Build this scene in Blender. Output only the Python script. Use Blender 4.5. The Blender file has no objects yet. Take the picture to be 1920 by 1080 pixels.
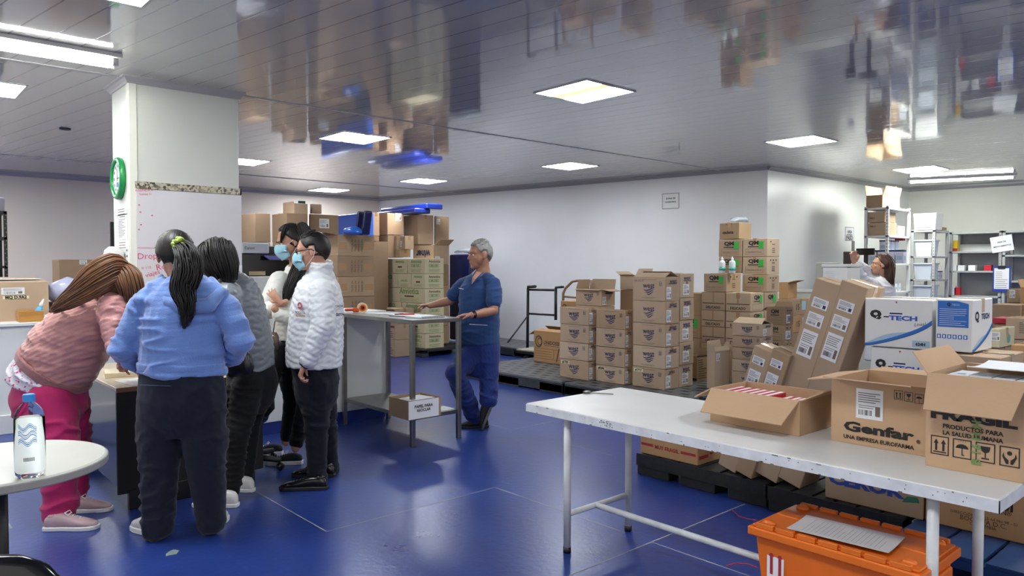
import bpy, math, random
import numpy as np
from mathutils import Vector, Matrix
random.seed(7)
SC = bpy.context.scene
COL = SC.collection
# ---------------------------------------------------------------- camera, world, exposure
F_PX = 1375.0; CAM_H = 1.48; CEIL = 2.95
_a = math.radians(48.4)
FW = Vector((math.cos(_a), math.sin(_a), 0)); RT = Vector((FW.y, -FW.x, 0))
PITCH = math.atan(40/1375.0)
cam_d = bpy.data.cameras.new('camera'); cam = bpy.data.objects.new('camera', cam_d); COL.objects.link(cam)
cam.location = (0, 0, CAM_H)
cam.rotation_euler = (math.pi/2 - PITCH, 0, _a - math.pi/2)
cam_d.sensor_width = 36.0; cam_d.lens = F_PX/1920*36.0; cam_d.clip_start = 0.05; cam_d.clip_end = 100
SC.camera = cam
w = bpy.data.worlds.new('world'); SC.world = w; w.use_nodes = True
w.node_tree.nodes['Background'].inputs[0].default_value = (1, 0.97, 0.93, 1)
w.node_tree.nodes['Background'].inputs[1].default_value = 0.48
SC.view_settings.view_transform = 'Standard'; SC.view_settings.look = 'None'
SC.view_settings.gamma = 1; SC.view_settings.use_curve_mapping = False
SC.view_settings.exposure = 1.26
SC.cycles.use_denoising = True
SC.cycles.max_bounces = 7; SC.cycles.diffuse_bounces = 4; SC.cycles.glossy_bounces = 4
SC.cycles.transmission_bounces = 6; SC.cycles.transparent_max_bounces = 8
SC.cycles.caustics_reflective = False; SC.cycles.caustics_refractive = False
SC.cycles.sample_clamp_indirect = 6
PANEL_W = 17.0      # brightness of the ceiling panels
TUBE_W = 11.0

# ---------------------------------------------------------------- measuring helpers (photo pixel -> place)
def ray(px, py):
    x = (px-960)/F_PX; u = (540-py)/F_PX
    fh = math.cos(PITCH)+u*math.sin(PITCH)
    return Vector((FW.x*fh+RT.x*x, FW.y*fh+RT.y*x, -math.sin(PITCH)+u*math.cos(PITCH)))
EYE = Vector((0, 0, CAM_H))
def atz(px, py, z): r = ray(px, py); return EYE + r*((z-CAM_H)/r.z)
def atX(px, py, X): r = ray(px, py); return EYE + r*(X/r.x)
def atY(px, py, Y): r = ray(px, py); return EYE + r*(Y/r.y)
def atd(px, py, d): r = ray(px, py); return EYE + r*(d/(r.x*FW.x+r.y*FW.y))
def depth(p): return p.x*FW.x+p.y*FW.y
def along(C, d, px):      # distance from C along horizontal d to image column px
    r = ray(px, 520)
    return -(C.x*r.y-C.y*r.x)/(d.x*r.y-d.y*r.x)
def zat(C, py):           # height over C's spot that shows at image row py
    u = (540-py)/F_PX
    k = (-math.sin(PITCH)+u*math.cos(PITCH))/(math.cos(PITCH)+u*math.sin(PITCH))
    return CAM_H+k*depth(C)

# ---------------------------------------------------------------- materials
MATS = {}
def mat(name, col, rough=0.6, metal=0.0, noise=0.0, nscale=8.0, bump=0.0, bscale=60.0, emit=None, estr=0, trans=0, alpha=1, spec=None, coat=0, stretch=None, sheen=0):
    if name in MATS: return MATS[name]
    m = bpy.data.materials.new(name); m.use_nodes = True; nt = m.node_tree; b = nt.nodes['Principled BSDF']
    b.inputs['Base Color'].default_value = (*col, 1); b.inputs['Roughness'].default_value = rough; b.inputs['Metallic'].default_value = metal
    if spec is not None: b.inputs['Specular IOR Level'].default_value = spec
    if coat: b.inputs['Coat Weight'].default_value = coat; b.inputs['Coat Roughness'].default_value = 0.1
    if sheen: b.inputs['Sheen Weight'].default_value = sheen
    if trans: b.inputs['Transmission Weight'].default_value = trans
    if alpha < 1: b.inputs['Alpha'].default_value = alpha
    if emit: b.inputs['Emission Color'].default_value = (*emit, 1); b.inputs['Emission Strength'].default_value = estr
    tc = nt.nodes.new('ShaderNodeTexCoord')
    src = tc.outputs['Object']
    if stretch:
        mp = nt.nodes.new('ShaderNodeMapping'); mp.inputs['Scale'].default_value = stretch
        nt.links.new(src, mp.inputs[0]); src = mp.outputs[0]
    if noise:
        n = nt.nodes.new('ShaderNodeTexNoise'); n.inputs['Scale'].default_value = nscale; n.inputs['Detail'].default_value = 5
        nt.links.new(src, n.inputs['Vector'])
        r = nt.nodes.new('ShaderNodeMapRange'); r.inputs[1].default_value = .3; r.inputs[2].default_value = .7
        r.inputs[3].default_value = 1-noise; r.inputs[4].default_value = 1+noise
        nt.links.new(n.outputs[0], r.inputs[0])
        x = nt.nodes.new('ShaderNodeVectorMath'); x.operation = 'SCALE'; x.inputs[0].default_value = col
        nt.links.new(r.outputs[0], x.inputs['Scale']); nt.links.new(x.outputs[0], b.inputs['Base Color'])
    if bump:
        n2 = nt.nodes.new('ShaderNodeTexNoise'); n2.inputs['Scale'].default_value = bscale; n2.inputs['Detail'].default_value = 4
        nt.links.new(src, n2.inputs['Vector'])
        bp = nt.nodes.new('ShaderNodeBump'); bp.inputs['Strength'].default_value = bump; bp.inputs['Distance'].default_value = 0.01
        nt.links.new(n2.outputs[0], bp.inputs['Height']); nt.links.new(bp.outputs[0], b.inputs['Normal'])
    MATS[name] = m
    return m
def srgb(h):
    c = [int(h[i:i+2], 16)/255 for i in (0, 2, 4)]
    return tuple(x/12.92 if x <= .04045 else ((x+.055)/1.055)**2.4 for x in c)

CARD = [mat('cardboard_%d' % i, srgb(h), .8, noise=.06, nscale=3, bump=.06, bscale=90, spec=.2) for i, h in
        enumerate(['AE967D', 'A3896D', 'B8A28A', '937A62', 'C8BE9C', 'BC9C7C', 'B08A62'])]
M_INK = mat('navy_ink', srgb('1C2450'), .6); M_BLK = mat('black_ink', srgb('1A1817'), .6)
M_GREY = mat('grey_ink', srgb('6E6156'), .7); M_RED = mat('red_ink', srgb('A02A2E'), .6)
M_GRN = mat('green_sticker', srgb('2FAE3C'), .5); M_GINK = mat('green_ink', srgb('6B8E52'), .6)
M_LAB = mat('label_paper', srgb('DCDDE0'), .5); M_TAPE = mat('packing_tape', srgb('A5835F'), .25, spec=.6)
M_CLEAR = mat('clear_tape', srgb('BBA184'), .15)
M_WHITE = mat('white_print', srgb('E8E8EA'), .5)
M_BLUEINK = mat('blue_ink', srgb('1464B4'), .45)
M_SKYINK = mat('sky_ink', srgb('9DB8CC'), .5)
M_BROWNINK = mat('brown_ink', srgb('59402F'), .7)
M_REDPACK = mat('red_pack', srgb('C32333'), .4)
M_YEL = mat('yellow_pack', srgb('D9B92C'), .45)
M_STEEL = mat('brushed_steel', srgb('8F8F8C'), .34, 1.0, noise=.15, nscale=6, bump=.04, bscale=30)
M_BLACKP = mat('black_plastic', srgb('17181A'), .45, bump=.05)
M_BLACKG = mat('black_gloss', srgb('0C0D0F'), .15)
M_PALLET = mat('pallet_plastic', srgb('2A2D31'), .5, noise=.25, nscale=9, bump=.2, bscale=30)
M_WPAINT = mat('white_paint', srgb('D9DAD8'), .45, noise=.05, nscale=5)
M_PAPER = mat('paper', srgb('E4E5E8'), .6)
M_BAG = mat('clear_plastic_bag', srgb('C9D0DC'), .12, alpha=.55, bump=.6, bscale=18)

# ---------------------------------------------------------------- mesh builder
class MB:
    def __init__(s): s.v = []; s.f = []; s.m = []; s.mi = 0
    def add(s, vs, fs):
        o = len(s.v); s.v += [tuple(p) for p in vs]; s.f += [tuple(i+o for i in f) for f in fs]; s.m += [s.mi]*len(fs)
    def box(s, a, b, M=None):
        x0, y0, z0 = a; x1, y1, z1 = b
        vs = [Vector(p) for p in [(x0,y0,z0),(x1,y0,z0),(x1,y1,z0),(x0,y1,z0),(x0,y0,z1),(x1,y0,z1),(x1,y1,z1),(x0,y1,z1)]]
        if M is not None: vs = [M @ p for p in vs]
        s.add(vs, [(0,3,2,1),(4,5,6,7),(0,1,5,4),(1,2,6,5),(2,3,7,6),(3,0,4,7)])
    def tube(s, pts, r, n=8, caps=True):
        pts = [Vector(p) for p in pts]; rs = r if isinstance(r, (list, tuple)) else [r]*len(pts)
        s.loft(pts, [(q, q) for q in rs], None, n, caps)
    def loft(s, pts, rad, side=None, n=14, caps=True, power=1.0):
        pts = [Vector(p) for p in pts]; vs = []; last = None
        for i, p in enumerate(pts):
            t = (pts[min(i+1, len(pts)-1)]-pts[max(i-1, 0)])
            if t.length < 1e-9: t = Vector((0, 0, 1))
            t.normalize()
            if side is not None:
                sd = Vector(side[i]) if isinstance(side, list) else Vector(side)
            else:
                sd = last if last is not None else (Vector((0, 0, 1)) if abs(t.z) < .8 else Vector((1, 0, 0)))
            a = sd - t*sd.dot(t)
            if a.length < 1e-6: a = t.orthogonal()
            a.normalize(); b = t.cross(a); last = a
            for k in range(n):
                th = 2*math.pi*k/n; c, q = math.cos(th), math.sin(th)
                if power != 1: c = math.copysign(abs(c)**power, c); q = math.copysign(abs(q)**power, q)
                vs.append(p+a*(rad[i][0]*c)+b*(rad[i][1]*q))
        fs = []
        for i in range(len(pts)-1):
            for k in range(n):
                fs.append((i*n+k, i*n+(k+1) % n, (i+1)*n+(k+1) % n, (i+1)*n+k))
        if caps: fs.append(tuple(range(n-1, -1, -1))); fs.append(tuple((len(pts)-1)*n+k for k in range(n)))
        s.add(vs, fs)
    def lathe(s, prof, c=(0, 0, 0), n=24, M=None):
        vs = []; 
        for r, z in prof:
            for k in range(n):
                th = 2*math.pi*k/n; p = Vector((c[0]+r*math.cos(th), c[1]+r*math.sin(th), c[2]+z))
                vs.append(M @ p if M is not None else p)
        fs = []
        for i in range(len(prof)-1):
            for k in range(n): fs.append((i*n+k, i*n+(k+1) % n, (i+1)*n+(k+1) % n, (i+1)*n+k))
        fs.append(tuple(range(n-1, -1, -1))); fs.append(tuple((len(prof)-1)*n+k for k in range(n)))
        s.add(vs, fs)
    def ell(s, c, r, M=None, nu=14, nv=9):
        c = Vector(c); vs = []; fs = []
        for j in range(nv+1):
            ph = math.pi*j/nv
            for i in range(nu):
                th = 2*math.pi*i/nu
                p = Vector((r[0]*math.sin(ph)*math.cos(th), r[1]*math.sin(ph)*math.sin(th), -r[2]*math.cos(ph)))+c
                vs.append(M @ p if M is not None else p)
        for j in range(nv):
            for i in range(nu):
                a, b2, c2, d = j*nu+i, j*nu+(i+1) % nu, (j+1)*nu+(i+1) % nu, (j+1)*nu+i
                if j == 0: fs.append((a, c2, d))
                elif j == nv-1: fs.append((a, b2, d))
                else: fs.append((a, b2, c2, d))
        s.add(vs, fs)
    def prism(s, poly, z0, z1, M=None):
        n = len(poly); vs = [Vector((p[0], p[1], z0)) for p in poly]+[Vector((p[0], p[1], z1)) for p in poly]
        if M is not None: vs = [M @ p for p in vs]
        s.add(vs, [tuple(range(n-1, -1, -1)), tuple(range(n, 2*n))]+[(i, (i+1) % n, n+(i+1) % n, n+i) for i in range(n)])
    def quad(s, a, b, c, d): s.add([a, b, c, d], [(0, 1, 2, 3)])
    def mesh(s, name, mats):
        me = bpy.data.meshes.new(name); me.from_pydata([tuple(p) for p in s.v], [], s.f)
        for m in (mats if isinstance(mats, (list, tuple)) else [mats]): me.materials.append(m)
        if any(s.m): me.polygons.foreach_set('material_index', s.m)
        me.update(); return me
    def build(s, name, mats, parent=None, smooth=False, bevel=0, seg=1, loc=None, solid=0, sub=0):
        me = s.mesh(name, mats)
        return link(name, me, parent, smooth, bevel, seg, loc, solid, sub)
def link(name, me, parent=None, smooth=False, bevel=0, seg=1, loc=None, solid=0, sub=0):
    o = bpy.data.objects.new(name, me); COL.objects.link(o)
    if parent is not None: o.parent = parent
    if loc is not None: o.location = loc
    if smooth: me.polygons.foreach_set('use_smooth', [True]*len(me.polygons))
    if bevel:
        b = o.modifiers.new('bevel', 'BEVEL'); b.width = bevel; b.segments = seg; b.limit_method = 'ANGLE'; b.angle_limit = .7
    if sub:
        q = o.modifiers.new('sub', 'SUBSURF'); q.levels = sub; q.render_levels = sub
    if solid:
        q = o.modifiers.new('solid', 'SOLIDIFY'); q.thickness = solid
    return o
def thing(name, label, cat, loc=(0, 0, 0), rotz=0, group=None):
    o = bpy.data.objects.new(name, None); COL.objects.link(o); o.empty_display_size = .1
    o.location = loc; o.rotation_euler = (0, 0, rotz); return tag(o, label, cat, group)
def tag(o, label, cat, group=None):
    o['label'] = label; o['category'] = cat
    if len(label.split()) > 16: print('LONG', len(label.split()), label)
    if group: o['group'] = group
    return o
def struct(o): o['kind'] = 'structure'; return o
def RZ(a): return Matrix.Rotation(a, 4, 'Z')
ORD = ['bottom', 'second from bottom', 'third from bottom', 'fourth from bottom', 'fifth from bottom', 'sixth from bottom', 'seventh from bottom']

# ---------------------------------------------------------------- lettering
TXT = {}
def text_geo(sx, bold=0.0, shear=0.0):
    key = (sx, bold, shear)
    if key in TXT: return TXT[key]
    cu = bpy.data.curves.new('t', 'FONT'); cu.body = sx; cu.size = 1.0; cu.resolution_u = 2; cu.offset = bold; cu.shear = shear
    ob = bpy.data.objects.new('t', cu); COL.objects.link(ob)
    bpy.context.view_layer.update()
    me = bpy.data.meshes.new_from_object(ob.evaluated_get(bpy.context.evaluated_depsgraph_get()))
    vs = [(v.co.x, v.co.y) for v in me.vertices]; fs = [tuple(p.vertices) for p in me.polygons]
    bpy.data.objects.remove(ob); bpy.data.curves.remove(cu); bpy.data.meshes.remove(me)
    if vs:
        x0 = min(v[0] for v in vs); x1 = max(v[0] for v in vs); y0 = min(v[1] for v in vs); y1 = max(v[1] for v in vs)
    else: x0 = y0 = 0; x1 = y1 = 1
    vs = [((v[0]-x0), (v[1]-y0)) for v in vs]
    TXT[key] = (vs, fs, x1-x0, y1-y0); return TXT[key]
class Print:
    """flat marks on the faces of a block whose near lower corner is the local origin"""
    def __init__(s, sx, sy, sz):
        s.d = (sx, sy, sz); s.mb = MB(); s.mats = []; s.lift = .0015
    def map(s, face, u, v, up=0):
        sx, sy, sz = s.d; e = s.lift+up
        if face == 'F': return (-e, sy-u, v)
        if face == 'R': return (u, -e, v)
        if face == 'T': return (u, v, sz+e)
    def mat(s, m):
        if m not in s.mats: s.mats.append(m)
        s.mb.mi = s.mats.index(m)
    def poly(s, face, pts, m, up=0):
        s.mat(m); s.mb.add([s.map(face, u, v, up) for u, v in pts], [tuple(range(len(pts)))])
    def rect(s, face, u0, v0, u1, v1, m, up=0): s.poly(face, [(u0, v0), (u1, v0), (u1, v1), (u0, v1)], m, up)
    def frame(s, face, u0, v0, u1, v1, m, t=.004, up=0):
        s.rect(face, u0, v0, u1, v0+t, m, up); s.rect(face, u0, v1-t, u1, v1, m, up); s.rect(face, u0, v0+t, u0+t, v1-t, m, up); s.rect(face, u1-t, v0+t, u1, v1-t, m, up)
    def text(s, face, u, v, width, txt, m, bold=.02, h=None, rot=0, shear=0, up=0.0005, align=0):
        vs, fs, tw, th = text_geo(txt, bold, shear); k = width/tw; kh = (h/th) if h else k
        c, q = math.cos(rot), math.sin(rot); s.mat(m)
        pts = []
        for a, b in vs:
            x, y = (a-tw*.5*(1+align))*k, (b-th*.5)*kh
            pts.append(s.map(face, u+x*c-y*q, v+x*q+y*c, up))
        s.mb.add(pts, fs)
    def arrows(s, face, u, v, w, m, frame=True):
        h = w*1.15
        if frame: s.frame(face, u-w/2, v-h/2, u+w/2, v+h/2, m, w*.06)
        for du in (-.2, .2):
            a = u+du*w
            s.rect(face, a-w*.06, v-h*.28, a+w*.06, v+h*.1, m)
            s.poly(face, [(a-w*.14, v+h*.1), (a+w*.14, v+h*.1), (a, v+h*.34)], m)
        s.rect(face, u-w*.36, v-h*.38, u+w*.36, v-h*.32, m)
    def glass(s, face, u, v, w, m):
        h = w*1.15; s.frame(face, u-w/2, v-h/2, u+w/2, v+h/2, m, w*.06)
        s.poly(face, [(u-w*.26, v+h*.32), (u-w*.2, v+h*.08), (u-w*.04, v-h*.02), (u+w*.04, v-h*.02), (u+w*.2, v+h*.08), (u+w*.26, v+h*.32)], m)
        s.rect(face, u-w*.03, v-h*.26, u+w*.03, v-h*.02, m); s.rect(face, u-w*.2, v-h*.34, u+w*.2, v-h*.27, m)
    def brolly(s, face, u, v, w, m):
        h = w*1.15; s.frame(face, u-w/2, v-h/2, u+w/2, v+h/2, m, w*.06)
        s.poly(face, [(u+w*.34*math.cos(t), v+h*.02+w*.26*math.sin(t)) for t in [math.pi*i/10 for i in range(11)]], m)
        s.rect(face, u-w*.025, v-h*.3, u+w*.025, v+h*.02, m); s.rect(face, u-w*.025, v-h*.34, u+w*.12, v-h*.29, m)
        for k in range(4): s.rect(face, u-w*.2+k*w*.12, v+h*.34, u-w*.18+k*w*.12, v+h*.42, m)
    def hands(s, face, u, v, w, m):
        h = w*1.15; s.frame(face, u-w/2, v-h/2, u+w/2, v+h/2, m, w*.06)
        s.poly(face, [(u+w*.13*math.cos(t), v+h*.17+w*.13*math.sin(t)) for t in [math.pi*i/5 for i in range(10)]], m)
        for q in (-1, 1):
            s.poly(face, [(u+q*w*.05, v-h*.38), (u+q*w*.17, v-h*.38), (u+q*w*.36, v-h*.02), (u+q*w*.3, v+h*.2), (u+q*w*.25, v-h*.02), (u+q*w*.05, v-h*.18)][::q], m)
    def lines(s, face, u0, v0, u1, v1, n, m, t=.25, seed=1):
        r = random.Random(seed); dv = (v1-v0)/n
        for i in range(n):
            e = u1-(u1-u0)*r.choice([0, .05, .2, .45, .1]); s.rect(face, u0, v0+i*dv, e, v0+i*dv+dv*t, m, .0006)
    def bars(s, face, u0, v0, u1, v1, m, n=14, seed=3):
        r = random.Random(seed); x = u0; st = (u1-u0)/n
        for i in range(n):
            ww = st*r.choice([.3, .5, .7]); s.rect(face, x, v0, x+ww, v1, m, .0006); x += st
    def build(s, name, parent):
        if not s.mb.v: return None
        return s.mb.build(name, s.mats, parent)

def shipping_label(parent, dims, face, u, v, wd, h, seed=1, rot=False, name='shipping_label', ink=None):
    ink = ink or M_GREY
    P = Print(*dims); P.lift = .002
    P.rect(face, u, v, u+wd, v+h, M_LAB)
    P.lines(face, u+wd*.08, v+h*.55, u+wd*.9, v+h*.92, 5, ink, .35, seed)
    P.bars(face, u+wd*.1, v+h*.12, u+wd*.6, v+h*.3, M_BLK, 12, seed); P.lines(face, u+wd*.1, v+h*.36, u+wd*.7, v+h*.5, 2, ink, .3, seed+1)
    P.rect(face, u+wd*.72, v+h*.12, u+wd*.9, v+h*.45, ink, .0006)
    return P.build(name, parent)

# ---------------------------------------------------------------- cartons
def jit(a): return random.uniform(-a, a)
def flap(parent, side, d, ang, ln, m, taper=.02, t=.005, name='flap', span=None):
    """a lid flap hinged on one top edge; ang 0 = upright, 90 = level outward, >90 hangs down, negative folds inward"""
    sx, sy, sz = d; a = math.radians(ang); o, u = math.sin(a), math.cos(a)
    mb = MB()
    if side in 'WE':
        L = sy; base = Vector((0 if side == 'W' else sx, 0, sz)); tx = Vector((0, 1, 0)); out = Vector((-1 if side == 'W' else 1, 0, 0))
    else:
        L = sx; base = Vector((0, 0 if side == 'S' else sy, sz)); tx = Vector((1, 0, 0)); out = Vector((0, -1 if side == 'S' else 1, 0))
    dr = out*o+Vector((0, 0, 1))*u; nr = (out*u-Vector((0, 0, 1))*o)*t
    b0 = base+tx*.003; b1 = base+tx*(L-.003)
    q = [b0, b1, b1+dr*ln-tx*taper, b0+dr*ln+tx*taper]
    vs = q+[p+nr for p in q]
    mb.add(vs, [(0, 1, 2, 3), (7, 6, 5, 4), (0, 4, 5, 1), (1, 5, 6, 2), (2, 6, 7, 3), (3, 7, 4, 0)])
    return mb.build(name, m, parent)
def carton(label, C, yaw, d, m=None, flaps=None, prints=None, tape='y', group=None, tilt=None, name='cardboard_box', cat='box', ztape=M_TAPE, open_top=None, labels=(), inner=None):
    sx, sy, sz = d; m = m or random.choice(CARD[:4])
    if open_top is None: open_top = bool(flaps)
    mb = MB(); t = .006
    if not open_top:
        j = [(jit(.003), jit(.003), jit(.002)) for _ in range(4)]
        vs = [(0, 0, 0), (sx, 0, 0), (sx, sy, 0), (0, sy, 0)]
        tv = [(0, 0), (sx, 0), (sx, sy), (0, sy)]
        mb.add([Vector(v) for v in vs]+[Vector((tv[i][0]+j[i][0], tv[i][1]+j[i][1], sz+j[i][2]-.002)) for i in range(4)],
               [(0, 3, 2, 1), (4, 5, 6, 7), (0, 1, 5, 4), (1, 2, 6, 5), (2, 3, 7, 6), (3, 0, 4, 7)])
    else:
        # one continuous open tray: outer shell and inner shell joined round the rim
        o8 = [Vector(v) for v in [(0, 0, 0), (sx, 0, 0), (sx, sy, 0), (0, sy, 0), (0, 0, sz), (sx, 0, sz), (sx, sy, sz), (0, sy, sz)]]
        i8 = [Vector(v) for v in [(t, t, t), (sx-t, t, t), (sx-t, sy-t, t), (t, sy-t, t), (t, t, sz), (sx-t, t, sz), (sx-t, sy-t, sz), (t, sy-t, sz)]]
        mb.add(o8+i8, [(0, 3, 2, 1), (0, 1, 5, 4), (1, 2, 6, 5), (2, 3, 7, 6), (3, 0, 4, 7), (8, 9, 10, 11), (8, 12, 13, 9), (9, 13, 14, 10), (10, 14, 15, 11), (11, 15, 12, 8),
                       (4, 5, 13, 12), (5, 6, 14, 13), (6, 7, 15, 14), (7, 4, 12, 15)])
    root = mb.build(name, m, None, bevel=0 if open_top else .004)
    root.location = C; root.rotation_euler = (tilt[0] if tilt else 0, tilt[1] if tilt else 0, yaw)
    tag(root, label, cat, group)
    if flaps:
        for side, (ang, ln) in flaps.items(): flap(root, side, d, ang, ln, m)
    if not open_top and tape:
        tb = MB(); e = .0012; hw = .024
        if tape == 'x':
            c = sy/2; tb.box((-e, c-hw, sz-.001), (sx+e, c+hw, sz+e)); tb.box((-e*1.5, c-hw, sz-.07), (0, c+hw, sz+e))
        elif tape == 'y':
            c = sx/2; tb.box((c-hw, -e, sz-.001), (c+hw, sy+e, sz+e)); tb.box((c-hw, -e*1.5, sz-.07), (c+hw, 0, sz+e))
        tb.build('packing_tape', ztape, root)
    if prints:
        P = Print(sx, sy, sz); prints(P, sx, sy, sz); P.build('printed_marks', root)
    for i, (face, u, v, wd, h) in enumerate(labels): shipping_label(root, d, face, u, v, wd, h, seed=i+int(sx*100))
    return root
def fit(cx, lx, rx, C=None, cy=None, z0=0, d=None, yaw=0):
    """C, sx, sy of a block from the columns of its near edge, left end and right end"""
    if C is None:
        if cy is not None: C = atz(cx, cy, z0)
        else: C = atd(cx, 520, d)
    C = Vector((C.x, C.y, z0))
    a = Vector((math.cos(yaw), math.sin(yaw), 0)); b = Vector((-math.sin(yaw), math.cos(yaw), 0))
    sy = along(C, b, lx) if lx > 5 else lx
    sx = along(C, a, rx) if rx > 5 else rx
    return C, sx, sy

# print designs -----------------------------------------------------
def pr_west(P, sx, sy, sz, top=True, note=None):
    u = sy*.5; v = sz*.64; wd = sy*.36
    P.text('F', u, v, wd, 'west', M_INK, .018)
    for k in range(3):
        y = sz*.47-k*sz*.085; ww = wd*(.5-.1*k); pts = []; low = []
        for i in range(9):
            t = i/8; x = u-ww+2*ww*t+wd*.06*k; c = y-.045*sz*math.sin(math.pi*min(1, t*1.4))+t*t*sz*.09
            th = sz*.05*math.sin(math.pi*t)**.6+.0005
            pts.append((x, c+th/2)); low.append((x, c-th/2))
        P.poly('F', low+pts[::-1], M_INK)
    P.arrows('F', sy*.86, sz*.73, sy*.085, M_INK)
    P.rect('F', sy*.3, sz*.9, sy*.72, sz*.915, M_GREY); P.rect('F', sy*.28, sz*.12, sy*.7, sz*.135, M_GREY); P.rect('F', sy*.36, sz*.08, sy*.62, sz*.092, M_GREY)
    if note: P.rect('F', sy*.05, sz*.74, sy*.34, sz*.9, M_YELP, .001); P.text('F', sy*.2, sz*.82, sy*.22, note, M_BLK, .05, up=.002)
    P.text('R', sx*.55, sz*.84, sx*.5, 'west', M_INK, .02); P.rect('R', sx*.25, sz*.72, sx*.8, sz*.76, M_INK)
M_YELP = mat('masking_tape', srgb('D9D2AE'), .6)
def pr_qm(P, sx, sy, sz, green=True):
    P.text('F', sy*.45, sz*.74, sy*.42, 'QM', M_BLK, .05, h=sz*.27)
    P.rect('F', sy*.22, sz*.52, sy*.68, sz*.57, M_BLK)
    if green: P.rect('F', sy*.66, sz*.45, sy*.86, sz*.84, M_GRN, .002)
    P.frame('F', sy*.12, sz*.1, sy*.85, sz*.44, M_GREY, .003); P.text('F', sy*.48, sz*.25, sy*.6, 'DIAGNOSTICA', M_GREY, .01)
    for k in (-.22, 0, .22): P.poly('R', [(sx*(.5+k)-.02, sz*.85), (sx*(.5+k)+.02, sz*.85), (sx*(.5+k), sz*.74)], M_BLK)
    P.text('R', sx*.5, sz*.45, sz*.5, 'III I', M_GREY, .02, rot=math.pi/2)
def pr_delicado(P, sx, sy, sz):
    P.text('F', sy*.5, sz*.16, sy*.62, 'DELICADO', M_BLK, .03); P.rect('F', sy*.04, sz*.36, sy*.96, sz*.40, M_BLK)
    P.rect('F', sy*.47, sz*.42, sy*.53, sz, M_TAPE)
def pr_deli_qm(P, sx, sy, sz):
    pr_delicado(P, sx, sy, sz)
    P.text('R', sx*.5, sz*.74, sx*.5, 'QM', M_BLK, .05, h=sz*.28); P.rect('R', sx*.66, sz*.45, sx*.86, sz*.85, M_GRN, .002); P.rect('R', sx*.22, sz*.52, sx*.66, sz*.56, M_BLK)
    P.frame('R', sx*.15, sz*.1, sx*.85, sz*.4, M_GREY, .003)
def pr_green(kind):
    def f(P, sx, sy, sz):
        for face, w_ in (('F', sy), ('R', sx)):
            P.text(face, w_*.5, sz*.8, w_*.62, 'Amniotica', M_GINK if face == 'F' else M_GREY, .03)
            if kind or face == 'R':
                P.frame(face, w_*.2, sz*.42, w_*.75, sz*.62, M_GINK, .006); P.bars(face, w_*.25, sz*.46, w_*.7, sz*.58, M_GINK, 7)
            else: P.rect(face, w_*.35, sz*.38, w_*.65, sz*.48, M_BROWNINK)
            P.lines(face, w_*.2, sz*.1, w_*.8, sz*.32, 3, M_GINK, .3)
    return f
def pr_unidossis(P, sx, sy, sz):
    n = 14
    for rr, off in ((.17, 0), (.11, .03)):
        for i in range(n):
            t0, t1 = 2*math.pi*i/n, 2*math.pi*(i+1)/n; c = (sy*.17+off*sy, sz*.66); r0, r1 = rr*sz*.75, rr*sz
            P.poly('F', [(c[0]+r0*math.cos(t0), c[1]+r0*1.2*math.sin(t0)), (c[0]+r1*math.cos(t0), c[1]+r1*1.2*math.sin(t0)), (c[0]+r1*math.cos(t1), c[1]+r1*1.2*math.sin(t1)), (c[0]+r0*math.cos(t1), c[1]+r0*1.2*math.sin(t1))], M_BROWNINK)
    P.text('F', sy*.62, sz*.64, sy*.56, 'UNIDOSSIS', M_BROWNINK, .03); P.rect('F', sy*.36, sz*.53, sy*.88, sz*.55, M_GREY)
    P.frame('F', sy*.04, sz*.1, sy*.94, sz*.44, M_BROWNINK, .004)
    for k in range(3): P.rect('F', sy*.08, sz*(.18+.08*k), sy*.6, sz*(.19+.08*k), M_BROWNINK)
    P.rect('F', sy*.66, sz*.12, sy*.67, sz*.42, M_BROWNINK); P.text('F', sy*.8, sz*.27, sy*.12, '/', M_BROWNINK, .0)
def pr_spec(P, sx, sy, sz):
    for k in range(4): P.text('R', sx*(.38+.09*k), sz*.5, sz*.55, 'MADE IN', M_BROWNINK, .0, rot=math.pi/2)
    P.rect('R', sx*.03, sz*.3, sx*.24, sz*.65, M_TAPE); P.rect('R', sx*.72, sz*.3, sx*.97, sz*.62, M_TAPE); P.text('R', sx*.66, sz*.5, sz*.4, 'West', M_GINK, .01, rot=math.pi/2)
# ================================================================= ROOM
def nodes(name):
    m = bpy.data.materials.new(name); m.use_nodes = True; nt = m.node_tree
    return m, nt, nt.nodes['Principled BSDF'], nt.links.new, nt.nodes.new
# floor: glossy blue epoxy
M_FLOOR, nt, b, L, N = nodes('blue_epoxy_floor')
tc = N('ShaderNodeTexCoord'); n1 = N('ShaderNodeTexNoise'); n1.inputs['Scale'].default_value = 1.1; n1.inputs['Detail'].default_value = 8; n1.inputs['Roughness'].default_value = .65
L(tc.outputs['Object'], n1.inputs['Vector'])
cr = N('ShaderNodeValToRGB'); cr.color_ramp.elements[0].position = .2; cr.color_ramp.elements[0].color = (*srgb('1C2C66'), 1)
cr.color_ramp.elements[1].position = .72; cr.color_ramp.elements[1].color = (*srgb('2A4390'), 1); L(n1.outputs[0], cr.inputs[0])
n2 = N('ShaderNodeTexNoise'); n2.inputs['Scale'].default_value = 22; n2.inputs['Detail'].default_value = 6
mp = N('ShaderNodeMapping'); mp.inputs['Rotation'].default_value = (0, 0, .7); mp.inputs['Scale'].default_value = (1, .35, 1)
L(tc.outputs['Object'], mp.inputs[0]); L(mp.outputs[0], n2.inputs['Vector'])
r2 = N('ShaderNodeMapRange'); r2.inputs[1].default_value = .62; r2.inputs[2].default_value = .8; r2.inputs[4].default_value = .22; L(n2.outputs[0], r2.inputs[0])
mx = N('ShaderNodeMix'); mx.data_type = 'RGBA'; L(r2.outputs[0], mx.inputs[0]); L(cr.outputs[0], mx.inputs[6]); mx.inputs[7].default_value = (*srgb('7F8FB8'), 1)
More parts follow.
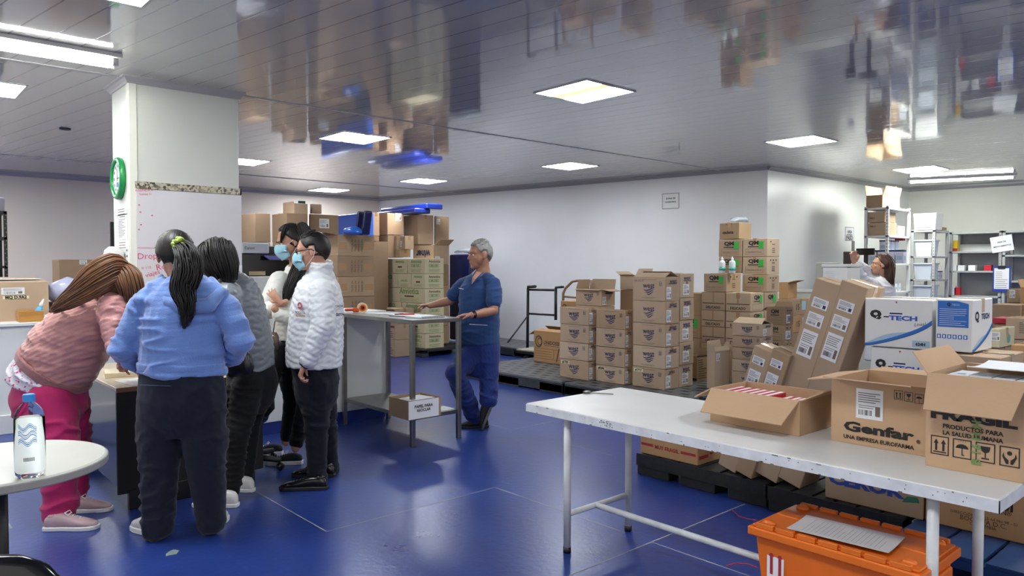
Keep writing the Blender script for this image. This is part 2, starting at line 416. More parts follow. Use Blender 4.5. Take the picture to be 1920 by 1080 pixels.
L(mx.outputs[2], b.inputs['Base Color'])
rr = N('ShaderNodeMapRange'); rr.inputs[1].default_value = .3; rr.inputs[2].default_value = .7; rr.inputs[3].default_value = .27; rr.inputs[4].default_value = .33; L(n1.outputs[0], rr.inputs[0]); L(rr.outputs[0], b.inputs['Roughness'])
n3 = N('ShaderNodeTexNoise'); n3.inputs['Scale'].default_value = 26; n3.inputs['Detail'].default_value = 5
bp = N('ShaderNodeBump'); bp.inputs['Strength'].default_value = .16; bp.inputs['Distance'].default_value = .008; L(tc.outputs['Object'], n3.inputs['Vector']); L(n3.outputs[0], bp.inputs['Height']); L(bp.outputs[0], b.inputs['Normal'])
b.inputs['Specular IOR Level'].default_value = .6
# ceiling: glossy white PVC boards, their grooves running along the long wall
M_CEIL, nt, b, L, N = nodes('glossy_pvc_ceiling')
tc = N('ShaderNodeTexCoord'); mp = N('ShaderNodeMapping'); mp.inputs['Rotation'].default_value = (0, 0, math.radians(-9.1)); L(tc.outputs['Object'], mp.inputs[0])
sp = N('ShaderNodeSeparateXYZ'); L(mp.outputs[0], sp.inputs[0])
mu = N('ShaderNodeMath'); mu.operation = 'MULTIPLY'; mu.inputs[1].default_value = 5.0; L(sp.outputs[0], mu.inputs[0])
fr = N('ShaderNodeMath'); fr.operation = 'PINGPONG'; fr.inputs[1].default_value = .5; L(mu.outputs[0], fr.inputs[0])
gr = N('ShaderNodeMapRange'); gr.inputs[1].default_value = 0; gr.inputs[2].default_value = .035; L(fr.outputs[0], gr.inputs[0])
# boards sag and twist a little, each differently
fl = N('ShaderNodeMath'); fl.operation = 'FLOOR'; L(mu.outputs[0], fl.inputs[0])
cb = N('ShaderNodeCombineXYZ'); L(fl.outputs[0], cb.inputs[0]); L(sp.outputs[1], cb.inputs[1])
m2 = N('ShaderNodeMapping'); m2.inputs['Scale'].default_value = (3.7, .35, 1); L(cb.outputs[0], m2.inputs[0])
n1 = N('ShaderNodeTexNoise'); n1.inputs['Scale'].default_value = 2.0; n1.inputs['Detail'].default_value = 3; L(m2.outputs[0], n1.inputs['Vector'])
m3 = N('ShaderNodeMapping'); m3.inputs['Scale'].default_value = (4, .6, 1); L(mp.outputs[0], m3.inputs[0])
n4 = N('ShaderNodeTexNoise'); n4.inputs['Scale'].default_value = 2.2; n4.inputs['Detail'].default_value = 4; L(m3.outputs[0], n4.inputs['Vector'])
ad = N('ShaderNodeMath'); ad.operation = 'MULTIPLY_ADD'; ad.inputs[1].default_value = .25; L(n1.outputs[0], ad.inputs[0]); L(n4.outputs[0], ad.inputs[2])
a2 = N('ShaderNodeMath'); a2.operation = 'MULTIPLY_ADD'; a2.inputs[1].default_value = .12; L(gr.outputs[0], a2.inputs[0]); L(ad.outputs[0], a2.inputs[2])
bp = N('ShaderNodeBump'); bp.inputs['Strength'].default_value = .10; bp.inputs['Distance'].default_value = .012; L(a2.outputs[0], bp.inputs['Height']); L(bp.outputs[0], b.inputs['Normal'])
mx = N('ShaderNodeMix'); mx.data_type = 'RGBA'; L(gr.outputs[0], mx.inputs[0]); mx.inputs[6].default_value = (.14, .14, .15, 1); mx.inputs[7].default_value = (*srgb('C4C4BC'), 1)
L(mx.outputs[2], b.inputs['Base Color']); b.inputs['Roughness'].default_value = .05; b.inputs['Specular IOR Level'].default_value = 1.0; b.inputs['Coat Weight'].default_value = .35; b.inputs['Coat Roughness'].default_value = .03
def wallmat(name, hexa, rough=.5, bump=.05):
    return mat(name, srgb(hexa), rough, noise=.035, nscale=1.2, bump=bump, bscale=5, spec=.4)
M_WL = wallmat('mauve_white_wall', 'DDD2C9'); M_WB = wallmat('long_white_wall', 'E4E5E8', .4, .12); M_WS = wallmat('bright_white_wall', 'E6E7E4', .3); M_WR = wallmat('cream_white_wall', 'E4E4DC', .5)
M_CROWN = mat('grey_crown_moulding', srgb('A2A2A6'), .3); M_STRIP = mat('ceiling_joint_strip', srgb('A8A8AB'), .3)
M_PILLAR = mat('pillar_paint', srgb('D3D6CF'), .35, noise=.02, nscale=2); M_PILLARW = mat('pillar_edge_trim', srgb('E6E6DC'), .35)

mb = MB(); mb.box((-4.6, -4.6, -.1), (17.6, 14.1, 0)); struct(mb.build('floor', M_FLOOR))
mb = MB(); mb.box((-4.6, -4.6, CEIL), (17.6, 14.1, CEIL+.1)); struct(mb.build('ceiling', M_CEIL))
W1A = Vector((8.44, 13.85, 0)); W1B = Vector((10.0, 5.6, 0)); W2B = Vector((14.94, 5.45, 0)); W3B = Vector((16.5, -4.4, 0))
def wall(name, a, b_, m, th=.15):      # solid lies to the far side
    d = (b_-a).normalized(); n = Vector((-d.y, d.x, 0))
    mb = MB(); mb.prism([(a.x, a.y), (b_.x, b_.y), (b_.x+n.x*th, b_.y+n.y*th), (a.x+n.x*th, a.y+n.y*th)], 0, CEIL); return struct(mb.build(name, m))
wall('wall_left', Vector((8.6, 13.85, 0)), Vector((-4.5, 13.85, 0)), M_WL, -.15)
wall('wall_back', W1A, W1B, M_WB)
wall('wall_side', W1B, W2B, M_WS); wall('wall_right', W2B, W3B, M_WR)
wall('wall_near', Vector((16.6, -4.4, 0)), Vector((8, -4.4, 0)), M_WL, .15)
wall('wall_far', Vector((-4.4, 4.5, 0)), Vector((-4.4, 13.95, 0)), M_WL, .15)
def crown(name, a, b_, inner, drop=.05, out=.05, z=CEIL, m=M_CROWN):
    d = (b_-a).normalized(); n = Vector((-d.y, d.x, 0))*inner
    sec = [(0, 0), (out, 0), (out, -.012), (out*.7, -drop*.35), (out*.35, -drop*.75), (.012, -drop), (0, -drop)]
    mb = MB(); vs = []
    for p in (a, b_):
        for o, q in sec: vs.append(p+n*o+Vector((0, 0, z+q)))
    k = len(sec); mb.add(vs, [tuple(range(k-1, -1, -1)), tuple(range(k, 2*k))]+[(i, (i+1) % k, k+(i+1) % k, k+i) for i in range(k)])
    return struct(mb.build(name, m))
crown('trim_1', Vector((8.44, 13.85, 0)), Vector((-4.4, 13.85, 0)), 1)
crown('trim_2', W1A, W1B, -1); crown('trim_3', W1B, W2B, -1); crown('trim_4', W2B, W3B, -1)
for i, Y in enumerate((6.29, 11.65, .9)):
    mb = MB(); mb.box((-4.4, Y-.018, CEIL-.006), ({0: 9.85, 1: 8.85, 2: 15.6}[i], Y+.018, CEIL+.001)); struct(mb.build('trim_%d' % (5+i), M_STRIP, bevel=.002))
# floor joints
jm = mat('floor_joint', srgb('8C9097'), .6, noise=.3, nscale=6)
FJ = [((1.918, 4.75), (1.918, 3.72)), ((1.918, 3.722), (3.152, 3.722)), ((3.152, 3.72), (3.152, 2.6)), ((2.45, 2.414), (4.1, 2.425)), ((4.386, 4.24), (4.38, 3.75)), ((.6, 5.3), (.61, 4.95)), ((3.15, 2.42), (3.152, 1.2)), ((4.39, 5.5), (4.39, 4.95)), ((4.39, 4.95), (5.6, 4.98))]
mb = MB()
for (x0, y0), (x1, y1) in FJ:
    a, b_ = Vector((x0, y0, 0)), Vector((x1, y1, 0)); d = (b_-a).normalized(); n = Vector((-d.y, d.x, 0)); k = 7; left = []; right = []
    for i in range(k+1):
        p = a.lerp(b_, i/k); wv = random.uniform(.003, .0065); left.append(p+n*wv); right.append(p-n*wv)
    for i in range(k): mb.add([p+Vector((0, 0, .0008)) for p in (right[i], right[i+1], left[i+1], left[i])], [(0, 1, 2, 3)])
struct(mb.build('trim_8', jm))
# ---- pillar
PX0, PX1, PY0, PY1 = 1.57, 2.42, 6.22, 6.72
mb = MB(); mb.box((PX0, PY0, 0), (PX1, PY1, CEIL)); struct(mb.build('wall_pillar', M_PILLAR, bevel=.006))
mb = MB(); mb.box((PX0-.003, PY0-.008, 0), (PX0+.055, PY0+.02, CEIL-.05)); mb.box((PX0-.008, PY0-.003, 0), (PX0+.02, PY0+.05, CEIL-.05)); struct(mb.build('trim_9', M_PILLARW, bevel=.003))
cs = [Vector(p) for p in [(PX0, PY0, 0), (PX1, PY0, 0), (PX1, PY1, 0), (PX0, PY1, 0)]]
mb = MB(); prof = [(0, 0), (.05, 0), (.05, -.012), (.035, -.02), (.018, -.04), (.012, -.055), (0, -.055)]; vs = []
cen = Vector(((PX0+PX1)/2, (PY0+PY1)/2, 0))
for o, q in prof:
    for c in cs: vs.append(Vector((c.x+math.copysign(o, c.x-cen.x), c.y+math.copysign(o, c.y-cen.y), CEIL+q)))
fs = [(i*4+k, i*4+(k+1) % 4, ((i+1) % len(prof))*4+(k+1) % 4, ((i+1) % len(prof))*4+k) for i in range(len(prof)) for k in range(4)]
mb.add(vs, fs); struct(mb.build('trim_10', M_CROWN))
M_GRAN, nt, b, L, N = nodes('speckled_granite')
tc = N('ShaderNodeTexCoord'); vo = N('ShaderNodeTexVoronoi'); vo.inputs['Scale'].default_value = 55; L(tc.outputs['Object'], vo.inputs['Vector'])
cr = N('ShaderNodeValToRGB'); L(vo.outputs['Color'], cr.inputs[0]); cr.color_ramp.elements[0].color = (*srgb('2F2C28'), 1); cr.color_ramp.elements[0].position = .2; cr.color_ramp.elements[1].color = (*srgb('B9AF97'), 1); cr.color_ramp.elements[1].position = .6
L(cr.outputs[0], b.inputs['Base Color']); b.inputs['Roughness'].default_value = .2
ztop = atY(350, 350, PY0).z; zt0 = atY(252, 340, PY0).z; zt1 = atY(252, 353, PY0).z
mb = MB(); mb.box((PX0+.035, PY0-.02, zt1), (PX1+.012, PY0+.0, zt0)); mb.box((PX1, PY0-.02, zt1), (PX1+.014, PY0+.2, zt0)); struct(mb.build('trim_11', M_GRAN))

# ---- baseboards along the long wall are hidden behind stock; the left wall keeps one
mb = MB(); mb.box((-4.4, 13.83, 0), (8.4, 13.85, .09)); struct(mb.build('baseboard_left', M_CROWN))

# ================================================================= LIGHTS
M_DIFF = mat('panel_light_cool', (1, 1, 1), .5, emit=(.93, .97, 1), estr=PANEL_W)
M_DIFFR = mat('panel_light_green', (1, 1, 1), .5, emit=(.95, 1, .93), estr=PANEL_W)
M_DIFFS = mat('panel_light_bright', (1, 1, 1), .5, emit=(.96, 1, .94), estr=PANEL_W*1.9); M_AMB = mat('panel_light_amber', (1, 1, 1), .5, emit=(1, .74, .34), estr=.5); M_PINK = mat('panel_light_rose', (1, 1, 1), .5, emit=(1, .8, .74), estr=.55)
M_TUBE = mat('tube_light', (1, 1, 1), .5, emit=(.97, 1, .9), estr=TUBE_W*1.8)
M_FRM = mat('panel_frame', srgb('9A9A9C'), .35)
def panel(x, y, label, kind=0, group='square ceiling light panels'):
    t = thing('ceiling_light', label, 'ceiling light', (x, y, CEIL-.001), 0, group)
    mb = MB(); o, i = .305, .29
    for a, c in (((-o, -o), (o, -i)), ((-o, i), (o, o)), ((-o, -i), (-i, i)), ((i, -i), (o, i))): mb.box((a[0], a[1], -.008), (c[0], c[1], 0))
    mb.build('frame', M_FRM, t)
    if kind == 0: mb = MB(); mb.box((-i, -i, -.005), (i, i, -.001)); mb.build('diffuser', M_DIFF, t)
    elif kind == 4: mb = MB(); mb.box((-i, -i, -.005), (i, i, -.001)); mb.build('diffuser', M_DIFFS, t)
    elif kind == 3: mb = MB(); mb.box((-i, -i, -.005), (i, i, -.001)); mb.build('diffuser', M_DIFFR, t)
    else:
        mb = MB()
        cuts = [(-i, -.1, 0), (-.1, .0, 1), (.0, .06, 2), (.06, i, 0)] if kind == 1 else [(-i, -.03, 0), (-.03, .02, 2), (.02, i, 0)]
        for a, c, k in cuts: mb.mi = k; mb.box((a, -i, -.005), (c, i, -.001))
        mb.build('diffuser', [M_DIFF, M_AMB, M_PINK], t)
panel(4.58, 4.24, 'large square ceiling light panel with an amber and rose middle band', 1)
panel(4.24, 7.48, 'square ceiling light panel over the scrubs man and steel table, with faint rose stripe', 2)
panel(7.77, 7.48, 'plain white square ceiling light panel halfway along the long white wall')
panel(8.27, 4.21, 'plain white square ceiling light panel near the outer corner of the white walls', 3)
panel(12.0, 4.22, 'square ceiling light panel over the white shelving at far right', 4)
panel(7.25, 10.45, 'small looking square ceiling panel above the blue mats')
panel(4.0, 10.2, 'square ceiling light panel half hidden behind the right edge of the pillar')
panel(6.75, 12.9, 'farthest square ceiling light panel, near the back left corner')
panel(.74, 7.38, 'square ceiling light panel cut off by the left edge, below the tube lamps')
panel(.92, 4.22, 'square ceiling light panel cut off by the top edge above the pillar')
for x, y in ((4.5, .8), (8.2, .9), (.9, .9), (.9, -2.4), (4.5, -2.4), (-2.7, 7.4), (-2.7, 4.2), (.7, 10.6)):
    panel(x, y, 'square ceiling light panel outside the view', 0, 'square ceiling light panels out of view')
for x, y in ((12.2, .9), (15.2, .9), (-.3, 12.7), (-2.7, 11.0), (-3.0, 13.0)): panel(x, y, 'unseen bright ceiling panel added to light the walls', 4, 'unseen ceiling panels added to brighten the walls')  # unseen panels added only to brighten the left, side and right walls
def tubes(p0, p1, n, label, group=None):
    p0 = Vector(p0); p1 = Vector(p1); Ln = (p1-p0).length; an = math.atan2(p1.y-p0.y, p1.x-p0.x)
    t = thing('tube_lamp', label, 'ceiling light', (p0.x, p0.y, CEIL), an, group)
    mb = MB(); mb.box((0, -.06*n, -.03), (Ln, .06*n, 0)); mb.build('housing', mat('lamp_housing', srgb('C8C8C8'), .3), t, bevel=.004)
    for i in range(n):
        y = (i-(n-1)/2)*.12
        mb = MB(); mb.tube([(.05, y, -.055), (Ln-.05, y, -.055)], .016, 10); mb.build('tube', M_TUBE, t, smooth=True)
        mb = MB(); mb.box((.015, y-.014, -.075), (.05, y+.014, -.02)); mb.box((Ln-.05, y-.014, -.075), (Ln-.015, y+.014, -.02)); mb.build('lamp_holder', M_FRM, t)
tubes((-.95, 5.72, 0), (1.38, 5.72, 0), 2, 'long twin tube ceiling lamp ending at the pillar')
tubes((13.2, 4.85, 0), (13.75, 3.42, 0), 1, 'single tube ceiling lamp over the grey shelves at far right')
p = atz(122, 241, CEIL)
mb = MB(); mb.lathe([(.055, 0), (.055, -.012), (.04, -.015)], (p.x, p.y, CEIL)); tag(mb.build('ceiling_cap', mat('dark_cap', srgb('2B2B2E'), .5)), 'small round dark vent on the ceiling left of the pillar', 'disc')  # plain round dark cap, no air opening

# ================================================================= PILLAR THINGS
t = thing('wall_clock', 'round wall clock with green rim on the side of the pillar', 'clock', (PX0, atX(226, 335, PX0).y, atX(226, 335, PX0).z))
Mx = Matrix.Rotation(-math.pi/2, 4, 'Y')
mb = MB(); mb.lathe([(.165, 0), (.17, .02), (.16, .04), (.14, .045), (.13, .03), (.13, .0)], n=40, M=Mx); mb.build('rim', mat('green_clock_rim', srgb('1E8A4C'), .25), t, smooth=True)
mb = MB(); mb.lathe([(.132, .01), (.132, .022)], n=40, M=Mx); mb.build('dial', M_WHITE, t)
mb = MB(); 
for k in range(12):
    a = k*math.pi/6; c = Vector((-.0235, .1*math.sin(a), .1*math.cos(a))); mb.box((c.x, c.y-.008, c.z-.012), (c.x+.001, c.y+.008, c.z+.012))
mb.mi = 1; mb.box((-.0235, -.03, -.07), (-.0225, .03, -.03)); mb.build('dial_marks', [M_BLK, M_BLUEINK], t)
mb = MB(); mb.box((-.027, -.004, -.02), (-.025, .004, .08)); mb.box((-.026, -.06, -.003), (-.0245, .01, .003)); mb.build('hand', M_BLK, t)
# whiteboard
zb0 = .9
t = thing('whiteboard', 'white magnetic board with red handwriting on the front of the pillar', 'whiteboard', (PX0+.04, PY0-.006, 0))
wB = PX1-PX0-.03; zT = zt1-.004
mb = MB(); mb.box((0, -.012, 1.32), (wB, 0, zT)); mb.build('board', mat('whiteboard_surface', srgb('D2D0D6'), .18, noise=.03, nscale=3), t)
P = Print(wB, 1, 1); P.lift = .0135; RP = mat('red_marker', srgb('D4486A'), .6)
H = lambda py: atY(300, py, PY0).z
U = lambda px: atY(px, 450, PY0).x-(PX0+.04)
P.text('R', U(270), H(359), .13, 'AGENDA 4', RP, .0, rot=.08); P.text('R', U(272), H(366), .09, 'Tomas m', RP, 0, rot=.1)
P.text('R', U(275), H(482), .14, 'Drop', RP, .0, rot=.04); P.text('R', U(272), H(502), .07, '# 110', RP, 0, rot=.05); P.text('R', U(284), H(514), .11, 'viajes', RP, .0, rot=.3); P.text('R', U(300), H(500), .07, 'Ro', RP, 0, rot=.2)
P.rect('R', U(256), H(466), U(290), H(465), RP)
for a, c in ((259, 388), (261, 401), (283, 406), (262, 424), (258, 433)): P.rect('R', U(a), H(c), U(a)+.012, H(c)+.01, RP)
P.build('red_handwriting', t)
mb = MB(); y0 = -.02
for k in range(3): mb.box((wB-.19-.02*k, -.014-.002*k, H(500+5*k)-.1), (wB-.01*k, -.0125-.002*k, H(497+5*k))) 
mb.build('paper_pad', M_PAPER, t)
mb = MB(); mb.box((0, -.05, 1.27), (wB+.03, 0, 1.315)); struct(mb.build('trim_12', M_GRAN))
# notices on the side face
def notice(px0, py0, px1, py1, label, ln=4, head=True):
    a = atX(px0, py0, PX0); c = atX(px1, py1, PX0); y0, y1 = sorted((a.y, c.y)); z0, z1 = sorted((a.z, c.z))
    P = Print(1, y1-y0, 1); 
    mb = MB(); mb.box((-.003, 0, 0), (0, y1-y0, z1-z0)); o = mb.build('notice', M_PAPER, loc=(PX0-.001, y0, z0)); tag(o, label, 'paper')
    P.lift = .0035; s = y1-y0
    P.lines('F', s*.12, (z1-z0)*.08, s*.85, (z1-z0)*.85, ln, M_GREY, .3, ln)
    if head: P.rect('F', s*.2, (z1-z0)*.9, s*.8, (z1-z0)*.93, M_BLK)
    P.build('printed_lines', o)
notice(220, 388, 239, 402, 'small taped notice just under the green clock', 3, False)
notice(221, 404, 240, 447, 'tall printed list taped on the pillar side below the small notice', 12)
notice(222, 449, 241, 466, 'small notice with a round dark figure above the white dispenser', 3)
p = atX(225, 520, PX0); q = atX(225, 467, PX0)
t = thing('towel_dispenser', 'white paper towel dispenser on the side of the pillar', 'dispenser', (PX0, PY0+.27, p.z-.1))
mb = MB(); mb.loft([(-.055, 0, 0), (-.06, 0, .1), (-.06, 0, .25), (-.055, 0, q.z-p.z+.08), (-.045, 0, q.z-p.z+.1)], [(.13, .05), (.14, .06), (.14, .06), (.13, .055), (.11, .04)], (0, 1, 0), 20, power=.5)
mb.build('cover', M_WPAINT, t, smooth=True); mb = MB(); mb.box((-.12, -.1, -.02), (-.02, .1, 0)); mb.build('slot', M_BLKP if 'M_BLKP' in globals() else M_BLACKP, t)
t = thing('desk_calendar_strip', 'narrow white printed strip hanging beside the dispenser', 'paper', (PX0-.004, PY0+.06, 1.3)); mb = MB(); mb.box((-.002, 0, 0), (0, .06, .36)); mb.build('sheet', M_PAPER, t)
mb = MB(); [mb.box((-.003, .012, .03+.045*k), (-.002, .048, .045+.045*k)) for k in range(7)]; mb.build('printed_lines', M_GREY, t)

# ================================================================= WALL SIGNS
def wall_sign(a, b_, px0, py0, px1, py1, label, lines, txt=None):
    d = (b_-a).normalized(); 
    def hit(px, py):
        r = ray(px, py); s = -(a.x*(-r.y)+a.y*r.x) ; den = (-d.y*r.x+d.x*r.y)
        k = (a.y*r.x-a.x*r.y)/(d.x*r.y-d.y*r.x); P0 = a+d*k; return k, zat(P0, py)
    k0, z1 = hit(px0, py0); k1, z0 = hit(px1, py1)
    n = Vector((d.y, -d.x, 0))
    if n.dot(-a) < 0: n = -n
    o = thing('wall_notice', label, 'sign', tuple(a+d*k0+Vector((0, 0, z0))+n*.002)); o.rotation_euler = (0, 0, math.atan2(d.y, d.x))
    s = k1-k0; h = z1-z0
    mb = MB(); mb.box((0, -.006, 0), (s, 0, h)); mb.build('sheet', M_PAPER, o)
    P = Print(1, 1, 1); P.lift = .0075
    P.frame('R', .012*s, .01*h, s*.985, h*.985, M_GREY, .008)
    for i, tx in enumerate(lines): P.text('R', s*.5, h*(.66-.22*i), s*(.55+.1*i), tx, M_BLK, .03)
    P.build('lettering', o)
wall_sign(W1A, W1B, 1242, 363, 1274, 391, 'framed paper sign with two lines of text high on the long white wall', ['ZONA DE', 'CUARENTENA'])
wall_sign(W1B, W2B, 1584, 425, 1600, 452, 'small paper sign with blue border on the bright side wall', ['AREA', 'RESTRINGIDA', 'PASO'])
# ================================================================= COUNTERS
M_CTR = mat('counter_laminate', srgb('DADCDC'), .4, noise=.02, nscale=2); M_CTRB = mat('counter_end_laminate', srgb('CDD3DC'), .35); M_KICK = mat('blue_plinth', srgb('1A2E7C'), .35)
t = thing('service_counter', 'long white service counter behind the standing people, with blue plinth', 'counter', (2.43, 6.21, 0))
mb = MB(); mb.box((0, 0, .11), (1.42, .6, 1.02)); mb.build('body', M_CTR, t, bevel=.004)
mb = MB(); mb.box((-.0, 0, 1.02), (1.43, .64, 1.05)); mb.build('worktop', M_CTR, t, bevel=.004)
mb = MB(); mb.box((.0, .01, 0), (1.42, .58, .11)); mb.build('plinth', M_KICK, t)
t = thing('left_counter', 'white counter at the left edge carrying cartons and a wooden tray', 'counter', (-3.2, 7.8, 0))
mb = MB(); mb.box((0, 0, .05), (5.6, .6, .95)); mb.build('body', M_CTR, t, bevel=.004)
mb = MB(); mb.box((0, -.03, .95), (5.6, .66, .98)); mb.build('worktop', M_WPAINT, t, bevel=.004)
mb = MB(); mb.box((0, -.03, .0), (5.6, 0, .17)); mb.build('cable_duct', M_WPAINT, t, bevel=.004)
# cable on the floor
mb = MB(); mb.tube([atz(-8, 868, .01), atz(18, 845, .01), atz(32, 838, .012), atz(52, 842, .01), atz(70, 836, .01)], .006, 6); mb.tube([atz(0, 858, .008), atz(14, 848, .02), atz(24, 838, .03), (1.0, 7.6, .1)], .006, 6)
tag(mb.build('floor_cable', M_BLACKP, smooth=True), 'black cable curling on the floor below the left counter', 'cable')

# ================================================================= DESK
DX, DY = 1.135, 4.86
t = thing('office_desk', 'dark desk with pale wooden top between the bending woman and the pillar', 'desk', (DX, DY, 0))
M_DTOP = mat('desk_top_wood', srgb('C3B5A0'), .3, noise=.08, nscale=5, stretch=(6, 1, 1)); M_DEDGE = mat('desk_edge_wood', srgb('7E5A42'), .4)
M_DARK = mat('desk_dark_laminate', srgb('14151A'), .12, spec=.8); M_DARKM = mat('desk_black_panel', srgb('0D0D10'), .5)
mb = MB(); mb.box((0, 0, .728), (.9, 1.3, .75)); mb.build('desktop', M_DTOP, t, bevel=.002)
mb = MB(); mb.box((-.002, -.006, .722), (.9, 0, .749)); mb.build('edge_band', M_DEDGE, t)
mb = MB(); mb.box((.01, .02, .14), (.03, 1.28, .722)); mb.build('side_panel', M_DARK, t)
mb = MB(); mb.box((.0, .0, .1), (.9, .02, .722)); mb.build('end_panel', M_DARKM, t)
mb = MB(); mb.box((.06, -.01, 0), (.84, .04, .12)); mb.build('foot', M_DARKM, t, bevel=.004); mb = MB(); mb.box((.06, 1.2, 0), (.84, 1.26, .14)); mb.build('foot', M_DARKM, t, bevel=.004)
def sheet(x, y, z, w_, h_, a, label, m=M_PAPER, th=.002, cat='paper', name='paper_sheet', lines=5, grp=None, curl=0):
    mb = MB(); n = 6; vs = []
    for i in range(n+1):
        for j in range(2): vs.append(Vector((w_*(i/n-.5), h_*(j-.5), curl*((i/n-.5)*2)**2)))
    k = len(vs); top = [v+Vector((0, 0, th)) for v in vs]; fs = []
    for i in range(n):
        q = (i*2, i*2+1, i*2+3, i*2+2); fs.append(q); fs.append(tuple(k+c for c in q[::-1]))
    for e in range(n): fs.append((e*2, e*2+2, k+e*2+2, k+e*2)); fs.append((e*2+3, e*2+1, k+e*2+1, k+e*2+3))
    fs.append((1, 0, k, k+1)); fs.append((2*n, 2*n+1, k+2*n+1, k+2*n)); mb.add(vs+top, fs)
    o = mb.build(name, m, loc=(x, y, z)); o.rotation_euler = (0, 0, a); tag(o, label, cat, grp)
    if lines:
        P = Print(w_, h_, th); P.lift = .0006+curl*.3; mbv = P
        P.lines('T', w_*.1, h_*.1, w_*.9, h_*.9, lines*2, mat('pale_ink', srgb('9A9A9C'), .7), .12, lines)
        q = P.build('printed_lines', o); q.location = (-w_/2, -h_/2, 0)
    return o
sheet(1.42, 5.05, .751, .42, .3, .1, 'white form lying on the desk under two blue pens')
sheet(1.35, 5.42, .751, .3, .25, -.2, 'yellowish pile of papers at the back of the desk', mat('cream_paper', srgb('CFC3A6'), .6), .03)
for i, (dx, dy, a) in enumerate([(1.45, 5.02, .1), (1.5, 5.06, -.3)]):
    mb = MB(); mb.tube([(0, 0, 0), (.12, 0, 0), (.14, 0, 0)], [.005, .005, .002], 8); o = mb.build('blue_pen', mat('blue_pen', srgb('2440A8'), .3), loc=(dx-.05, dy, .76)); o.rotation_euler = (0, 0, a); tag(o, ['blue pen on the form nearest the desk edge', 'second blue pen crossing the first on the form'][i], 'pen')
t = thing('tape_roll', 'roll of white tape standing on the desk beside the blue sweatshirt', 'tape roll', (1.62, 4.98, .751)); mb = MB(); mb.lathe([(.05, 0), (.05, .05), (.03, .05), (.03, 0), (.05, 0)], n=24); mb.build('roll', M_WHITE, t, smooth=False)

# ================================================================= ROUND TABLE + BOTTLE + NEAR CHAIR
c = atz(24, 905, .75); RTx, RTy = .435, 2.64
pR = atz(176, 866, .75); RT_C = pR - RT*.36; 
t = thing('round_table', 'small round table with grey edge in the lower left corner', 'table', (RT_C.x, RT_C.y, 0))
mb = MB(); mb.lathe([(.35, .712), (.36, .718), (.36, .742), (.352, .75)], n=64); mb.build('tabletop', mat('cream_laminate', srgb('CFCFC4'), .35, noise=.02), t, smooth=False, bevel=.001)
mb = MB(); mb.lathe([(.362, .716), (.364, .72), (.364, .741), (.362, .744)], n=64); mb.build('edge_band', mat('grey_edge_band', srgb('8C8A87'), .5), t)
mb = MB(); mb.lathe([(.03, .02), (.03, .712)], n=20); mb.build('column', M_BLACKP, t, smooth=True)
for k in range(4):
    a = k*math.pi/2+.4; mb = MB(); mb.tube([(0, 0, .05), (.28*math.cos(a), .28*math.sin(a), .02)], [.025, .018], 8); mb.build('leg', M_BLACKP, t, smooth=True)
bl = atz(57, 893, .75)
t = thing('water_bottle', 'clear water bottle with blue cap on the round table', 'bottle', (bl.x, bl.y, .751))
M_PET = mat('clear_bottle', (.94, .96, .98), .03, trans=1.0); M_PET.node_tree.nodes['Principled BSDF'].inputs['IOR'].default_value = 1.06
M_WAT = mat('water', (.92, .96, 1), .0, trans=1.0); M_WAT.node_tree.nodes['Principled BSDF'].inputs['IOR'].default_value = 1.08
hb = .285; R0 = .047
mb = MB(); mb.lathe([(.02, .006), (.036, 0), (.045, .012), (R0, .03), (R0, .17), (.0465, .2), (.042, .225), (.03, .245), (.017, .258), (.0145, .268)], n=40); mb.build('body', M_PET, t, smooth=True)
mb = MB(); mb.lathe([(.034, .004), (.043, .014), (.0452, .03), (.0452, .205)], n=40); mb.build('water', M_WAT, t, smooth=True)
mb = MB(); mb.lathe([(.019, .262), (.019, .284), (.017, .287)], n=28); mb.build('cap', mat('blue_cap', srgb('2F8FD6'), .35), t, smooth=False)
mb = MB(); Vd = (EYE-bl).to_2d().normalized(); a0 = math.atan2(Vd.y, Vd.x)
for row, (z0, cols) in enumerate([(.12, M_SKYINK), (.145, M_BLUEINK), (.17, M_SKYINK)]):
    for q in range(3):
        for i in range(10):
            t0 = a0-.75+.12*i+.0; z = z0+.006*q+.008*math.sin(i*.9+row); mb.mi = (row+q) % 2
            pts = [(R0+.001)*math.cos(t0), (R0+.001)*math.sin(t0), z], [(R0+.001)*math.cos(t0+.12), (R0+.001)*math.sin(t0+.12), z0+.006*q+.008*math.sin((i+1)*.9+row)]
            mb.add([pts[0], pts[1], (pts[1][0], pts[1][1], pts[1][2]+.003), (pts[0][0], pts[0][1], pts[0][2]+.003)], [(0, 1, 2, 3)])
mb.mi = 2
for i in range(14): t0 = a0-.4+.05*i; mb.add([((R0+.001)*math.cos(t0+s), (R0+.001)*math.sin(t0+s), z) for s, z in ((0, .062), (.03, .062), (.03, .075), (0, .075))], [(0, 1, 2, 3)])
mb.build('printed_label', [mat('cyan_print', srgb('4FC3E8'), .4), M_BLUEINK, M_BLK], t)
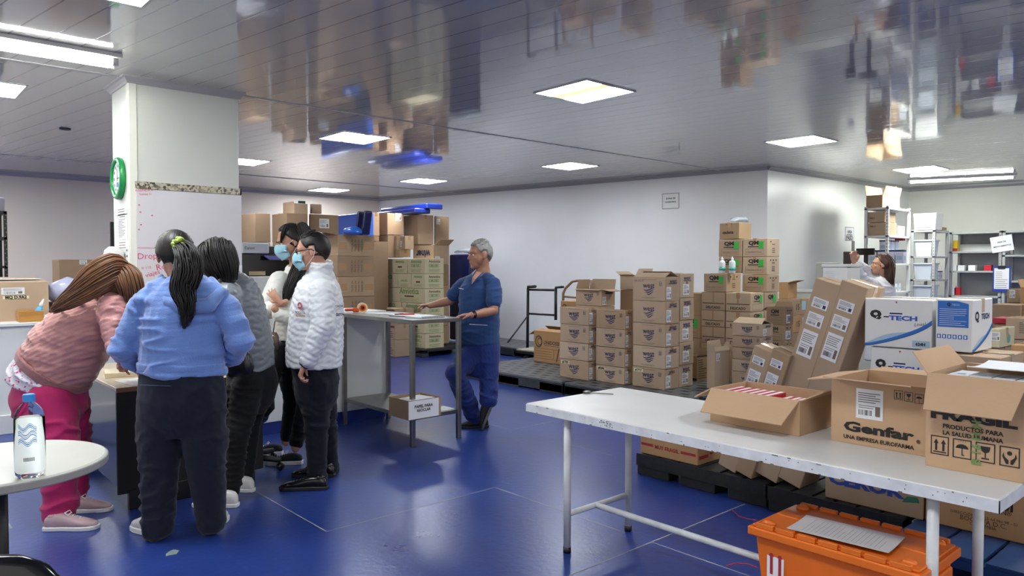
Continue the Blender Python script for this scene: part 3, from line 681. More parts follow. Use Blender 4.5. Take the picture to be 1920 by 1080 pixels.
# near chair (only its rounded back shows)
cb = atd(10, 1043, 1.9)
t = thing('black_chair', 'rounded black chair back poking in at the bottom left corner', 'chair', (cb.x, cb.y, 0))
zt = cb.z; mb = MB(); mb.loft([(0, 0, zt-.36), (0, 0, zt-.2), (0, 0, zt-.08), (0, 0, zt-.02), (0, 0, zt)], [(.16, .02), (.19, .028), (.17, .03), (.11, .025), (.05, .015)], RT, 20); mb.build('backrest', M_BLACKG, t, smooth=True)
mb = MB(); mb.lathe([(.18, .40), (.22, .42), (.22, .46), (.2, .47)], (-.1, -.2, 0), 24); mb.build('seat', M_BLACKP, t, smooth=True)
mb = MB(); mb.tube([(0, 0, zt-.3), (-.03, -.05, .43)], .02, 8); mb.build('back_support', M_BLACKP, t)
mb = MB(); mb.lathe([(.025, .05), (.025, .42)], (-.1, -.2, 0), 12); mb.build('column', M_BLACKP, t)
for k in range(5): a = k*2*math.pi/5; mb = MB(); mb.tube([(-.1, -.2, .08), (-.1+.27*math.cos(a), -.2+.27*math.sin(a), .03)], [.022, .014], 8); mb.build('leg', M_BLACKP, t)

# ================================================================= STEEL TABLE
SX0, SX1, SY0, SY1 = 3.365, 3.84, 5.02, 6.15; SZ = 1.045
t = thing('steel_table', 'tall stainless steel table with lower shelf that the scrubs man leans on', 'table', (SX0, SY0, 0))
wx, wy = SX1-SX0, SY1-SY0
mb = MB(); mb.box((-.02, -.02, SZ-.035), (wx+.02, wy+.02, SZ)); mb.build('tabletop', M_STEEL, t, bevel=.003)
mb = MB(); mb.box((0, 0, .215), (wx, wy, .25)); mb.build('shelf', M_STEEL, t, bevel=.003)
for x, y in ((0, 0), (wx, 0), (0, wy), (wx, wy)): mb = MB(); mb.box((x-.019, y-.019, 0), (x+.019, y+.019, SZ-.035)); mb.build('leg', M_STEEL, t, bevel=.003)
def on_steel(px, py): p = atz(px, py, SZ); return p.x, p.y
x, y = 3.58, 5.93; sheet(x, y, SZ+.001, .2, .28, .3, 'white loose sheets at the left end of the steel table', th=.003)
x, y = 3.66, 5.66; sheet(x, y, SZ+.001, .22, .3, -.2, 'white sheet behind the clipboard on the steel table', th=.004)
x, y = 3.62, 5.40; t = thing('clipboard', 'black clipboard with red pen and white sheet on the steel table', 'clipboard', (x, y, SZ+.001), .35)
mb = MB(); mb.box((-.12, -.16, 0), (.12, .16, .004)); mb.build('board', M_BLACKP, t); mb = MB(); mb.box((-.1, -.14, .004), (.11, .12, .008)); mb.build('sheet', M_PAPER, t); mb = MB(); mb.box((-.05, .13, .004), (.05, .155, .02)); mb.build('clip', M_STEEL, t)
mb = MB(); mb.tube([(0, 0, 0), (.13, 0, 0)], .006, 8); x, y = 3.60, 5.46; o = mb.build('red_pen', mat('red_plastic', srgb('C62430'), .3), loc=(x-.05, y+.03, SZ+.016)); o.rotation_euler = (0, 0, -.5); tag(o, 'red pen lying across the clipboard', 'pen')
x, y = 3.60, 5.17; t = thing('spiral_notebook', 'open spiral notebook at the front corner of the steel table', 'notebook', (x, y, SZ+.001), .15)
mb = MB(); mb.box((-.14, -.1, 0), (.14, .1, .012)); mb.build('pages', M_PAPER, t)
for k in range(18): mb = MB(); yy = -.13+.015*k; mb.tube([(yy, -.098, .002), (yy, -.108, .008), (yy, -.1, .018), (yy, -.09, .012)], .0018, 5); mb.build('ring', M_BLACKP, t)
x, y = 3.50, 6.05; t = thing('tape_dispenser', 'orange hand tape dispenser with a tan roll on the steel table corner', 'tape dispenser', (x, y, SZ+.001), -.4)
Mr = Matrix.Translation((0, 0, .05)) @ Matrix.Rotation(math.pi/2, 4, 'X')
mb = MB(); mb.lathe([(.03, -.024), (.048, -.024), (.048, .024), (.03, .024), (.03, -.024)], n=24, M=Mr); mb.build('tape_reel', mat('cream_tape', srgb('D9C79A'), .3), t)
mb = MB(); mb.lathe([(.018, -.028), (.031, -.028), (.031, .028), (.018, .028), (.018, -.028)], n=20, M=Mr); mb.build('hub', mat('orange_plastic', srgb('D9501E'), .35), t)
mb = MB(); mb.box((-.09, -.028, .01), (-.03, .028, .05)); mb.box((-.16, -.012, .02), (-.08, .012, .045)); mb.build('handle', mat('orange_plastic', srgb('D9501E'), .35), t, bevel=.008)
# recycling carton on the lower shelf
C, sx, sy = fit(766, 728, 826, cy=789, z0=.25)
o = carton('open cardboard box marked for paper recycling on the steel table shelf', Vector((C.x, C.y, .251)), 0, (sx, sy, .155), CARD[1], flaps=None, open_top=True, tape=None,
    prints=lambda P, a, b_, c_: (P.rect('R', a*.0, c_*.02, a*.93, c_*.97, M_WHITE), P.text('R', a*.46, c_*.66, a*.56, 'PAPEL PARA', M_BLK, .03, up=.002), P.text('R', a*.46, c_*.45, a*.42, 'RECICLAR', M_BLK, .03, up=.002)))
for k in range(3): sheet(C.x+sx*.5+.01*k, C.y+sy*.5, .262+.035*k+.03, sx*.8, sy*.7, .1*k, ['crumpled white paper deep in the recycling box', 'white paper in the middle of the recycling box', 'topmost white paper in the recycling box'][k], th=.03, lines=0)
x = atz(835, 786, .25); sheet(SX1-.09, 5.12, .251, .14, .16, .0, 'white paper right of the recycling box on the steel shelf', lines=0)

# ================================================================= WHITE WORK TABLE
TX0, TX1, TY0, TY1 = 2.655, 3.43, .69, 2.872
M_TTOP = mat('worn_white_table', srgb('DAD8D4'), .35, noise=.035, nscale=4); M_TEDGE = mat('chipped_white_edge', srgb('D6D8DA'), .5, noise=.12, nscale=14)
t = thing('work_table', 'long white painted work table carrying three open cartons', 'table', (TX0, TY0, 0))
lx, ly = TX1-TX0, TY1-TY0
mb = MB(); mb.box((0, 0, .712), (lx, ly, .75)); mb.build('tabletop', M_TTOP, t, bevel=.003)
mb = MB(); mb.box((-.003, -.003, .706), (0, ly+.003, .746)); mb.box((-.003, -.003, .706), (lx, 0, .746)); mb.build('edge_band', M_TEDGE, t)
LEGM = mat('white_tube_paint', srgb('CDCFCE'), .4, noise=.14, nscale=12)
LY0 = atz(1755, 1170, 0).y if False else None
ly1 = 2.622-TY0; lxs = (.055, .535)
# near legs from their columns
l3 = along(Vector((TX0+lxs[0], 0, 0)), Vector((0, 1, 0)), 1757)-TY0
for x, y in ((lxs[0], ly1), (lxs[1], ly1-.01), (lxs[0], l3), (lxs[1], l3-.0)):
    mb = MB(); mb.tube([(x, y, .02), (x, y, .71)], .019, 16); lg = mb.build('leg', LEGM, t, smooth=True)
    mb = MB(); mb.tube([(x, y, 0), (x, y, .03)], .0205, 16); mb.build('foot_cap', M_BLACKP, lg, smooth=True)
mb = MB(); mb.tube([(lxs[0], ly1, .2), (lxs[1], ly1, .2)], .015, 12); mb.build('cross_bar', LEGM, t, smooth=True)
mb = MB(); mb.tube([(lxs[0], l3, .2), (lxs[1], l3, .2)], .015, 12); mb.build('cross_bar', LEGM, t, smooth=True)
xm = lxs[0]+.22; mb = MB(); mb.tube([(xm, ly1, .2), (xm, l3, .2)], .016, 12); mb.build('long_bar', LEGM, t, smooth=True)
mb = MB(); mm = mat('chip_mark', srgb('55524E'), .7)
rr_ = random.Random(5)
for k in range(46):
    y = rr_.uniform(.05, ly-.05); z = rr_.choice([.744, .708, .72, .735]); w2 = rr_.uniform(.002, .02) if z > .74 or z < .71 else .003
    mb.box((-.0045, y, z-.001), (-.003, y+w2, z+rr_.uniform(.001, .003)))
for k in range(26):
    y = 1.62+rr_.uniform(-.04, .04); z = rr_.uniform(.712, .74); mb.box((-.0045, y, z), (-.003, y+rr_.uniform(.001, .006), z+rr_.uniform(.001, .006)))
mb.build('chipped_marks', mm, t)
p1 = atz(1100, 738, .75); p2 = atz(1150, 741, .75)
mb = MB(); mb.tube([p1+Vector((0, 0, .006)), p2+Vector((0, 0, .006))], .003, 6); mb.box(tuple(p1-Vector((.02, .012, 0))), tuple(p1+Vector((.02, .012, .014)))); tag(mb.build('steel_ruler', M_STEEL), 'thin metal rod lying on the far corner of the work table', 'tool')
sheet(3.52, 2.35, .757, .3, .2, .3, 'white and blue printed leaflet sticking out behind the work table', th=.002) if False else None

# ================================================================= CARTONS ON THE WORK TABLE
TZ = .751
# red pack carton
C, sx, sy = fit(1499, 1334, 1562, cy=819, z0=.75)
sxr, syr = sx, sy
o = carton('open cardboard box full of red medicine packs on the work table', Vector((C.x, C.y, TZ)), 0, (sx+.02, sy, .155), CARD[5],
    flaps={'W': (128, .15), 'S': (62, .1), 'N': (118, .12), 'E': (100, .02)}, inner=1)
def row_of(n, size, start, step, m, label, group, name='medicine_box', rot=0, side=None, jitter=.002):
    first = None
    for i in range(n):
        if first is None:
            mb = MB(); mb.box((0, 0, 0), size); first = mb.build(name, m, bevel=.0015); o = first
            if side:
                P = Print(*size); side(P, *size); P.build('printed_marks', first)
        else:
            o = first.copy(); COL.objects.link(o)
            for ch in first.children: c_ = ch.copy(); COL.objects.link(c_); c_.parent = o
        o.location = (start[0]+step[0]*i+jit(jitter), start[1]+step[1]*i+jit(jitter), start[2]+step[2]*i); o.rotation_euler = (0, 0, rot+jit(.02))
        tag(o, label if isinstance(label, str) else label(i), 'medicine box', group)
redside = lambda P, a, b_, c_: (P.rect('T', a*.05, b_*.15, a*.95, b_*.55, M_WHITE), P.text('R', a*.5, c_*.5, a*.6, 'LOSARTAN', M_WHITE, .02), P.text('F', b_*.5, c_*.5, c_*.7, 'LOSARTAN', M_WHITE, .01, rot=math.pi/2))
row_of(6, (.17, .036, .13), (C.x+.05, C.y+sy-.06, TZ+.012), (0, -.040, 0), M_REDPACK, lambda i: 'red medicine pack in the left batch of the open carton, '+['leftmost', 'second', 'third', 'fourth', 'fifth', 'sixth', 'seventh', 'eighth', 'last'][i], 'red packs in the carton, left batch', side=redside)
row_of(4, (.14, .03, .115), (C.x+.08, C.y+.13, TZ+.012), (0.0, -.034, 0), M_REDPACK, lambda i: 'red and white pack in the right batch of the open carton, '+['first','second','third','fourth','fifth'][i], 'red packs in the carton, right batch', side=redside)
# generic-maker carton (front printed)
C, sx, sy = fit(1742, 1562, .36, cy=858, z0=.75)
def pr_gen(P, a, b_, c_):
    P.text('F', b_*.5, c_*.27, b_*.72, 'Genfar', M_BLK, .045, h=c_*.16); P.text('F', b_*.5, c_*.1, b_*.72, 'UNA EMPRESA EUROFARMA', M_BLK, .03); P.text('F', b_*.9, c_*.2, b_*.04, '®', M_BLK)
    P.arrows('F', b_*.7, c_*.85, b_*.085, M_BLK); P.glass('F', b_*.8, c_*.84, b_*.085, M_BLK); P.brolly('F', b_*.9, c_*.83, b_*.085, M_BLK)
GC = Vector((C.x, C.y, TZ)); gh = zat(C, 729)-.75; print('gen', gh, sx, sy)
carton('open carton with large black maker lettering and a white label, middle of the work table', GC, 0, (sx, sy, gh), CARD[5], flaps={'W': (81, .13), 'E': (88, .12), 'N': (100, .12), 'S': (95, .03)}, prints=pr_gen, labels=[('F', sy*.27, gh*.42, sy*.28, gh*.46)])
# fragile carton
C, sx, sy = fit(1925, 1741, .5, cy=908, z0=.75)
def pr_fra(P, a, b_, c_):
    P.text('F', b_*.48, c_*.58, b_*.86, 'FRAGIL', M_BLK, .06, h=c_*.12); P.text('F', b_*.48, c_*.455, b_*.6, 'PRODUCTOS PARA', M_BLK, .03); P.text('F', b_*.48, c_*.385, b_*.6, 'LA SALUD HUMANA', M_BLK, .03)
    w_ = b_*.19; P.arrows('F', b_*.15, c_*.24, w_, M_BLK); P.brolly('F', b_*.38, c_*.24, w_, M_BLK); P.glass('F', b_*.61, c_*.24, w_, M_BLK); P.hands('F', b_*.84, c_*.24, w_, M_BLK)
    P.text('F', b_*.52, c_*.33, c_*.45, 'B 16 H H', M_GINK, .02, rot=math.pi/2, up=.002)
FC = Vector((C.x-.0, C.y, TZ)); Cl = Vector((C.x, C.y+sy, .75)); fh = zat(Cl, 699)-.75; print('fra', fh, sy)
carton('open fragile-goods carton with handling symbols holding white packs, right end of the work table', FC, 0, (.42, sy, fh), CARD[5], flaps={'W': (140, .155), 'N': (38, .09), 'E': (95, .1), 'S': (110, .1)}, prints=pr_fra)
wside = lambda P, a, b_, c_: (P.rect('F', b_*.2, c_*.8, b_*.8, c_*.86, M_SKYINK), P.rect('T', a*.1, b_*.3, a*.3, b_*.7, M_SKYINK), P.rect('F', b_*.45, c_*.6, b_*.55, c_*.64, M_GREY))
for j in range(4):
    row_of(2, (.14, sy*.22, fh-.04), (FC.x+.03, FC.y+.012+sy*.235*j, TZ+.02), (.155, 0, 0), M_WHITE, lambda i: 'white medicine pack in the fragile carton, %s row, %s place from the left' % (['front', 'back'][i], ['fourth', 'third', 'second', 'first'][j]), 'white packs in the fragile carton', side=wside)
sheet(FC.x+.3, FC.y+sy*.35, TZ+fh+.004, .26, sy*.8, .0, 'white paper lying over the back of the white packs in the fragile carton', lines=0, th=.003, curl=.01)

# ================================================================= ORANGE CRATES
def crate(x0, y0, x1, y1, z0, z1, label, hexa, lid=True):
    M_O = mat('crate_'+hexa, srgb(hexa), .38, noise=.05, nscale=4); t = thing('plastic_crate', label, 'crate', (x0, y0, z0)); lx, ly, h = x1-x0, y1-y0, z1-z0
    mb = MB(); ins = .03
    a = [(ins, ins), (lx-ins, ins), (lx-ins, ly-ins), (ins, ly-ins)]; b_ = [(.012, .012), (lx-.012, .012), (lx-.012, ly-.012), (.012, ly-.012)]
    mb.add([Vector((p[0], p[1], 0)) for p in a]+[Vector((p[0], p[1], h-.045)) for p in b_], [(0, 3, 2, 1), (4, 5, 6, 7), (0, 1, 5, 4), (1, 2, 6, 5), (2, 3, 7, 6), (3, 0, 4, 7)]); mb.build('tub', M_O, t, bevel=.006)
    mb = MB(); mb.box((-.01, -.01, h-.05), (lx+.01, ly+.01, h-.015))
    mb.build('rim', M_O, t, bevel=.004)
    for s in (0, 1):
        mb = MB(); mb.box((lx*.5*s+.004, .004, h-.015), (lx*.5*(s+1)-.004, ly-.004, h-.006)); ld = mb.build('lid_leaf', M_O, t, bevel=.003)
        xx = -.008 if s == 0 else lx-.01; mb = MB()
        n = 7
        for k in range(n):
            y = .02+(ly-.04)*k/n; mb.box((xx, y+.006, h-.014), (xx+.02, y+(ly-.04)/n-.006, h+.006))
        mb.box((xx-.004, 0, h-.045), (xx+.0, ly, h-.018))
        mb.build('lid_tabs', M_O, ld, bevel=.002)
        for q in (0, 1):
            yy = .03 if q == 0 else ly-.075; mb = MB(); mb.loft([(lx*(.12 if s == 0 else .88)-.0, yy+.02, h-.008), (lx*(.12 if s == 0 else .88), yy+.02, h+.004), (lx*(.12 if s == 0 else .88), yy+.02, h+.01)], [(.028, .02), (.025, .018), (.015, .012)], (0, 1, 0), 12); mb.build('corner_boss', M_O, ld, smooth=True)
    mb = MB(); mb.box((lx*.3, ly-.005, h-.12), (lx*.7, ly+.02, h-.05)); mb.box((lx*.3, -.02, h-.12), (lx*.7, .005, h-.05)); mb.build('grip', M_O, t, bevel=.005)
    return t
OC = atz(1745, 1055, .47); o1 = atz(1408, 978, .47); o2 = atz(1500, 944, .47)
print('crate corners', OC, o1, o2, atz(1790, 1035, .47))
cx0 = o1.x; cy1 = o1.y; cx1 = o2.x; cy0 = OC.y
t = crate(cx0, cy0, cx1, cy1, .22, .47, 'orange lidded plastic crate with a paper on its lid under the work table', 'E0701C')
P = Print(1, cy1-cy0, .25); 
P.rect('F', .06, .04, .13, .17, M_WHITE)
for du in (.0, .035): P.rect('F', .073+du, .06, .085+du, .13, M_RED, .001); P.poly('F', [(.068+du, .13), (.09+du, .13), (.079+du, .155)], M_RED, .001)
q = P.build('arrow_sticker', t); q.location = (.02, 0, 0)
mb = MB(); mb.box((.12, -.013, .03), (.26, -.011, .16)); mb.mi = 1; [mb.box((.13, -.0145, .05+.018*k), (.25, -.013, .055+.018*k)) for k in range(6)]; mb.build('document_pocket', [M_LAB, M_GREY], t)
crate(cx0-.03, cy0, cx1-.01, cy1+.015, .0, .218, 'red orange plastic crate beneath the orange one', 'E0442A')
pc = (atz(1500, 985, .475)+atz(1665, 1025, .475))*.5
sheet(pc.x+.02, pc.y, .4775, .2, .36, .1, 'creased paper form with pink scribble lying on the orange crate lid', mat('creased_paper', srgb('CBC7C4'), .6), th=.002, lines=9, curl=.003)
mb = MB(); mb.tube([atz(1372, 955, .01), atz(1385, 968, .02), atz(1405, 974, .04), atz(1420, 976, .1)], .003, 6); tag(mb.build('red_strap', mat('red_plastic', srgb('C62430'), .3), smooth=True), 'thin red string curling out behind the orange crate', 'string')
mb = MB(); mb.tube([atz(1362, 1061, .01), atz(1380, 1056, .015), atz(1405, 1058, .02), atz(1420, 1064, .05)], .003, 6); tag(mb.build('red_strap', mat('red_plastic', srgb('C62430'), .3), smooth=True), 'thin red string on the floor below the table bar', 'string')

# ================================================================= PALLETS
M_WPAL = mat('black_stained_wood', srgb('1D1F20'), .7, noise=.35, nscale=3, stretch=(1, 8, 8), bump=.3, bscale=20); M_BPAL = mat('blue_pallet_plastic', srgb('173A66'), .45, noise=.1)
M_DECK, nt, b, L, N = nodes('slotted_pallet_deck')
tc = N('ShaderNodeTexCoord'); mp = N('ShaderNodeMapping'); mp.inputs['Rotation'].default_value = (0, 0, math.pi/2); L(tc.outputs['Object'], mp.inputs[0])
bt = N('ShaderNodeTexBrick'); L(mp.outputs[0], bt.inputs['Vector']); bt.inputs['Scale'].default_value = 1; bt.inputs['Brick Width'].default_value = .2; bt.inputs['Row Height'].default_value = .15; bt.inputs['Mortar Size'].default_value = .042; bt.inputs['Mortar Smooth'].default_value = 0
for q_ in ('Color1', 'Color2'): bt.inputs[q_].default_value = (.004, .004, .005, 1)
bt.inputs['Mortar'].default_value = (*srgb('5E6164'), 1); L(bt.outputs['Color'], b.inputs['Base Color']); b.inputs['Roughness'].default_value = .4
def pallet(x0, y0, x1, y1, z, m, label, grate=False, group=None, blocks=3):
    t = thing('pallet', label, 'pallet', (x0, y0, 0), 0, group); lx, ly = x1-x0, y1-y0
    if grate:      # plastic top with slots
        mb = MB(); mb.box((0, 0, z-.022), (lx, ly, z)); mb.build('deck', M_DECK, t, bevel=.002)
        mb = MB(); mb.box((0, 0, .02), (.02, ly, z-.022)); mb.box((.02, 0, .02), (lx, .02, z-.022)); mb.build('skirt', m, t)
    else:
        n = 6
        for k in range(n): mb = MB(); yy = (ly-.01)*k/n; mb.box((0, yy, z-.02), (lx, yy+(ly)/n-.02, z)); mb.build('deck_board', m, t, bevel=.002)
        mb = MB(); mb.box((0, 0, z-.04), (lx, .1, z-.02)); mb.box((0, 0, z-.06), (.1, ly, z-.02)); mb.build('stringer', m, t)
    bw = ly/(blocks+(.7 if m is M_WPAL else 2))
    if m is M_WPAL: mb = MB(); mb.box((-.012, 0, .065), (0, ly, z-.001)); mb.build('side_board', m, t)
    for a in (0, lx-.12):
        for k in range(blocks): yy = (ly-bw)*k/(blocks-1); mb = MB(); mb.box((a, yy, 0), (a+.12, yy+bw, z-.04)); mb.build('block', m, t, bevel=.003)
    return t
pallet(6.03, 4.3, 7.42, 5.88, .15, M_PALLET, 'black plastic pallet under the wave logo cartons', True)
pallet(6.03, 5.92, 7.45, 7.8, .15, M_PALLET, 'black slotted plastic pallet with bare top in front of the cart', True)
pallet(8.0, 8.6, 8.95, 10.4, .15, M_PALLET, 'black slotted pallet against the long wall behind the cart', True)
pallet(7.35, 11.65, 8.35, 13.1, .15, M_PALLET, 'black slotted pallet behind the steel table by the cartons', True)
pallet(6.8, 9.85, 7.9, 11.5, .13, M_PALLET, 'dark pallet under the green printed cartons', False)
pallet(4.13, 2.3, 5.2, 3.3, .15, M_WPAL, 'dark stained wooden pallet under the work table', False)
pallet(4.1, 1.5, 5.1, 2.27, .15, M_WPAL, 'second dark wooden pallet carrying tilted plain cartons', False)
pallet(3.75, .2, 4.9, 1.47, .15, M_BPAL, 'blue plastic pallet behind the orange crate', False)
pallet(7.46, 4.3, 9.0, 6.2, .15, M_PALLET, 'black pallet under the tall carton stacks near the wall corner', True)
# flat carts
def cart(x0, y0, x1, y1, z, label, m_top, hm, hh, lean):
    t = thing('platform_cart', label, 'cart', (x0, y0, 0)); lx, ly = x1-x0, y1-y0
    mb = MB(); mb.box((0, 0, z-.05), (lx, ly, z)); mb.build('platform', m_top, t, bevel=.005)
    mb = MB(); 
    mb.box((-.01, -.01, z-.06), (0, ly+.01, z-.02)); mb.box((-.01, -.01, z-.06), (lx+.01, 0, z-.02)); mb.build('frame', M_BLACKP, t)
    for a, b_ in ((.08, .1), (lx-.1, .1), (.08, ly-.15), (lx-.1, ly-.15)):
        w_ = MB(); w_.lathe([(.055, -.02), (.065, -.012), (.065, .012), (.055, .02)], n=20, M=Matrix.Translation((a, b_, .066)) @ Matrix.Rotation(math.pi/2, 4, 'Y')); w_.build('wheel', M_BLACKP, t, smooth=True)
    return t
M_PLY = mat('worn_plywood', srgb('A9A897'), .6, noise=.15, nscale=3)
cp = atz(955, 665, .22)
t = cart(7.5, 7.1, 7.98, 8.35, .22, 'flat platform cart with worn plywood deck and black upright handle', M_PLY, M_BLACKP, 1, 0)
base = Vector((7.5, 7.1, 0))
pA = atd(990, 642, depth(Vector((7.9, 8.4, 0)))); 
def pt(px, py, d): return atd(px, py, d)-base
d0 = 11.55; mb = MB()
mb.tube([pt(989, 658, d0), pt(990, 540, d0)], .022, 8); mb.tube([pt(1042, 600, d0-.4), pt(1042, 540, d0-.4)], .022, 8)
mb.tube([pt(990, 543, d0), pt(1042, 544, d0-.4)], .018, 8); mb.tube([pt(990, 588, d0), pt(1042, 591, d0-.4)], .016, 8); mb.tube([pt(990, 538, d0), pt(1004, 537, d0-.2)], .022, 8); mb.tube([pt(1042, 539, d0-.4), pt(1056, 538, d0-.6)], .018, 8)
mb.tube([pt(952, 642, d0-.5), pt(989, 593, d0)], .012, 8)
mb.build('handle', M_BLACKP, t, smooth=True)
M_BRASS = mat('tan_tube_paint', srgb('8C6F55'), .4)
t = cart(8.1, 6.4, 8.9, 7.6, .2, 'second cart with tan bent tube handle behind the open carton', M_PLY, M_BRASS, 1, 0); base = Vector((8.1, 6.4, 0))
d1 = 10.8; mb = MB(); mb.tube([pt(1055, 655, d1), pt(1056, 550, d1), pt(1060, 541, d1), pt(1073, 528, d1-.1), pt(1082, 526, d1-.2), pt(1108, 526, d1-.4), pt(1109, 600, d1-.4)], .02, 8); mb.tube([pt(1057, 556, d1), pt(1108, 560, d1-.4)], .016, 8); mb.build('handle', M_BRASS, t, smooth=True)
# ================================================================= CARTON STACKS
def stack(C, sx, sy, tops, what, where, prints=None, m=None, tape='y', yaw=0, group=None, labels=(), z0=None, j=.004, names=None, notes=None, closed=True, top_flaps=None, heights=None):
    """cartons piled on one spot; tops are the image rows of the near edge, or heights in metres"""
    z = C.z if z0 is None else z0; out = []
    n = len(tops)
    for i, ty in enumerate(tops):
        zt = z+ty if ty < 5 else zat(C, ty)
        h = zt-z-.002
        nm = 'only one' if n == 1 else ('topmost' if i == n-1 else ORD[i] if i else 'lowest')
        lab = (names[i] if names else '%s, %s %s' % (what, nm, where))
        P_ = prints[i] if isinstance(prints, (list, tuple)) else prints
        nt_ = notes.get(i) if notes else None
        pf = (lambda P, a, b_, c_, f=P_, q=nt_: f(P, a, b_, c_, note=q)) if (P_ and nt_) else P_
        mm = m[i % len(m)] if isinstance(m, (list, tuple)) else (m or random.choice(CARD[:3]))
        o = carton(lab, Vector((C.x+jit(j), C.y+jit(j), z+.001)), yaw+jit(.008), (sx, sy, h), mm, prints=pf, tape=tape, group=group, labels=labels,
                   flaps=top_flaps if (top_flaps and i == n-1) else None)
        out.append(o); z = zt
    return out, z
WEST = [CARD[0], CARD[2], CARD[0], CARD[0], CARD[1]]
lab_w = lambda sx, h=.24: [('R', sx*.08, .02, min(.085, sx*.35), .13)]
G_W = 'wave logo cartons on the black pallets'
C, sx, sy = fit(1103, 1050, 1121, cy=714, z0=.15)
_, zA = stack(C, sx, sy, [678, 645, 611, 578], 'brown carton with navy wave logo', 'of leftmost pallet stack', pr_west, WEST, group=G_W, labels=lab_w(sx), notes={0: '#1703'})
CA, sxA, syA = C, sx, sy
C, sx, sy = fit(1171, 1118, 1187, cy=722, z0=.15)
stack(C, sx, sy, [690, 654, 618.5, 582], 'brown carton with navy wave logo', 'of second stack from left', pr_west, WEST[1:], group=G_W, labels=lab_w(sx), notes={0: '#0206'})
C, sx, sy = fit(1246, 1187, 1274, cy=732, z0=.15)
stack(C, sx, sy, [693, 652, 608, 565], 'brown carton with navy wave logo', 'of tall front stack', pr_west, WEST, group=G_W, labels=lab_w(sx), notes={0: '#17717'})
zt = zat(C, 565); h = zat(C, 521)-zt
carton('wave logo carton with half raised lid and purple scribble, topmost of tall front stack', Vector((C.x, C.y, zt+.002)), 0, (sx, sy, h), CARD[0], flaps={'W': (-68, sx*.5), 'E': (-62, sx*.52), 'S': (-85, .1)}, open_top=True, tape=None,
       prints=lambda P, a, b_, c_: (pr_west(P, a, b_, c_), P.text('F', b_*.2, c_*.86, b_*.3, 'NR P27O', mat('purple_marker', srgb('4A3A7A'), .6), 0)), labels=lab_w(sx), group=G_W)
CD = Vector((C.x+sx+.012, C.y+.0, .15)); sxd = along(CD, Vector((1, 0, 0)), 1301)
def pr_westR(P, a, b_, c_): P.text('R', a*.5, c_*.8, a*.5, 'west', M_INK, .02); P.rect('R', a*.25, c_*.68, a*.8, c_*.71, M_INK); P.rect('R', a*.45, c_*.5, a*.52, c_*.66, M_INK)
stack(CD, sxd, .33, [.247]*4+[.27], 'end-on carton with small wave print', 'right behind the tall front stack', pr_westR, [CARD[2], CARD[0]], tape='x', group=G_W, labels=[('R', sxd*.2, .03, sxd*.45, .12)])
# row behind: open wave carton standing on hidden ones
C2, sx2, sy2 = fit(1128, 1080, 1153, C=atz(1128, 574, zA))
C2.z = .15
C2b = Vector((CA.x+sxA+.03, C2.y, .15))
if C2.x < C2b.x: 
    dd = (C2b.x)/C2.x; C2 = Vector((C2.x*dd, C2.y*dd, .15)); _, sx2, sy2 = fit(1128, 1080, 1153, C=C2); C2.z = .15
n_ = [(zA-.15)/4]*4
_, z_ = stack(C2, sx2, sy2, n_, 'brown carton', 'of the hidden stack under the open wave logo carton', None, CARD[0])
z_ = zat(C2, 574)
carton('open wave logo carton with raised flaps above the second row', Vector((C2.x, C2.y, max(z_, zA)+.002)), 0, (sx2, sy2, zat(C2, 543)-z_), CARD[0], flaps={'W': (100, .05), 'E': (20, .13), 'N': (-15, .12), 'S': (100, .12)}, prints=lambda P, a, b_, c_: (pr_west(P, a, b_, c_)), labels=[('R', .01, .01, .07, .1)], group=G_W)
# plain cartons behind the gap
C, sx, sy = fit(1194, 1163, .3, d=9.2); C.z = .15
zs = [.36, .36, .32]; _, z_ = stack(C, sx, sy, zs, 'plain brown carton', 'of the stack behind the gap between wave cartons', None, CARD[1])
carton('open plain carton with light flaps on the stack behind the gap', Vector((C.x, C.y, z_+.002)), 0, (sx, sy, zat(C, 517)-z_), CARD[2], flaps={'W': (75, .06), 'N': (60, .1), 'E': (30, .1), 'S': (95, .1)})
# mark-of-rings cartons
Lp = atz(1001, 676, .15); tt = along(Lp, Vector((0, -1, 0)), 1058); CU = Vector((Lp.x, Lp.y-tt, .15))
hU = zat(Lp, 620)-.15; print('uni', CU, tt, hU)
carton('open carton with linked ring emblem and brown lettering on the bare pallet', Vector((CU.x, CU.y, .151)), 0, (.3, tt, hU), CARD[6], flaps={'W': (-80, .13), 'N': (115, .14), 'E': (-60, .12)}, prints=pr_unidossis)
C, sx, sy = fit(1083, 1036, .3, d=10.0); zz = zat(C, 611); C.x = max(C.x, CU.x+.36)
CC = Vector((C.x, C.y, .002)); h1 = (zz-.23)/1
carton('plain carton on the floor behind the ring emblem cartons', Vector((C.x+.0, C.y, .22)), 0, (.3, sy, zz-.225), CARD[1])
carton('upper ring emblem carton behind the leftmost wave stack', Vector((C.x, C.y, zz)), 0, (.3, sy, zat(C, 566)-zz), CARD[6], prints=pr_unidossis, tape=None)

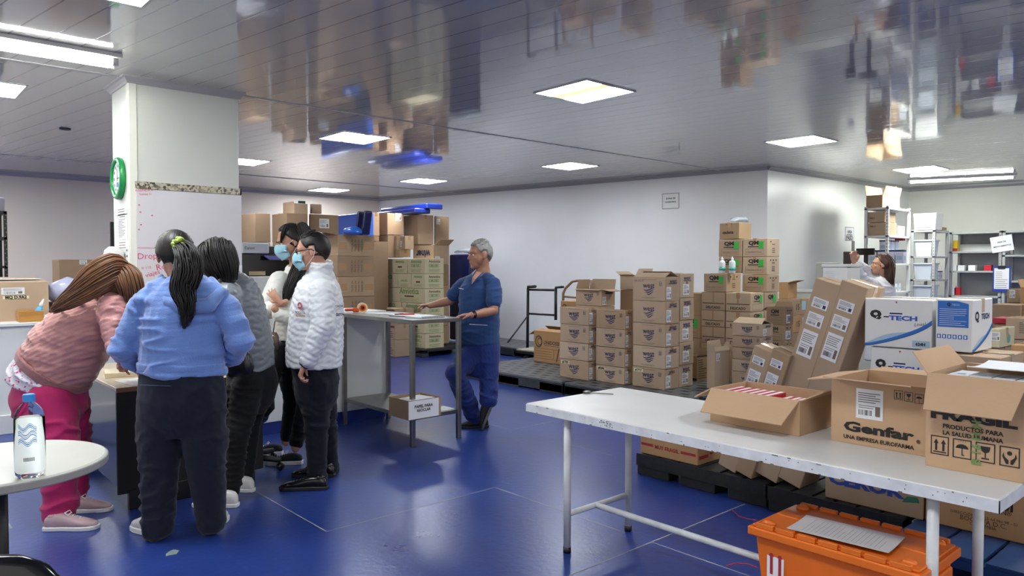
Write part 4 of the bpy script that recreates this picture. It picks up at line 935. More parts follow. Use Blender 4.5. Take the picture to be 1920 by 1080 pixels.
# ---- tall lettered stack near the outer wall corner
G_Q = 'cartons of the tall stack before the wall corner'
C2 = atd(1408, 520, 8.95); C2.z = .15; a_ = Vector((1, 0, 0)); b_ = Vector((0, 1, 0))
sx_ = along(C2, a_, 1433); s2y = along(C2, b_, 1361)
zr = [.15, None, None, zat(C2, 650), zat(C2, 617), zat(C2, 585), zat(C2, 549)]
base_h = zr[3]-.15
hs = [base_h/2-.001, base_h/2, zr[4]-zr[3], zr[5]-zr[4], zr[6]-zr[5]]
rows = ['lowest', 'second', 'third', 'fourth', 'fifth']
z = .15
C1 = Vector((C2.x, C2.y+s2y+.01, .15)); s1y = along(C1, b_, 1316)
C3 = Vector((C2.x+sx_+.01, C2.y, .15)); s3x = along(C3, a_, 1459)
for i, h in enumerate(hs):
    carton('carton lettered DELICADO, left column, %s row of the tall corner stack' % rows[i], Vector((C1.x+jit(.004), C1.y, z+.001)), 0, (sx_, s1y, h-.003), CARD[0], prints=pr_delicado, tape='y', group=G_Q)
    carton('carton lettered DELICADO with round end print, middle column, %s row' % rows[i], Vector((C2.x+jit(.004), C2.y, z+.001)), 0, (sx_, s2y-.004, h-.003), CARD[2], prints=pr_deli_qm, tape='x', group=G_Q)
    carton('carton with green sticker on its end, right column, %s row of corner stack' % rows[i], Vector((C3.x, C3.y+jit(.004), z+.001)), 0, (s3x, .3, h-.003), CARD[0], prints=lambda P, a, b2, c: (P.text('R', a*.5, c*.74, a*.5, 'QM', M_BLK, .05, h=c*.28), P.rect('R', a*.62, c*.45, a*.84, c*.85, M_GRN, .002), P.frame('R', a*.12, c*.1, a*.85, c*.42, M_GREY, .003)), tape='x', group=G_Q)
    z += h
zT4 = z
Ca = atd(1362, 520, 1); Ca = Vector((C2.x, 0, 0)); Ca.y = atX(1362, 520, C2.x).y; Ca.z = zT4; sya = along(Ca, b_, 1320); sxa = along(Ca, a_, 1389)
zT3 = zat(Ca, 513); carton('green stickered carton under the two sanitizer bottles', Vector((Ca.x, Ca.y, zT4+.001)), 0, (sxa, sya, zT3-zT4), CARD[0], prints=pr_qm, group=G_Q)
Cb = Vector((atY(1438, 520, C2.y).x, C2.y, zT4)); syb = along(Cb, b_, 1392); sxb = along(Cb, a_, 1461); z = zT4
if Cb.x < Ca.x+sxa and Cb.y+syb > Ca.y: syb = min(syb, Ca.y+sya) 
for i, ty in enumerate([515, 481, 446]):
    zt = zat(Cb, ty); carton('carton with large Q and M letters and green sticker, right column, %s from its top' % ['third', 'second', 'first'][i], Vector((Cb.x+.02*0, Cb.y, z+.001)), 0, (sxb, syb, zt-z-.003), CARD[2 if i else 0], prints=pr_qm, tape='x', group=G_Q); z = zt
    if i == 0: Z3 = zt
    if i == 1: Z2 = zt
ZTOP = z
Cc = Vector((Cb.x, Cb.y+syb+.01, 0)); syc = along(Cc, b_, 1347); sxc = sxb
zc0 = zT3+.003
carton('carton with Q and M letters half hidden behind the two bottles', Vector((max(Cc.x, Ca.x+.13), Cc.y, zc0)), 0, (sxc, syc, Z2-zc0-.002), CARD[1], prints=pr_qm, tape=None, group=G_Q)
carton('green stickered carton beneath the small dark red lettered one', Vector((Cc.x, Cc.y, Z2+.001)), 0, (sxc, syc, ZTOP-Z2-.004), CARD[0], prints=pr_qm, tape=None, group=G_Q)
Cd = Vector((Cc.x, atX(1385, 520, Cc.x).y, ZTOP)); 
def pr_cad(P, a, b2, c): P.text('F', b2*.45, c*.42, b2*.55, 'cadena', mat('dark_red_ink', srgb('4A2024'), .6), .03); P.poly('F', [(b2*.32, c*.95), (b2*.5, c*.75), (b2*.66, c*.95)], M_RED)
carton('small carton with dark red lettering crowning the tall corner stack', Vector((Cd.x, Cd.y, ZTOP+.001)), 0, (along(Cd, a_, 1408), along(Cd, b_, 1348), zat(Cd, 417)-ZTOP), CARD[1], prints=pr_cad, tape='x', group=G_Q)
mb = MB(); mb.loft([(0, 0, 0), (.1, .02, .03), (.22, -.01, .035), (.32, .02, .02), (.38, 0, 0)], [(.03, .01), (.08, .03), (.07, .04), (.07, .025), (.02, .01)], (0, 1, 0), 12); o = mb.build('plastic_bag', M_BAG, smooth=True, loc=(Cd.x-.0, Cd.y+.1, zat(Cd, 417)+.02)); tag(o, 'crumpled clear plastic on the top carton of the corner stack', 'plastic bag')
M_BOT = mat('white_translucent_bottle', srgb('D8DEE2'), .25); M_TEAL = mat('teal_label', srgb('4FB0A8'), .4)
for i, px in enumerate((1353, 1372)):
    q = atX(px, 512, Ca.x+.05); t = thing('sanitizer_bottle', ['left white sanitizer bottle with teal label on the green stickered carton', 'right white sanitizer bottle with teal label on the green stickered carton'][i], 'bottle', (Ca.x+.06, q.y, zT3+.003), 0, 'sanitizer bottles')
    mb = MB(); mb.lathe([(.035, 0), (.04, .006), (.04, .13), (.034, .155), (.014, .165), (.013, .175)], n=20); mb.build('body', M_BOT, t, smooth=True)
    mb = MB(); mb.lathe([(.0408, .035), (.0408, .08)], n=20); mb.build('printed_label', M_TEAL, t, smooth=True)
    mb = MB(); mb.lathe([(.016, .172), (.016, .19), (.006, .195), (.006, .21)], n=14); mb.build('cap', M_WHITE, t, smooth=True)
# stickered carton left behind tall stack
C, sx, sy = fit(1314, 1296, .3, d=9.7); C.z = .15
stack(C, sx, .3, [.38, .3, .3], 'dark brown carton', 'of the narrow stack between wave cartons and corner stack', [None, pr_qm, None], CARD[1])
# ---- smaller wave cartons right
C, sx, sy = fit(1430, 1374, 1450, d=7.75); C.z = .155
tops = [702, 678, 655, 632]; 
_, z_ = stack(C, sx, sy, tops, 'flat brown carton with navy wave logo', 'of the low stack at right', pr_west, WEST, group=G_W, labels=[('R', .01, .01, .08, .07)])
carton('flat wave logo carton with peaked lid, topmost of the low stack at right', Vector((C.x, C.y, z_+.002)), 0, (sx, sy, zat(C, 609)-z_), CARD[2], flaps={'W': (-62, sx*.55), 'E': (-75, sx*.5)}, open_top=True, prints=pr_west, labels=[('R', .01, .01, .08, .07)], group=G_W)
print('low west', C, sx, sy)
# dark lettered stack
C, sx, sy = fit(1473, 1438, 1488, d=8.6); C.z = .15
_, z_ = stack(C, sx, sy, [705, 670, 640, 610], 'carton with Q and M letters', 'of the short dark stack', lambda P, a, b2, c: pr_qm(P, a, b2, c, False), [CARD[1]], labels=[('R', .02, .02, sx*.6, .1)])
carton('dark open carton with Q and M letters on the short stack', Vector((C.x, C.y, z_+.002)), 0, (sx, sy, zat(C, 577)-z_), CARD[3], flaps={'N': (120, .08), 'E': (10, .06)}, prints=lambda P, a, b2, c: pr_qm(P, a, b2, c, False), labels=[('R', .02, .02, sx*.5, .1)])
mb = MB(); mb.loft([(0, 0, 0), (0, 0, .04), (0, 0, .14), (0, 0, .2)], [(.05, .02), (.07, .03), (.06, .03), (.03, .01)], (0, 1, 0), 12)
p = atd(1490, 645, 7.6)
# brown stack further right by the bright wall
C, sx, sy = fit(1488, 1460, 1517, d=9.9); C.z = .002
zt_ = [zat(C, 662), zat(C, 625), zat(C, 592), zat(C, 561)]
hh = [zt_[0]]+[zt_[i]-zt_[i-1] for i in (1, 2, 3)]
def pr_15(P, a, b2, c): P.text('R', a*.3, c*.5, a*.2, '15', M_BROWNINK, .03); P.rect('R', a*.55, c*.3, a*.8, c*.85, M_SKYINK, .001)
_, z_ = stack(C, sx, sy, hh, 'brown carton with pasted number', 'of the stack against the bright wall', pr_15, [CARD[6], CARD[1]])
C4 = Vector((C.x, atX(1484, 520, C.x).y, z_)); carton('small golden brown carton with hanging flap on top by the bright wall', C4+Vector((0, .05, .002)), 0, (.25, along(C4, b_, 1461)-.05, zat(C4, 530)-z_), CARD[6], flaps={'E': (80, .1), 'S': (75, .12)})
# ---- open upright cartons between
C, sx, sy = fit(1308, 1294, 1328, d=8.45); C.z = .15; C.x = max(C.x, 7.1); print('upright', C, sx, sy)
carton('narrow dark upright carton with tan flap right of the wave cartons', C+Vector((0, 0, .001)), 0, (sx, sy, zat(C, 668)-.15), CARD[1], flaps={'E': (15, .12), 'S': (10, .1)}, prints=lambda P, a, b2, c: (P.lines('R', a*.1, c*.1, a*.9, c*.9, 9, M_BROWNINK, .3), P.rect('R', 0, c*.95, a, c*.98, M_BLK), P.rect('F', 0, c*.02, b2, c*.12, M_BLK)))
C, sx, sy = fit(1341, 1330, 1369, d=7.9); C.z = .156; print('cream', C, sx, sy)
carton('pale upright open carton with small label beside the narrow dark one', C+Vector((0, 0, .001)), 0, (sx, sy+.02, zat(C, 661)-.15), CARD[2], flaps={'S': (-12, .05), 'N': (8, .11), 'E': (20, .09), 'W': (5, .08)}, labels=[('R', .03, .3, .07, .08)])
C, sx, sy = fit(1372, 1370, 1387, d=8.35); C.z = .155
carton('small upright carton with open brown flap behind the pale one', C+Vector((0, 0, .001)), 0, (sx, .12, zat(C, 660)-.15), CARD[0], flaps={'S': (-10, .1), 'E': (10, .1)}, labels=[('R', .02, .05, .08, .2)])

# ================================================================= LEANING LONG CARTONS ON THE DARK WOODEN PALLETS
TL = math.radians(17.5)
def lean(cx, cy, lx, rx, topx, topy, label, labs, m=CARD[0], tl=TL, wid=None):
    C = atz(cx, cy, .152); C, sx, sy = fit(cx, lx, rx, C=C); C.z = .152
    sy = sy/math.cos(tl)*1.0
    # length: the near upper corner lies along (0,-sin,cos)
    best = min((abs((lambda q: 540-F_PX*math.tan(math.atan2((q.z-CAM_H), depth(q))+PITCH))(Vector((C.x, C.y-L_*math.sin(tl), .15+L_*math.cos(tl))))-topy), L_) for L_ in [k*.01 for k in range(30, 180)])
    Ln = best[1]
    o = carton(label, C, 0, (wid or sx, sy, Ln), m, tilt=(tl, 0), tape='y', ztape=M_CLEAR)
    for k, (v, h, ink) in enumerate(labs): shipping_label(o, (sx, sy, Ln), 'F', sy*.14, Ln-v, sy*.62, h, seed=k+3, ink=M_INK if ink else None)
    print('lean', label[:30], C, sx, sy, Ln); return o
lean(1378, 888, 1349, .2, 0, 662, 'leftmost leaning long carton with stuck labels, shorter pair', [(.11, .05, 1), (.24, .09, 0)])
lean(1408, 899, 1380, .2, 0, 668, 'second leaning long carton with stuck labels, shorter pair', [(.11, .05, 1), (.24, .09, 0)], CARD[1])
lean(1455, 907, 1418, .2, 0, 536, 'left one of the two tall leaning cartons with three labels', [(.17, .06, 1), (.28, .08, 0), (.47, .16, 0)])
lean(1499, 917, 1461, .24, 0, 540, 'right one of the two tall leaning cartons with three labels', [(.17, .06, 1), (.28, .08, 0), (.47, .16, 0)], CARD[0])
# fragile red striped carton
C, sx, sy = fit(1308, 1202, 1358, cy=874, z0=.15)
def pr_rx(P, a, b2, c):
    P.text('F', b2*.48, c*.22, b2*.42, 'MUY FRAGIL', M_RED, .03); P.rect('F', b2*.02, c*.2, b2*.24, c*.26, M_RED); P.rect('F', b2*.72, c*.19, b2*.97, c*.25, M_RED)
    P.text('F', b2*.46, c*.55, b2*.2, 'RXSN', M_RED, .02, h=c*.13); P.rect('F', b2*.28, c*.4, b2*.66, c*.42, M_BROWNINK); P.frame('F', b2*.34, c*.47, b2*.6, c*.72, M_RED, .003); P.rect('R', a*.05, c*.12, a*.4, c*.2, M_RED); P.text('R', a*.7, c*.2, a*.45, 'MUY FRAGIL', M_RED, .01)
carton('carton with red stripes and fragile lettering on the dark wooden pallet', Vector((C.x, C.y, .151)), 0, (sx, sy, .30), CARD[6], prints=pr_rx); print('rx', C, sx, sy)
# ---- cartons on the blue pallet
C, sx, sy = fit(1730, 1552, .4, cy=976, z0=.15); CB = C; print('cerok', C, sx, sy)
def pr_cer(P, a, b2, c): P.text('F', b2*.44, c*.34, b2*.8, 'CEROK', mat('blue_letters', srgb('27408C'), .6), .06, h=c*.2); P.poly('F', [(b2*.8, c*.2), (b2*.97, c*.24), (b2*.95, c*.32), (b2*.85, c*.3)], mat('dark_green_print', srgb('2C6A4A'), .6))
carton('carton with large blue letters and green mark on the blue pallet', Vector((C.x, C.y, .151)), 0, (.42, sy, .36), CARD[1], prints=pr_cer)
C, sx, sy = fit(1990, 1738, .4, C=Vector((CB.x, 0, 0))) if False else (None, None, None)
yR = CB.y-.012; sR = .48
def pr_col(P, a, b2, c):
    P.text('F', b2*.6, c*.47, b2*.42, 'coricol', M_BLK, .03); P.text('F', b2*.6, c*.36, b2*.4, 'CONJUGOIN®', M_BLK, .0, h=c*.09)
    for k, s_ in enumerate(('DIRECCION CALLE 64 No 98 - 51', 'BOGOTA D.C.', 'COLOMBIA')): P.text('F', b2*.55, c*(.24-.06*k), b2*(.6-.18*k), s_, M_BROWNINK, .0)
carton('large carton with black lettering and address on the blue pallet, under table end', Vector((CB.x, yR-sR, .151)), 0, (.42, sR, .36), CARD[6], prints=pr_col)
# next layers of that pile
z1 = .515
carton('plain carton beneath the lower white appliance box', Vector((CB.x+.04, CB.y+.02, z1)), 0, (.4, .5, .24), CARD[1])
XP = 4.2
def onX(px, X): p = atX(px, 520, X); return Vector((X, p.y, 0))
q = onX(1754, XP); yaw = math.radians(3)
zq1 = zat(q, 657); zq2 = zat(q, 562)
M_QBOX = mat('white_glossy_carton', srgb('DADAD8'), .35, noise=.02, nscale=3)
def swoosh(P, face, w_, c):
    up = []; lo = []; mid = []
    for i in range(17):
        t = i/16; y = c*(.02+.2*math.sin(t*math.pi*.62)**1.5+.32*t**4)
        th = c*.035*(1+t)
        up.append((w_*t, min(c*.6, y+th+c*.09*math.sin(math.pi*min(1, t*1.5)))) ); mid.append((w_*t, y+th)); lo.append((w_*t, y-th*.2))
    for i in range(16):
        P.poly(face, [mid[i], mid[i+1], up[i+1], up[i]], M_SKYINK); P.poly(face, [lo[i], lo[i+1], mid[i+1], mid[i]], M_BLUEINK, .0004)
        P.poly(face, [(lo[i][0], max(0, lo[i][1]-c*.012)), (lo[i+1][0], max(0, lo[i+1][1]-c*.012)), lo[i+1], lo[i]], M_INK, .0004)
def pr_qt(P, a, b2, c, full=True):
    P.text('F', b2*.17, c*.66, b2*.18, 'Q', M_BLK, .09, h=c*.2, up=.001); P.rect('F', b2*.29, c*.61, b2*.37, c*.635, M_BLK)
    P.text('F', b2*.58, c*.605, b2*.42, 'TECH', mat('tech_blue', srgb('1C50B0'), .4), .045, h=c*.1); P.rect('F', b2*.38, c*.68, b2*.57, c*.71, M_INK)
    P.text('F', b2*.83, c*.5, b2*.17, 'Linea!', M_BLK, .0, rot=.15, shear=.3)
    P.poly('F', [(b2*.46, c*.94), (b2*.5, c*.94), (b2*.48, c*.9)], M_RED)
    swoosh(P, 'F', b2, c); P.rect('F', b2*.72, c*.04, b2*.97, c*.17, M_SKYINK, .001); P.text('F', b2*.84, c*.1, b2*.14, '624H', M_BLK, .05, up=.002)
syq = along(q, Vector((-math.sin(yaw), math.cos(yaw), 0)), 1627)
z00 = z1+.24
carton('lower white appliance box with black and blue lettering', Vector((XP+.02, q.y+.01, z00+.002)), yaw, (.32, syq*.93, zq1-z00-.004), M_QBOX, prints=pr_qt, tape='y', ztape=M_CLEAR)
carton('upper white appliance box with black and blue lettering and wave stripe', Vector((XP, q.y+.012, zq1)), yaw, (.32, syq, zq2-zq1), M_QBOX, prints=pr_qt, tape='y', ztape=M_CLEAR)
q2 = onX(1825, XP-.02); sy2_ = q.y-q2.y-.012
def pr_q2(P, a, b2, c):
    P.rect('F', b2*.05, c*.46, b2*.9, c*.96, mat('blue_panel_print', srgb('1B66B8'), .4)); P.text('F', b2*.36, c*.89, b2*.1, 'Q', M_BLK, .06, up=.002); P.text('F', b2*.55, c*.89, b2*.2, 'TECH', M_SKYINK, .02, up=.002)
    P.lines('F', b2*.1, c*.5, b2*.84, c*.84, 9, M_WHITE, .16, 4)
    for k in range(6): P.rect('F', b2*(.04+.145*k), c*.24, b2*(.15+.145*k), c*.32, M_BLUEINK); P.rect('F', b2*(.07+.145*k), c*.255, b2*(.12+.145*k), c*.305, M_WHITE, .001)
    P.text('R', a*.2, c*.66, a*.2, 'Q', M_BLK, .05, h=c*.22); P.text('R', a*.62, c*.66, a*.4, 'TECH', M_INK, .04, h=c*.11); swoosh(P, 'R', a, c*.9)
sxq2 = along(q2, a_, 1862); print('qtech', q, syq, zq1, zq2, sy2_, sxq2)
carton('white appliance box with blue text panel, wrapped, right of its twin', Vector((q2.x, q2.y, zq1+.004)), 0, (sxq2, sy2_, zat(q2, 563)-zq1), M_QBOX, prints=pr_q2, tape='y', ztape=M_CLEAR)
# brown wrapped carton with number
q3 = onX(1878, XP-.06)
yl = q.y-.01
def pr_166(P, a, b2, c): P.brolly('F', b2*.55, c*.45, b2*.12, M_BLK); P.text('F', b2*.74, c*.45, b2*.14, '166', M_BLK, .0); P.rect('F', b2*.2, c*.25, b2*.45, c*.75, M_BLK); P.text('F', b2*.32, c*.55, b2*.2, 'Cosita', M_WHITE, .02, up=.002); P.poly('R', [(a*.3, c*.1), (a*.75, c*.1), (a*.6, c*.6), (a*.45, c*.6)], M_BLK)
carton('plastic wrapped brown carton marked 166 under the blue panelled box', Vector((q3.x, q3.y, zq1-.24)), 0, (.42, yl-q3.y, .236), CARD[0], prints=pr_166, tape='y', ztape=M_CLEAR)
carton('plain carton hidden under the wrapped one marked 166', Vector((q3.x+.02, q3.y+.02, z1+.0)), 0, (.4, yl-q3.y-.03, zq1-.245-z1), CARD[1])
# right edge cartons
def atstack(cx, lx, rx, d, bot, top, label, m, prints=None, flaps=None, labels=(), tape='y', support=True, zs=0.0):
    C, sx, sy = fit(cx, lx, rx, d=d); z0 = zat(C, bot); z1_ = zat(C, top); 
    carton(label, Vector((C.x, C.y, z0)), 0, (sx, sy, z1_-z0), m, prints=prints, flaps=flaps, labels=labels, tape=tape)
    if support and z0 > .2:
        carton('supporting carton below the '+label.split(' on ')[0].split(' at ')[0].split(' behind ')[0].split(' beside ')[0], Vector((C.x+.005, C.y+.005, zs)), 0, (sx-.01, sy-.01, z0-zs-.003), CARD[1])
    return C, z0
atstack(1960, 1897, .3, 4.4, 745, 649, 'plain tan carton at the right edge beside the wrapped carton', CARD[6])
atstack(1876, 1855, 1904, 5.0, 653, 617, 'pale carton with green oval mark on its end', CARD[4], prints=lambda P, a, b2, c: P.poly('R', [(a*.6+a*.12*math.cos(t), c*.42+c*.26*math.sin(t)) for t in [k*math.pi/6 for k in range(12)]], mat('green_oval', srgb('6AA08C'), .6)), labels=[('F', .02, .05, .05, .06)])
atstack(1896, 1862, .25, 6.0, 608, 597, 'flat red box behind the blue panelled white box', mat('red_box', srgb('B02238'), .5), tape=None)
atstack(1975, 1887, .3, 5.6, 640, 599, 'greyish brown carton with inked marks at the right edge', CARD[0], prints=lambda P, a, b2, c: P.lines('F', b2*.3, c*.3, b2*.45, c*.85, 6, M_GREY, .4))
atstack(1915, 1860, .35, 6.7, 600, 572, 'wide brown carton behind the red box', CARD[1], tape=None)
atstack(1960, 1917, .35, 6.6, 598, 572, 'brown carton end at the very right edge behind the red box', CARD[1], tape=None)
atstack(1912, 1889, .3, 7.4, 568, 542, 'small brown carton with white stickers on the far pile', CARD[1], labels=[('F', .02, .05, .05, .08)])
atstack(1945, 1914, .3, 7.0, 572, 539, 'open brown carton with white sticker at the right edge of the far pile', CARD[6], flaps={'N': (20, .08), 'E': (20, .08)}, labels=[('F', .05, .1, .05, .06)])
# styrofoam box behind leaning cartons
M_FOAM = mat('styrofoam', srgb('DADAD6'), .7, bump=.15, bscale=80)
C, sx, sy = fit(1590, 1543, 1613, d=6.0); z0 = zat(C, 533); z1_ = zat(C, 501)
carton('white foam box behind the tall leaning cartons', Vector((C.x, C.y, z0)), 0, (sx, sy, z1_-z0), M_FOAM, tape=None, prints=lambda P, a, b2, c: P.lines('F', b2*.1, c*.3, b2*.5, c*.85, 5, M_SKYINK, .15))
mb = MB(); mb.box((.0, .0, 0), (sx+.02, sy+.02, .025)); o = mb.build('foam_lid', M_FOAM, loc=(C.x-.01, C.y-.01, z1_+.001), bevel=.004); tag(o, 'lid of the white foam box behind the leaning cartons', 'lid')
carton('carton carrying the white foam box', Vector((C.x, C.y, .75)), 0, (sx, sy, z0-.755), CARD[1]); carton('lower carton carrying the foam box pile', Vector((C.x, C.y, .001)), 0, (sx, sy, .745), CARD[1])
# ================================================================= BACK LEFT PILE
G_G = 'pale cartons with green print on the dark pallet'
p0 = atz(797, 654, .13); XG = p0.x
def gx(px): return atX(px, 520, XG).y
zb = [.13]; CG = Vector((XG, p0.y, .13))
rowsy = [654, 625, 596, 567, 539, 511, 483]
# each row: boundaries of the boxes as image columns, left to right
cuts = [[712, 771, 797], [712, 760, 797], [712, 757, 798], [712, 740, 798], [693, 740, 798], [695, 747, 771, 797], [697, 738, 764, 797]]
zr_ = [zat(CG, y) for y in rowsy]; zr_.append(zat(CG, 483)+0.0)
CGz = [.13]+[zat(CG, y) for y in (626, 598, 569, 541, 513, 484)]
lev = ['bottom', 'second', 'third', 'fourth', 'fifth', 'top']
cuts = [[712, 766, 797], [712, 760, 797], [700, 752, 797], [693, 738, 797], [694, 746, 771, 797], [697, 737, 764, 797]]
for r_ in range(6):
    z0, z1_ = CGz[r_], CGz[r_+1]; cs_ = cuts[r_]
    for k in range(len(cs_)-1):
        yh, yl_ = gx(cs_[k]), gx(cs_[k+1])
        nm = {0: 'left', 1: 'middle' if len(cs_) == 4 else 'right', 2: 'right'}[k]
        carton('pale carton with green print, %s row, %s place' % (lev[r_], nm), Vector((XG+jit(.006), yl_+.004, z0+.001)), 0, (.38, yh-yl_-.01, z1_-z0-.003), CARD[4], prints=pr_green((r_+k) % 2), tape=None, group=G_G)
# brown text cartons left of them
C, sx, sy = fit(634, 600, 702, d=10.3); C.z = .002
tps = [zat(C, 640), zat(C, 597), zat(C, 557), zat(C, 519), zat(C, 480)]
hh = [tps[0]]+[tps[i]-tps[i-1] for i in range(1, 5)]; print('spec', C, sx, sy, hh)
_, z_ = stack(C, sx, sy, hh, 'brown carton with vertical brown text', 'of the pile behind the white jackets', pr_spec, [CARD[3], CARD[1]], tape='x')
carton('open brown carton with blue bundle, topmost behind the white jackets', Vector((C.x, C.y, z_+.002)), 0, (sx, sy, zat(C, 440)-z_), CARD[1], flaps={'W': (80, .18), 'N': (80, .1)}, prints=pr_spec)
M_BLUEB = mat('blue_plastic_bundle', srgb('2C5FB8'), .2, bump=.4, bscale=9)
zt = zat(C, 440); mb = MB(); mb.loft([(0, 0, .03), (0, -.12, .05), (0, -.3, .05), (0, -.42, .02)], [(.03, .02), (.1, .05), (.1, .06), (.03, .02)], (1, 0, 0), 14); q = atX(650, 440, C.x+.12); o = mb.build('blue_bundle', M_BLUEB, smooth=True, loc=(C.x+.15, q.y+.1, zt-.0)); tag(o, 'blue plastic wrapped bundle on the open brown carton', 'bundle')
M_MAT = mat('blue_vinyl', srgb('1B2F86'), .18, coat=.5); M_MATD = mat('dark_blue_vinyl', srgb('121C4A'), .25, coat=.3)
for i, px in enumerate((668, 680)):
    q = atX(px, 435, C.x+.3); mb = MB(); mb.box((0, 0, 0), (.12, .06, .34)); o = mb.build('blue_cushion', M_MATD, bevel=.02, seg=3, loc=(q.x, q.y, zt+.0)); o.rotation_euler = (.25, 0, 0); tag(o, ['left dark blue upright pad by the blue bundle', 'right dark blue upright pad by the blue bundle'][i], 'pad')
# big blue panel behind
C, sx, sy = fit(690, 618, .12, d=12.4); z0 = zat(C, 452); 
mb = MB(); mb.box((0, 0, 0), (sx, sy+.3, zat(C, 398)-z0)); o = mb.build('blue_mattress', mat('bright_blue_vinyl', srgb('3D6BD8'), .25), bevel=.02, seg=2, loc=(C.x, C.y, z0)); tag(o, 'bright blue mattress standing behind the brown cartons', 'mattress')
carton('carton stack base beneath the bright blue mattress', Vector((C.x, C.y, .002)), 0, (.4, sy+.3, z0-.004), CARD[3])
# upper left row
YB = None
def upper(cx, lx, rx, d, bot, top, label, m=CARD[1], **k): return atstack(cx, lx, rx, d, bot, top, label, m, **k)
upper(479, 452, 508, 10.6, 454, 399, 'large carton at the left of the row above the copier', CARD[3], tape=None)
upper(538, 511, 578, 11.2, 453, 399, 'large carton with tape strip, middle of the row above the copier', CARD[3], tape='x')
upper(582, 580, 635, 11.6, 453, 401, 'large carton with white label, right of the row above the copier', CARD[3], tape=None, labels=[('R', .16, .22, .17, .15)])
upper(553, 532, 578, 11.3, 400, 381, 'small open carton on top of the row above the copier', CARD[0], support=False, flaps={'W': (2, .03)})
upper(586, 582, 604, 11.65, 400, 382, 'small carton with round print near the blue mattress top', CARD[0], support=False, tape=None)
upper(561, 560, 574, 11.4, 381, 376, 'tiny dark green box on the small open carton', mat('dark_green_box', srgb('1E4A3C'), .5), support=False, tape=None)
# shelf of little boxes under that row, over the copier
# upper right rows
upper(700, 683, 712, 12.6, 442, 398, 'pale lit carton with white label behind the blue pads', CARD[5], labels=[('F', .05, .2, .12, .14)], zs=1.92)
upper(727, 705, 757, 12.7, 440, 399, 'tall carton with worn front below the blue mats', CARD[5], labels=[('R', .16, .25, .12, .13)], zs=1.64)
upper(784, 757, 813, 12.9, 458, 402, 'big carton on the winged open carton, left one', CARD[0], support=False)
upper(816, 814, 842, 13.2, 458, 405, 'big carton at the right end below the blue mats', CARD[1], tape=None, labels=[('R', .03, .36, .08, .1)], zs=.003)
upper(712, 702, 728, 13.1, 480, 443, 'brown carton with white label above the pale cartons', CARD[3], support=False, labels=[('F', .02, .1, .12, .12)])
upper(744, 729, 748, 12.75, 468, 443, 'small creased carton above the pale cartons', CARD[0], support=False)
upper(760, 750, 776, 12.6, 467, 442, 'small carton with two stickers above the pale cartons', CARD[0], support=False, labels=[('F', .0, .04, .07, .1)])
upper(750, 729, 770, 12.7, 482, 467, 'flat brown carton directly on the pale cartons', CARD[0], support=False)
C, sx, sy = fit(813, 775, 842, d=12.5); zc = [zat(C, y) for y in (612, 574, 535, 495, 459)]
names = ['low brown carton behind the scrubs man with small sticker', 'brown carton with small white sticker, second of the right column', 'greyish carton with flat sides, third of the right column']
for i in range(3): carton(names[i], Vector((C.x, C.y, zc[i])), 0, (sx, sy, zc[i+1]-zc[i]-.003), CARD[[1, 1, 3][i]], tape='x', labels=[('R', .05, .12, .06, .08)] if i < 2 else ())
carton('bottom carton of the right column behind the scrubs man', Vector((C.x, C.y, .152)), 0, (sx, sy, zc[0]-.156), CARD[1])
carton('open carton with upside down blue lettering, wide flap at right', Vector((C.x, C.y, zc[3])), 0, (sx, sy, zc[4]-zc[3]-.003), CARD[0], flaps={'S': (62, .2), 'N': (-80, .15)}, labels=[('R', .03, .01, .1, .12)], prints=lambda P, a, b2, c: P.text('F', b2*.5, c*.55, b2*.7, 'winer', M_INK, .04, rot=math.pi))
# blue mats on top
for i, (cx, lx, rx, d, bot, top) in enumerate([(778, 690, 808, 12.6, 399, 390), (800, 714, 831, 12.7, 391, 381)]):
    C, sx, sy = fit(cx, lx, rx, d=d); mb = MB(); mb.box((0, 0, 0), (sx, sy, zat(C, top)-zat(C, bot))); o = mb.build('exercise_mat', M_MAT, bevel=.02, seg=3, loc=(C.x, C.y, zat(C, bot))); tag(o, ['lower dark blue padded mat lying on the carton pile', 'upper dark blue padded mat lying on the carton pile'][i], 'mat')
# dark blue mattress standing behind the scrubs man
C, sx, sy = fit(880, 842, .5, d=12.9)
for k in range(2):
    mb = MB(); mb.box((0, 0, 0), (.12, sy, zat(C, 476)-.16)); o = mb.build('blue_mattress', M_MATD, bevel=.03, seg=3, loc=(C.x+.16*k, C.y, .155)); tag(o, ['front dark blue mattress standing behind the scrubs man', 'rear dark blue mattress standing behind the scrubs man'][k], 'mattress')
mb = MB(); mb.loft([(0, 0, 0), (0, .15, .04), (0, .4, .05), (0, .6, .02)], [(.05, .02), (.12, .05), (.12, .04), (.05, .02)], (1, 0, 0), 12); o = mb.build('plastic_wrap', M_BAG, smooth=True, loc=(C.x+.15, C.y-.02, zat(C, 474))); tag(o, 'clear plastic crumpled on top of the dark blue mattresses', 'plastic film')
# low cartons behind the steel table
upper(772, 752, 800, 12.2, 640, 602, 'low carton seen under the steel table top, near the leg', CARD[0], support=False) if False else None
# cartons left of the pale ones, low, seen under the table
C, sx, sy = fit(741, 723, .3, d=9.9); C.z = .14
C.x = min(C.x, XG-.36) if False else C.x
stack(Vector((XG-.42, atX(741, 520, XG-.42).y, .002)), .36, .28, [.28, .26, .26], 'brown carton with dark stripes', 'seen between the counter end and table leg', lambda P, a, b2, c: (P.rect('F', b2*.05, c*.75, b2*.9, c*.9, M_BROWNINK), P.lines('F', b2*.1, c*.15, b2*.8, c*.6, 4, M_BROWNINK, .3)), CARD[0])
